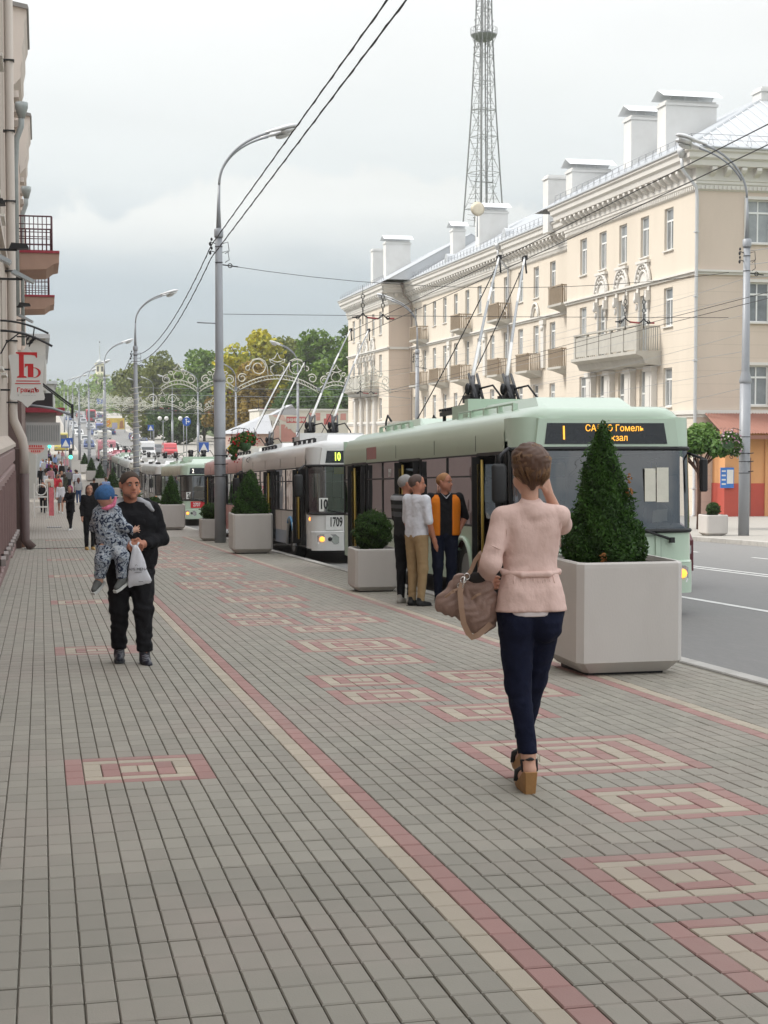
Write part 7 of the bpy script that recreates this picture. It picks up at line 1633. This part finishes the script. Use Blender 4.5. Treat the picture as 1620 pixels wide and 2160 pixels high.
blob('jacket', grow([C_(p_[1], p_[2], p_[3][0], p_[3][1], p_[4]) for p_ in torso], .020)+[C_(shR, elR, .078, .068), C_(elR, (-.10, -.215, 1.09), .066, .050), C_(shL, elL, .078, .068), C_(elL, (.13, -.20, 1.105), .066, .050)], cloth('black jacket', (.011, .011, .013)), fa, .011, .022, cuts=[((0, -.9, 1), 1.475), ((0, 0, -1), -.845)], fold=(.005, 30, 5))
for s in (-1, 1): blob('hood_lining', [C_((s*.085, -.01, 1.475), (s*.15, -.045, 1.44), .040, .034, .9), C_((s*.15, -.045, 1.44), (s*.20, -.065, 1.395), .034, .016)], mat('cloth light grey lining', (.36, .37, .39), .85), fa, .008, .02)
blob('trousers', grow(lg, .017)+[C_((-.075, .01, .93), (.075, .01, .93), .15, None, .93)]+[C_((anR[0], anR[1], .16), (anR[0], anR[1], .19), .068), C_((anL[0], anL[1], .135), (anL[0], anL[1], .165), .068)], K, fa, .011, .03, cuts=[((0, 0, 1), 1.0), ((0, 0, -1), -.118)], fold=(.009, 34, 3))
for a_, yw in ((anR, -4), (anL, 8)): s_ = shoe(fa, a_, yw, mat('blue-black leather shoe', (.016, .018, .030), .35, 0, .2), sole=mat('dark sole', (.03, .035, .04), .6), h=.010, boot=True); s_.scale = (1, 1, 1)
for a_ in (anL, anR):
    m = MB()
    for i in range(4): m.tube([(a_[0]-.03, a_[1]-.045-.025*i, a_[2]-.01-.012*i), (a_[0], a_[1]-.06-.025*i, a_[2]+.0-.012*i), (a_[0]+.03, a_[1]-.045-.025*i, a_[2]-.01-.012*i)], .004, 4)
    m.build('laces', mat('grey laces', (.3, .3, .33), .8), fa)
fh = mat('cropped dark hair', (.06, .042, .032), .9, 0, .3, 120)
nrm = (fp(0, -1, -.5)-fp(0, 0, 0)).normalized(); blob('hair', [C_(fp(0, .010, .042), fp(0, .032, .03), .0885, .0892), C_(fp(0, -.02, .044), fp(0, -.01, .04), .081, .081)], fh, fa, .0075, .02, cuts=[(tuple(nrm), float(nrm.dot(fp(0, -.080, .070)))), (tuple((fp(0, -.5, -1)-fp(0, 0, 0)).normalized()), float((fp(0, -.5, -1)-fp(0, 0, 0)).normalized().dot(fp(0, .045, -.02))))])
blob('stubble', [C_(fp(0, -.036, -.03), fp(0, -.053, -.082), .057*1.03, .041*1.03), C_(fp(-.035, -.03, -.05), fp(.035, -.03, -.05), .0442*1.03)], mat('stubble skin', (.26, .13, .09), .7, 0, .1, 90), fa, .008, .02, cuts=[((0, 0, 1), float(fp(0, 0, -.062).z))])
face_bits(fa, fp, 1.03, (.045, .03, .02))
# child on his right arm (left in the picture), seen from behind and the side
ch = thing('person', 'toddler in a blue cap and camouflage suit carried on the father\'s arm', 'person', (.79, 14.2, g(14.2)), R(2))
cam_m = bpy.data.materials.new('camouflage cotton'); cam_m.use_nodes = True; nt = cam_m.node_tree; vo_ = nt.nodes.new('ShaderNodeTexNoise'); vo_.inputs['Scale'].default_value = 17; vo_.inputs['Detail'].default_value = 2.5; vo_.inputs['Distortion'].default_value = 2.5; tcn = nt.nodes.new('ShaderNodeTexCoord'); nt.links.new(tcn.outputs['Object'], vo_.inputs['Vector']); rr_ = nt.nodes.new('ShaderNodeValToRGB'); rr_.color_ramp.interpolation = 'CONSTANT'
e = rr_.color_ramp.elements; e[0].color = (.02, .03, .06, 1); e[1].position = .46; e[1].color = (.36, .40, .45, 1); q_ = e.new(.53); q_.color = (.17, .21, .27, 1); q_ = e.new(.58); q_.color = (.44, .47, .5, 1); nt.links.new(vo_.outputs[0], rr_.inputs[0]); nt.links.new(rr_.outputs[0], nt.nodes['Principled BSDF'].inputs['Base Color']); nt.nodes['Principled BSDF'].inputs['Roughness'].default_value = .9
GYC = mat('cloth grey jogging', (.26, .27, .29), .9, 0, .15, 40)
ct = [C_((-.20, -.20, 1.15), (-.235, -.20, 1.32), .105, .10, .9), C_((-.27, -.18, 1.38), (-.17, -.20, 1.385), .06), C_((-.17, -.20, 1.12), (-.12, -.2, 1.11), .10, .09)]
ca = [C_((-.165, -.22, 1.375), (-.09, -.28, 1.27), .042, .034), C_((-.09, -.28, 1.27), (.005, -.27, 1.225), .034, .024), C_((-.29, -.17, 1.37), (-.33, -.10, 1.25), .04, .034)]
cl = [C_((-.155, -.21, 1.10), (-.105, -.30, 1.0), .07, .052), C_((-.105, -.30, 1.0), (-.105, -.28, .80), .05, .034), C_((-.23, -.22, 1.10), (-.27, -.27, .97), .07, .055), C_((-.27, -.27, .97), (-.30, -.24, .78), .052, .036)]
chd, cp = head((-.235, -.215, 1.515), 128, 6, .82)
blob('body', ct+ca+cl+chd+[C_((-.225, -.2, 1.38), (-.23, -.21, 1.46), .042, .04)]+[(p_[0], p_[1], p_[2], p_[3], {'q': 1, 'k': .005}) for p_ in [C_((.005, -.27, 1.225), (.03, -.27, 1.235), .02, .02)]+[C_((.03, -.27, 1.225+.01*i), (.065-.004*abs(i-1), -.275, 1.205+.022*i), .0075, .006) for i in range(4)]+[C_((.012, -.275, 1.24), (.02, -.28, 1.275), .008, .0065)]], SKIN3, ch, .009, .025)
blob('hooded_top', grow(ct, .016)+grow(ca, .014)+[C_((-.25, -.13, 1.37), (-.28, -.11, 1.27), .06, .05)], cam_m, ch, .010, .03, cuts=[((1, 0, 0), .0), ((0, 0, -1), -1.055)], fold=(.006, 50, 2))
blob('jogging_trousers', grow(cl, .013)+[C_((-.22, -.2, 1.08), (-.14, -.2, 1.07), .10)], cam_m, ch, .010, .03, cuts=[((0, 0, -1), -.80), ((0, 0, 1), 1.10)], fold=(.004, 45, 1))
m = MB(); m.lathe([(.045, 0), (.047, .028)], 10, (-.298, -.24, .835)); m.build('sock_cuff', mat('turquoise cuff', (.05, .55, .42), .8), ch)
cap = blob('cap', [C_(cp(0, .01, .05), cp(0, .035, .035), .092*.86, .093*.86), C_(cp(0, .0, .06), cp(0, 0, .05), .09*.84)], mat('cloth mottled blue cap', (.03, .10, .24), .85, 0, .4, 45), ch, .007, .02, cuts=[((0, 0, -1), -1.505)])
m = MB(); m.loft([[tuple(cp(x, y, .045-.02*abs(x)*10)) for x, y in ((-.075, -.05), (-.06, -.12), (0, -.15), (.06, -.12), (.075, -.05))], [tuple(cp(x, y, .055-.02*abs(x)*10)) for x, y in ((-.075, -.05), (-.06, -.12), (0, -.15), (.06, -.12), (.075, -.05))]], closed=False, caps=False); m.build('peak', mat('cloth mottled blue cap', (.03, .10, .24), .85, 0, .4, 45), cap)
blob('scarf', [C_((-.150, -.27, 1.52), (-.165, -.285, 1.47), .013, .016), C_((-.175, -.285, 1.455), (-.225, -.30, 1.435), .018, .021), C_((-.24, -.30, 1.425), (-.27, -.29, 1.43), .015, .010)], mat('cloth pink white scarf', (.62, .16, .26), .8, 0, .5, 60), ch, .008, .012)
for (x, y, z, yw) in ((-.31, -.245, .785, -35), (-.10, -.29, .80, -50)):
    Rm = Matrix.Rotation(R(yw), 3, 'Z')@Matrix.Rotation(R(28), 3, 'X'); q = lambda a, b, c: Vector((x, y, z))+Rm@Vector((a, b, c))
    so = blob('shoe', [C_(q(0, .02, -.01), q(0, -.02, -.02), .036, .036), C_(q(0, -.03, -.02), q(0, -.10, -.035), .034, .026)], mat('cloth grey trainer', (.10, .105, .10), .8), ch, .009, .015)
    m = MB(); pts = [(-.034, .055), (.034, .055), (.036, 0), (.036, -.09), (.02, -.135), (-.02, -.135), (-.036, -.09), (-.036, 0)]; m.loft([[tuple(q(a, b, -.068)) for a, b in pts], [tuple(q(a, b, -.044)) for a, b in pts]], True, True); m.build('sole', mat('white sole', (.55, .56, .54), .6), so)
# plastic bag held in his hands
pbg = thing('plastic_bag', 'white plastic carrier bag with thin black print held by the father', 'carrier bag', (.79, 14.2, g(14.2)), R(2))
m = MB(); rr = []
for z, xa, xb, th in ((1.095, -.005, .035, .006), (1.06, -.012, .055, .010), (1.02, -.022, .075, .016), (.95, -.04, .10, .022), (.86, -.05, .12, .026), (.79, -.055, .145, .024), (.755, -.05, .16, .012), (.745, -.045, .155, .003)):
    n = 18; rr.append([((xa+xb)/2+(xb-xa)/2*math.cos(t), -.32-th*math.sin(t)*(1+.35*math.sin(5*math.cos(t)*3+z*20)), z+(.02*math.cos(t) if z < .8 else 0)+.008*math.sin(t*3+z*9)) for t in np.linspace(0, 2*math.pi, n+1)[:-1]])
m.loft(rr, True, True, True); pb = m.build('bag_body', mat('white polythene', (.60, .61, .65), .3, 0, .05, 14, bump=.5, bscale=22), pbg)
m = MB(); m.tube([(-.0, -.31, 1.08), (-.03, -.29, 1.11), (-.02, -.27, 1.13)], .009, 6); m.tube([(.03, -.31, 1.09), (.05, -.29, 1.12)], .009, 6); m.build('handle', mat('white polythene', (.6, .61, .65), .3), pbg)
text('AMI MENA', .036, M_dark, pb, (.035, -.358, .885), FRONT, bold=.0); text('parfumerie', .014, M_dark, pb, (.035, -.358, .86), FRONT); text('www.', .018, M_dark, pb, (.06, -.352, .775), FRONT)
m = MB(); m.tube([(.01, -.356, .915), (.02, -.356, .93), (.03, -.356, .915)], .0015, 4); m.build('emblem', M_dark, pb)

# ---- people farther down the pavement
GR = cloth('dark olive', (.05, .055, .04)); DN = cloth('blue denim', (.045, .085, .20)); PKc = cloth('pink', (.5, .25, .28)); BL = cloth('light blue', (.25, .35, .6)); GYX = cloth('mid grey', (.2, .2, .21)); REDC = cloth('red', (.45, .03, .05)); PUR = cloth('purple', (.15, .05, .3)); LG_ = cloth('light grey', (.42, .43, .45))
whs = mat('white trainers', (.62, .62, .6), .6)
PPL = [ # label, X, Y, facing(0 = towards camera,180 away), H, top, bottom, shoes, hair, kind, coat, opts
 ('woman in black coat and leggings with magenta hair looking at a tablet', 1.07, 59.0, -35, 1.68, K, K, whs, (.30, .03, .12), 'long', .28, dict(sex='f', arms=(((.2, -.1, 1.18), (.05, -.3, 1.15)), ((-.2, -.1, 1.18), (-.05, -.3, 1.15))), pose='walk', phase=.7)),
 ('long-haired woman in a dark open coat and white trainers', .42, 83.5, 0, 1.70, cloth('dark coat', (.03, .022, .02)), K, whs, (.16, .05, .03), 'long', .42, dict(sex='f')),
 ('woman beside her in a black coat half hidden', .1, 85.5, 0, 1.66, K, K, M_black, (.28, .09, .04), 'long', .30, dict(sex='f')),
 ('woman in a white top and grey skirt with ginger hair', 1.02, 84.0, 0, 1.68, WT, GYX, whs, (.40, .15, .06), 'long', 0, dict(sex='f', skirt=True)),
 ('long-haired woman in blue jeans walking away', 2.30, 98.5, 180, 1.68, LG_, DN, whs, (.12, .035, .025), 'long', 0, dict(sex='f', phase=.4)),
 ('woman in black behind the father', 1.22, 40.6, 12, 1.68, K, K, mat('gold sandals', (.4, .25, .08), .5), (.10, .05, .04), 'long', 0, dict(sex='f', vox=.018, pose='stand')),
 ('man in a black T-shirt walking away beyond the father', 3.05, 92, 180, 1.78, K, K, M_black, (.02, .015, .012), 'short', 0, dict()),
 ('person in a pink top just beyond the child\'s cap', 3.0, 80, 180, 1.66, PKc, K, M_black, (.1, .04, .03), 'long', 0, dict(sex='f')),
 ('person in a light blue shirt beyond the father', 3.9, 96, 180, 1.75, BL, NV, M_black, (.12, .07, .04), 'short', 0, dict()),
 ('man in a white shirt walking away in the distance', 2.6, 116, 180, 1.80, WT, K, M_black, (.03, .02, .015), 'short', 0, dict(bulk=1.15)),
 ('man in grey with dark hair beside the white-shirted walker', 2.1, 122, 180, 1.78, GYX, NV, M_black, (.015, .012, .01), 'short', 0, dict()),
 ('large person in a pale blouse with a cross strap walking away', .55, 104, 180, 1.72, cloth('cream blouse', (.55, .50, .44)), K, M_black, (.1, .05, .03), 'short', 0, dict(sex='f', bulk=1.25)),
 ('woman in a long dark dress with black hair in the crowd', 1.65, 112, 180, 1.66, GR, K, M_black, (.06, .03, .02), 'long', .4, dict(sex='f')),
 ('woman in shorts with bare legs in the crowd', 1.1, 108, 180, 1.7, REDC, None, M_black, (.2, .08, .04), 'long', .1, dict(sex='f')),
 ('child with a red rucksack in the crowd', 1.35, 121, 180, 1.35, REDC, K, M_black, (.02, .015, .01), 'short', 0, dict()),
 ('person in white carrying bags in the middle of the crowd', .85, 126, 0, 1.7, WT, LG_, whs, (.25, .12, .07), 'long', 0, dict(sex='f')),
 ('person in black at the far shop door', .0, 128, 0, 1.72, K, K, M_black, (.02, .02, .02), 'short', 0, dict()),
 ('person in dark grey near the far shop door', .35, 124, 180, 1.72, GYX, K, M_black, (.05, .03, .02), 'long', 0, dict(sex='f')),
 ('person in purple in the far crowd', .75, 150, 0, 1.7, PUR, NV, M_black, (.03, .02, .02), 'long', 0, dict(sex='f')),
 ('person in a red patterned top in the far crowd', 1.3, 146, 180, 1.7, REDC, NV, M_black, (.03, .02, .02), 'short', 0, dict()),
 ('person in white far down the pavement', 1.9, 150, 180, 1.7, WT, DN, M_black, (.1, .05, .03), 'short', 0, dict()),
 ('person in blue far down the pavement', .2, 160, 0, 1.72, BL, K, M_black, (.05, .03, .02), 'short', 0, dict()),
 ('person in salmon pink far down the pavement', 2.6, 164, 0, 1.7, PKc, GYX, M_black, (.3, .12, .05), 'long', 0, dict(sex='f')),
 ('dark figure farthest down the pavement', 1.0, 178, 180, 1.74, K, NV, M_black, (.02, .02, .02), 'short', 0, dict()),
 ('pale figure farthest down the pavement by the wall', .3, 184, 0, 1.68, LG_, K, M_black, (.2, .1, .05), 'long', 0, dict(sex='f')),
]
cols_ = [(K, 'black'), (WT, 'white'), (GYX, 'grey'), (REDC, 'red'), (BL, 'light blue'), (NV, 'navy'), (LG_, 'pale grey'), (GR, 'olive'), (PUR, 'purple'), (PKc, 'pink')]
rq = random.Random(8); seen_ = {}; ORDN = ['first', 'second', 'third', 'fourth', 'fifth']
for i in range(26):
    m_, n_ = cols_[rq.randrange(10)]; m2, n2 = cols_[rq.choice([0, 5, 0, 6, 2])]; key_ = (n_, n2); q_ = seen_[key_] = seen_.get(key_, -1)+1
    PPL.append(('%s walker in a %s top and %s trousers in the far pavement crowd' % (ORDN[q_], n_, n2), rq.uniform(-.1, 2.9) if i % 3 else rq.uniform(-.1, 1.2), 106+i*3.6, rq.choice([0, 180, 180, 20]), rq.uniform(1.6, 1.82), m_, m2, rq.choice([M_black, whs]), rq.choice([(.02, .015, .01), (.1, .05, .03), (.28, .12, .05)]), rq.choice(['short', 'long']), rq.choice([0, 0, .2]), dict(sex=rq.choice('mf'))))
for lab, X, Y, rz, H, tp, bt_, sh_, hc_, hk, ct_, kw in PPL:
    vx = kw.pop('vox', .022 if Y < 90 else .032); fo, _p = figure('person', lab, X, Y, rz, H, tp, bt_, sh_, hc_, hk, coat=ct_, vox=vx, group=None, **kw)
    if 'tablet' in lab: MB().box(-.10, .12, -.36, -.345, 1.06, 1.16).build('tablet', M_dark, fo)
# ================================================================== AIR
hz = MB().box(-120, 330, -15, 1200, -6, 215).build('haze', [], None)
hm_ = bpy.data.materials.new('haze'); hm_.use_nodes = True; nt = hm_.node_tree; nt.nodes.clear()
ho = nt.nodes.new('ShaderNodeOutputMaterial'); pv_ = nt.nodes.new('ShaderNodeVolumePrincipled'); pv_.inputs['Color'].default_value = (.93, .95, .97, 1); pv_.inputs['Density'].default_value = .00022; pv_.inputs['Anisotropy'].default_value = .2
nt.links.new(pv_.outputs[0], ho.inputs['Volume']); hz.data.materials.append(hm_); tag(hz, 'pale air haze over the avenue', 'haze', kind='stuff')
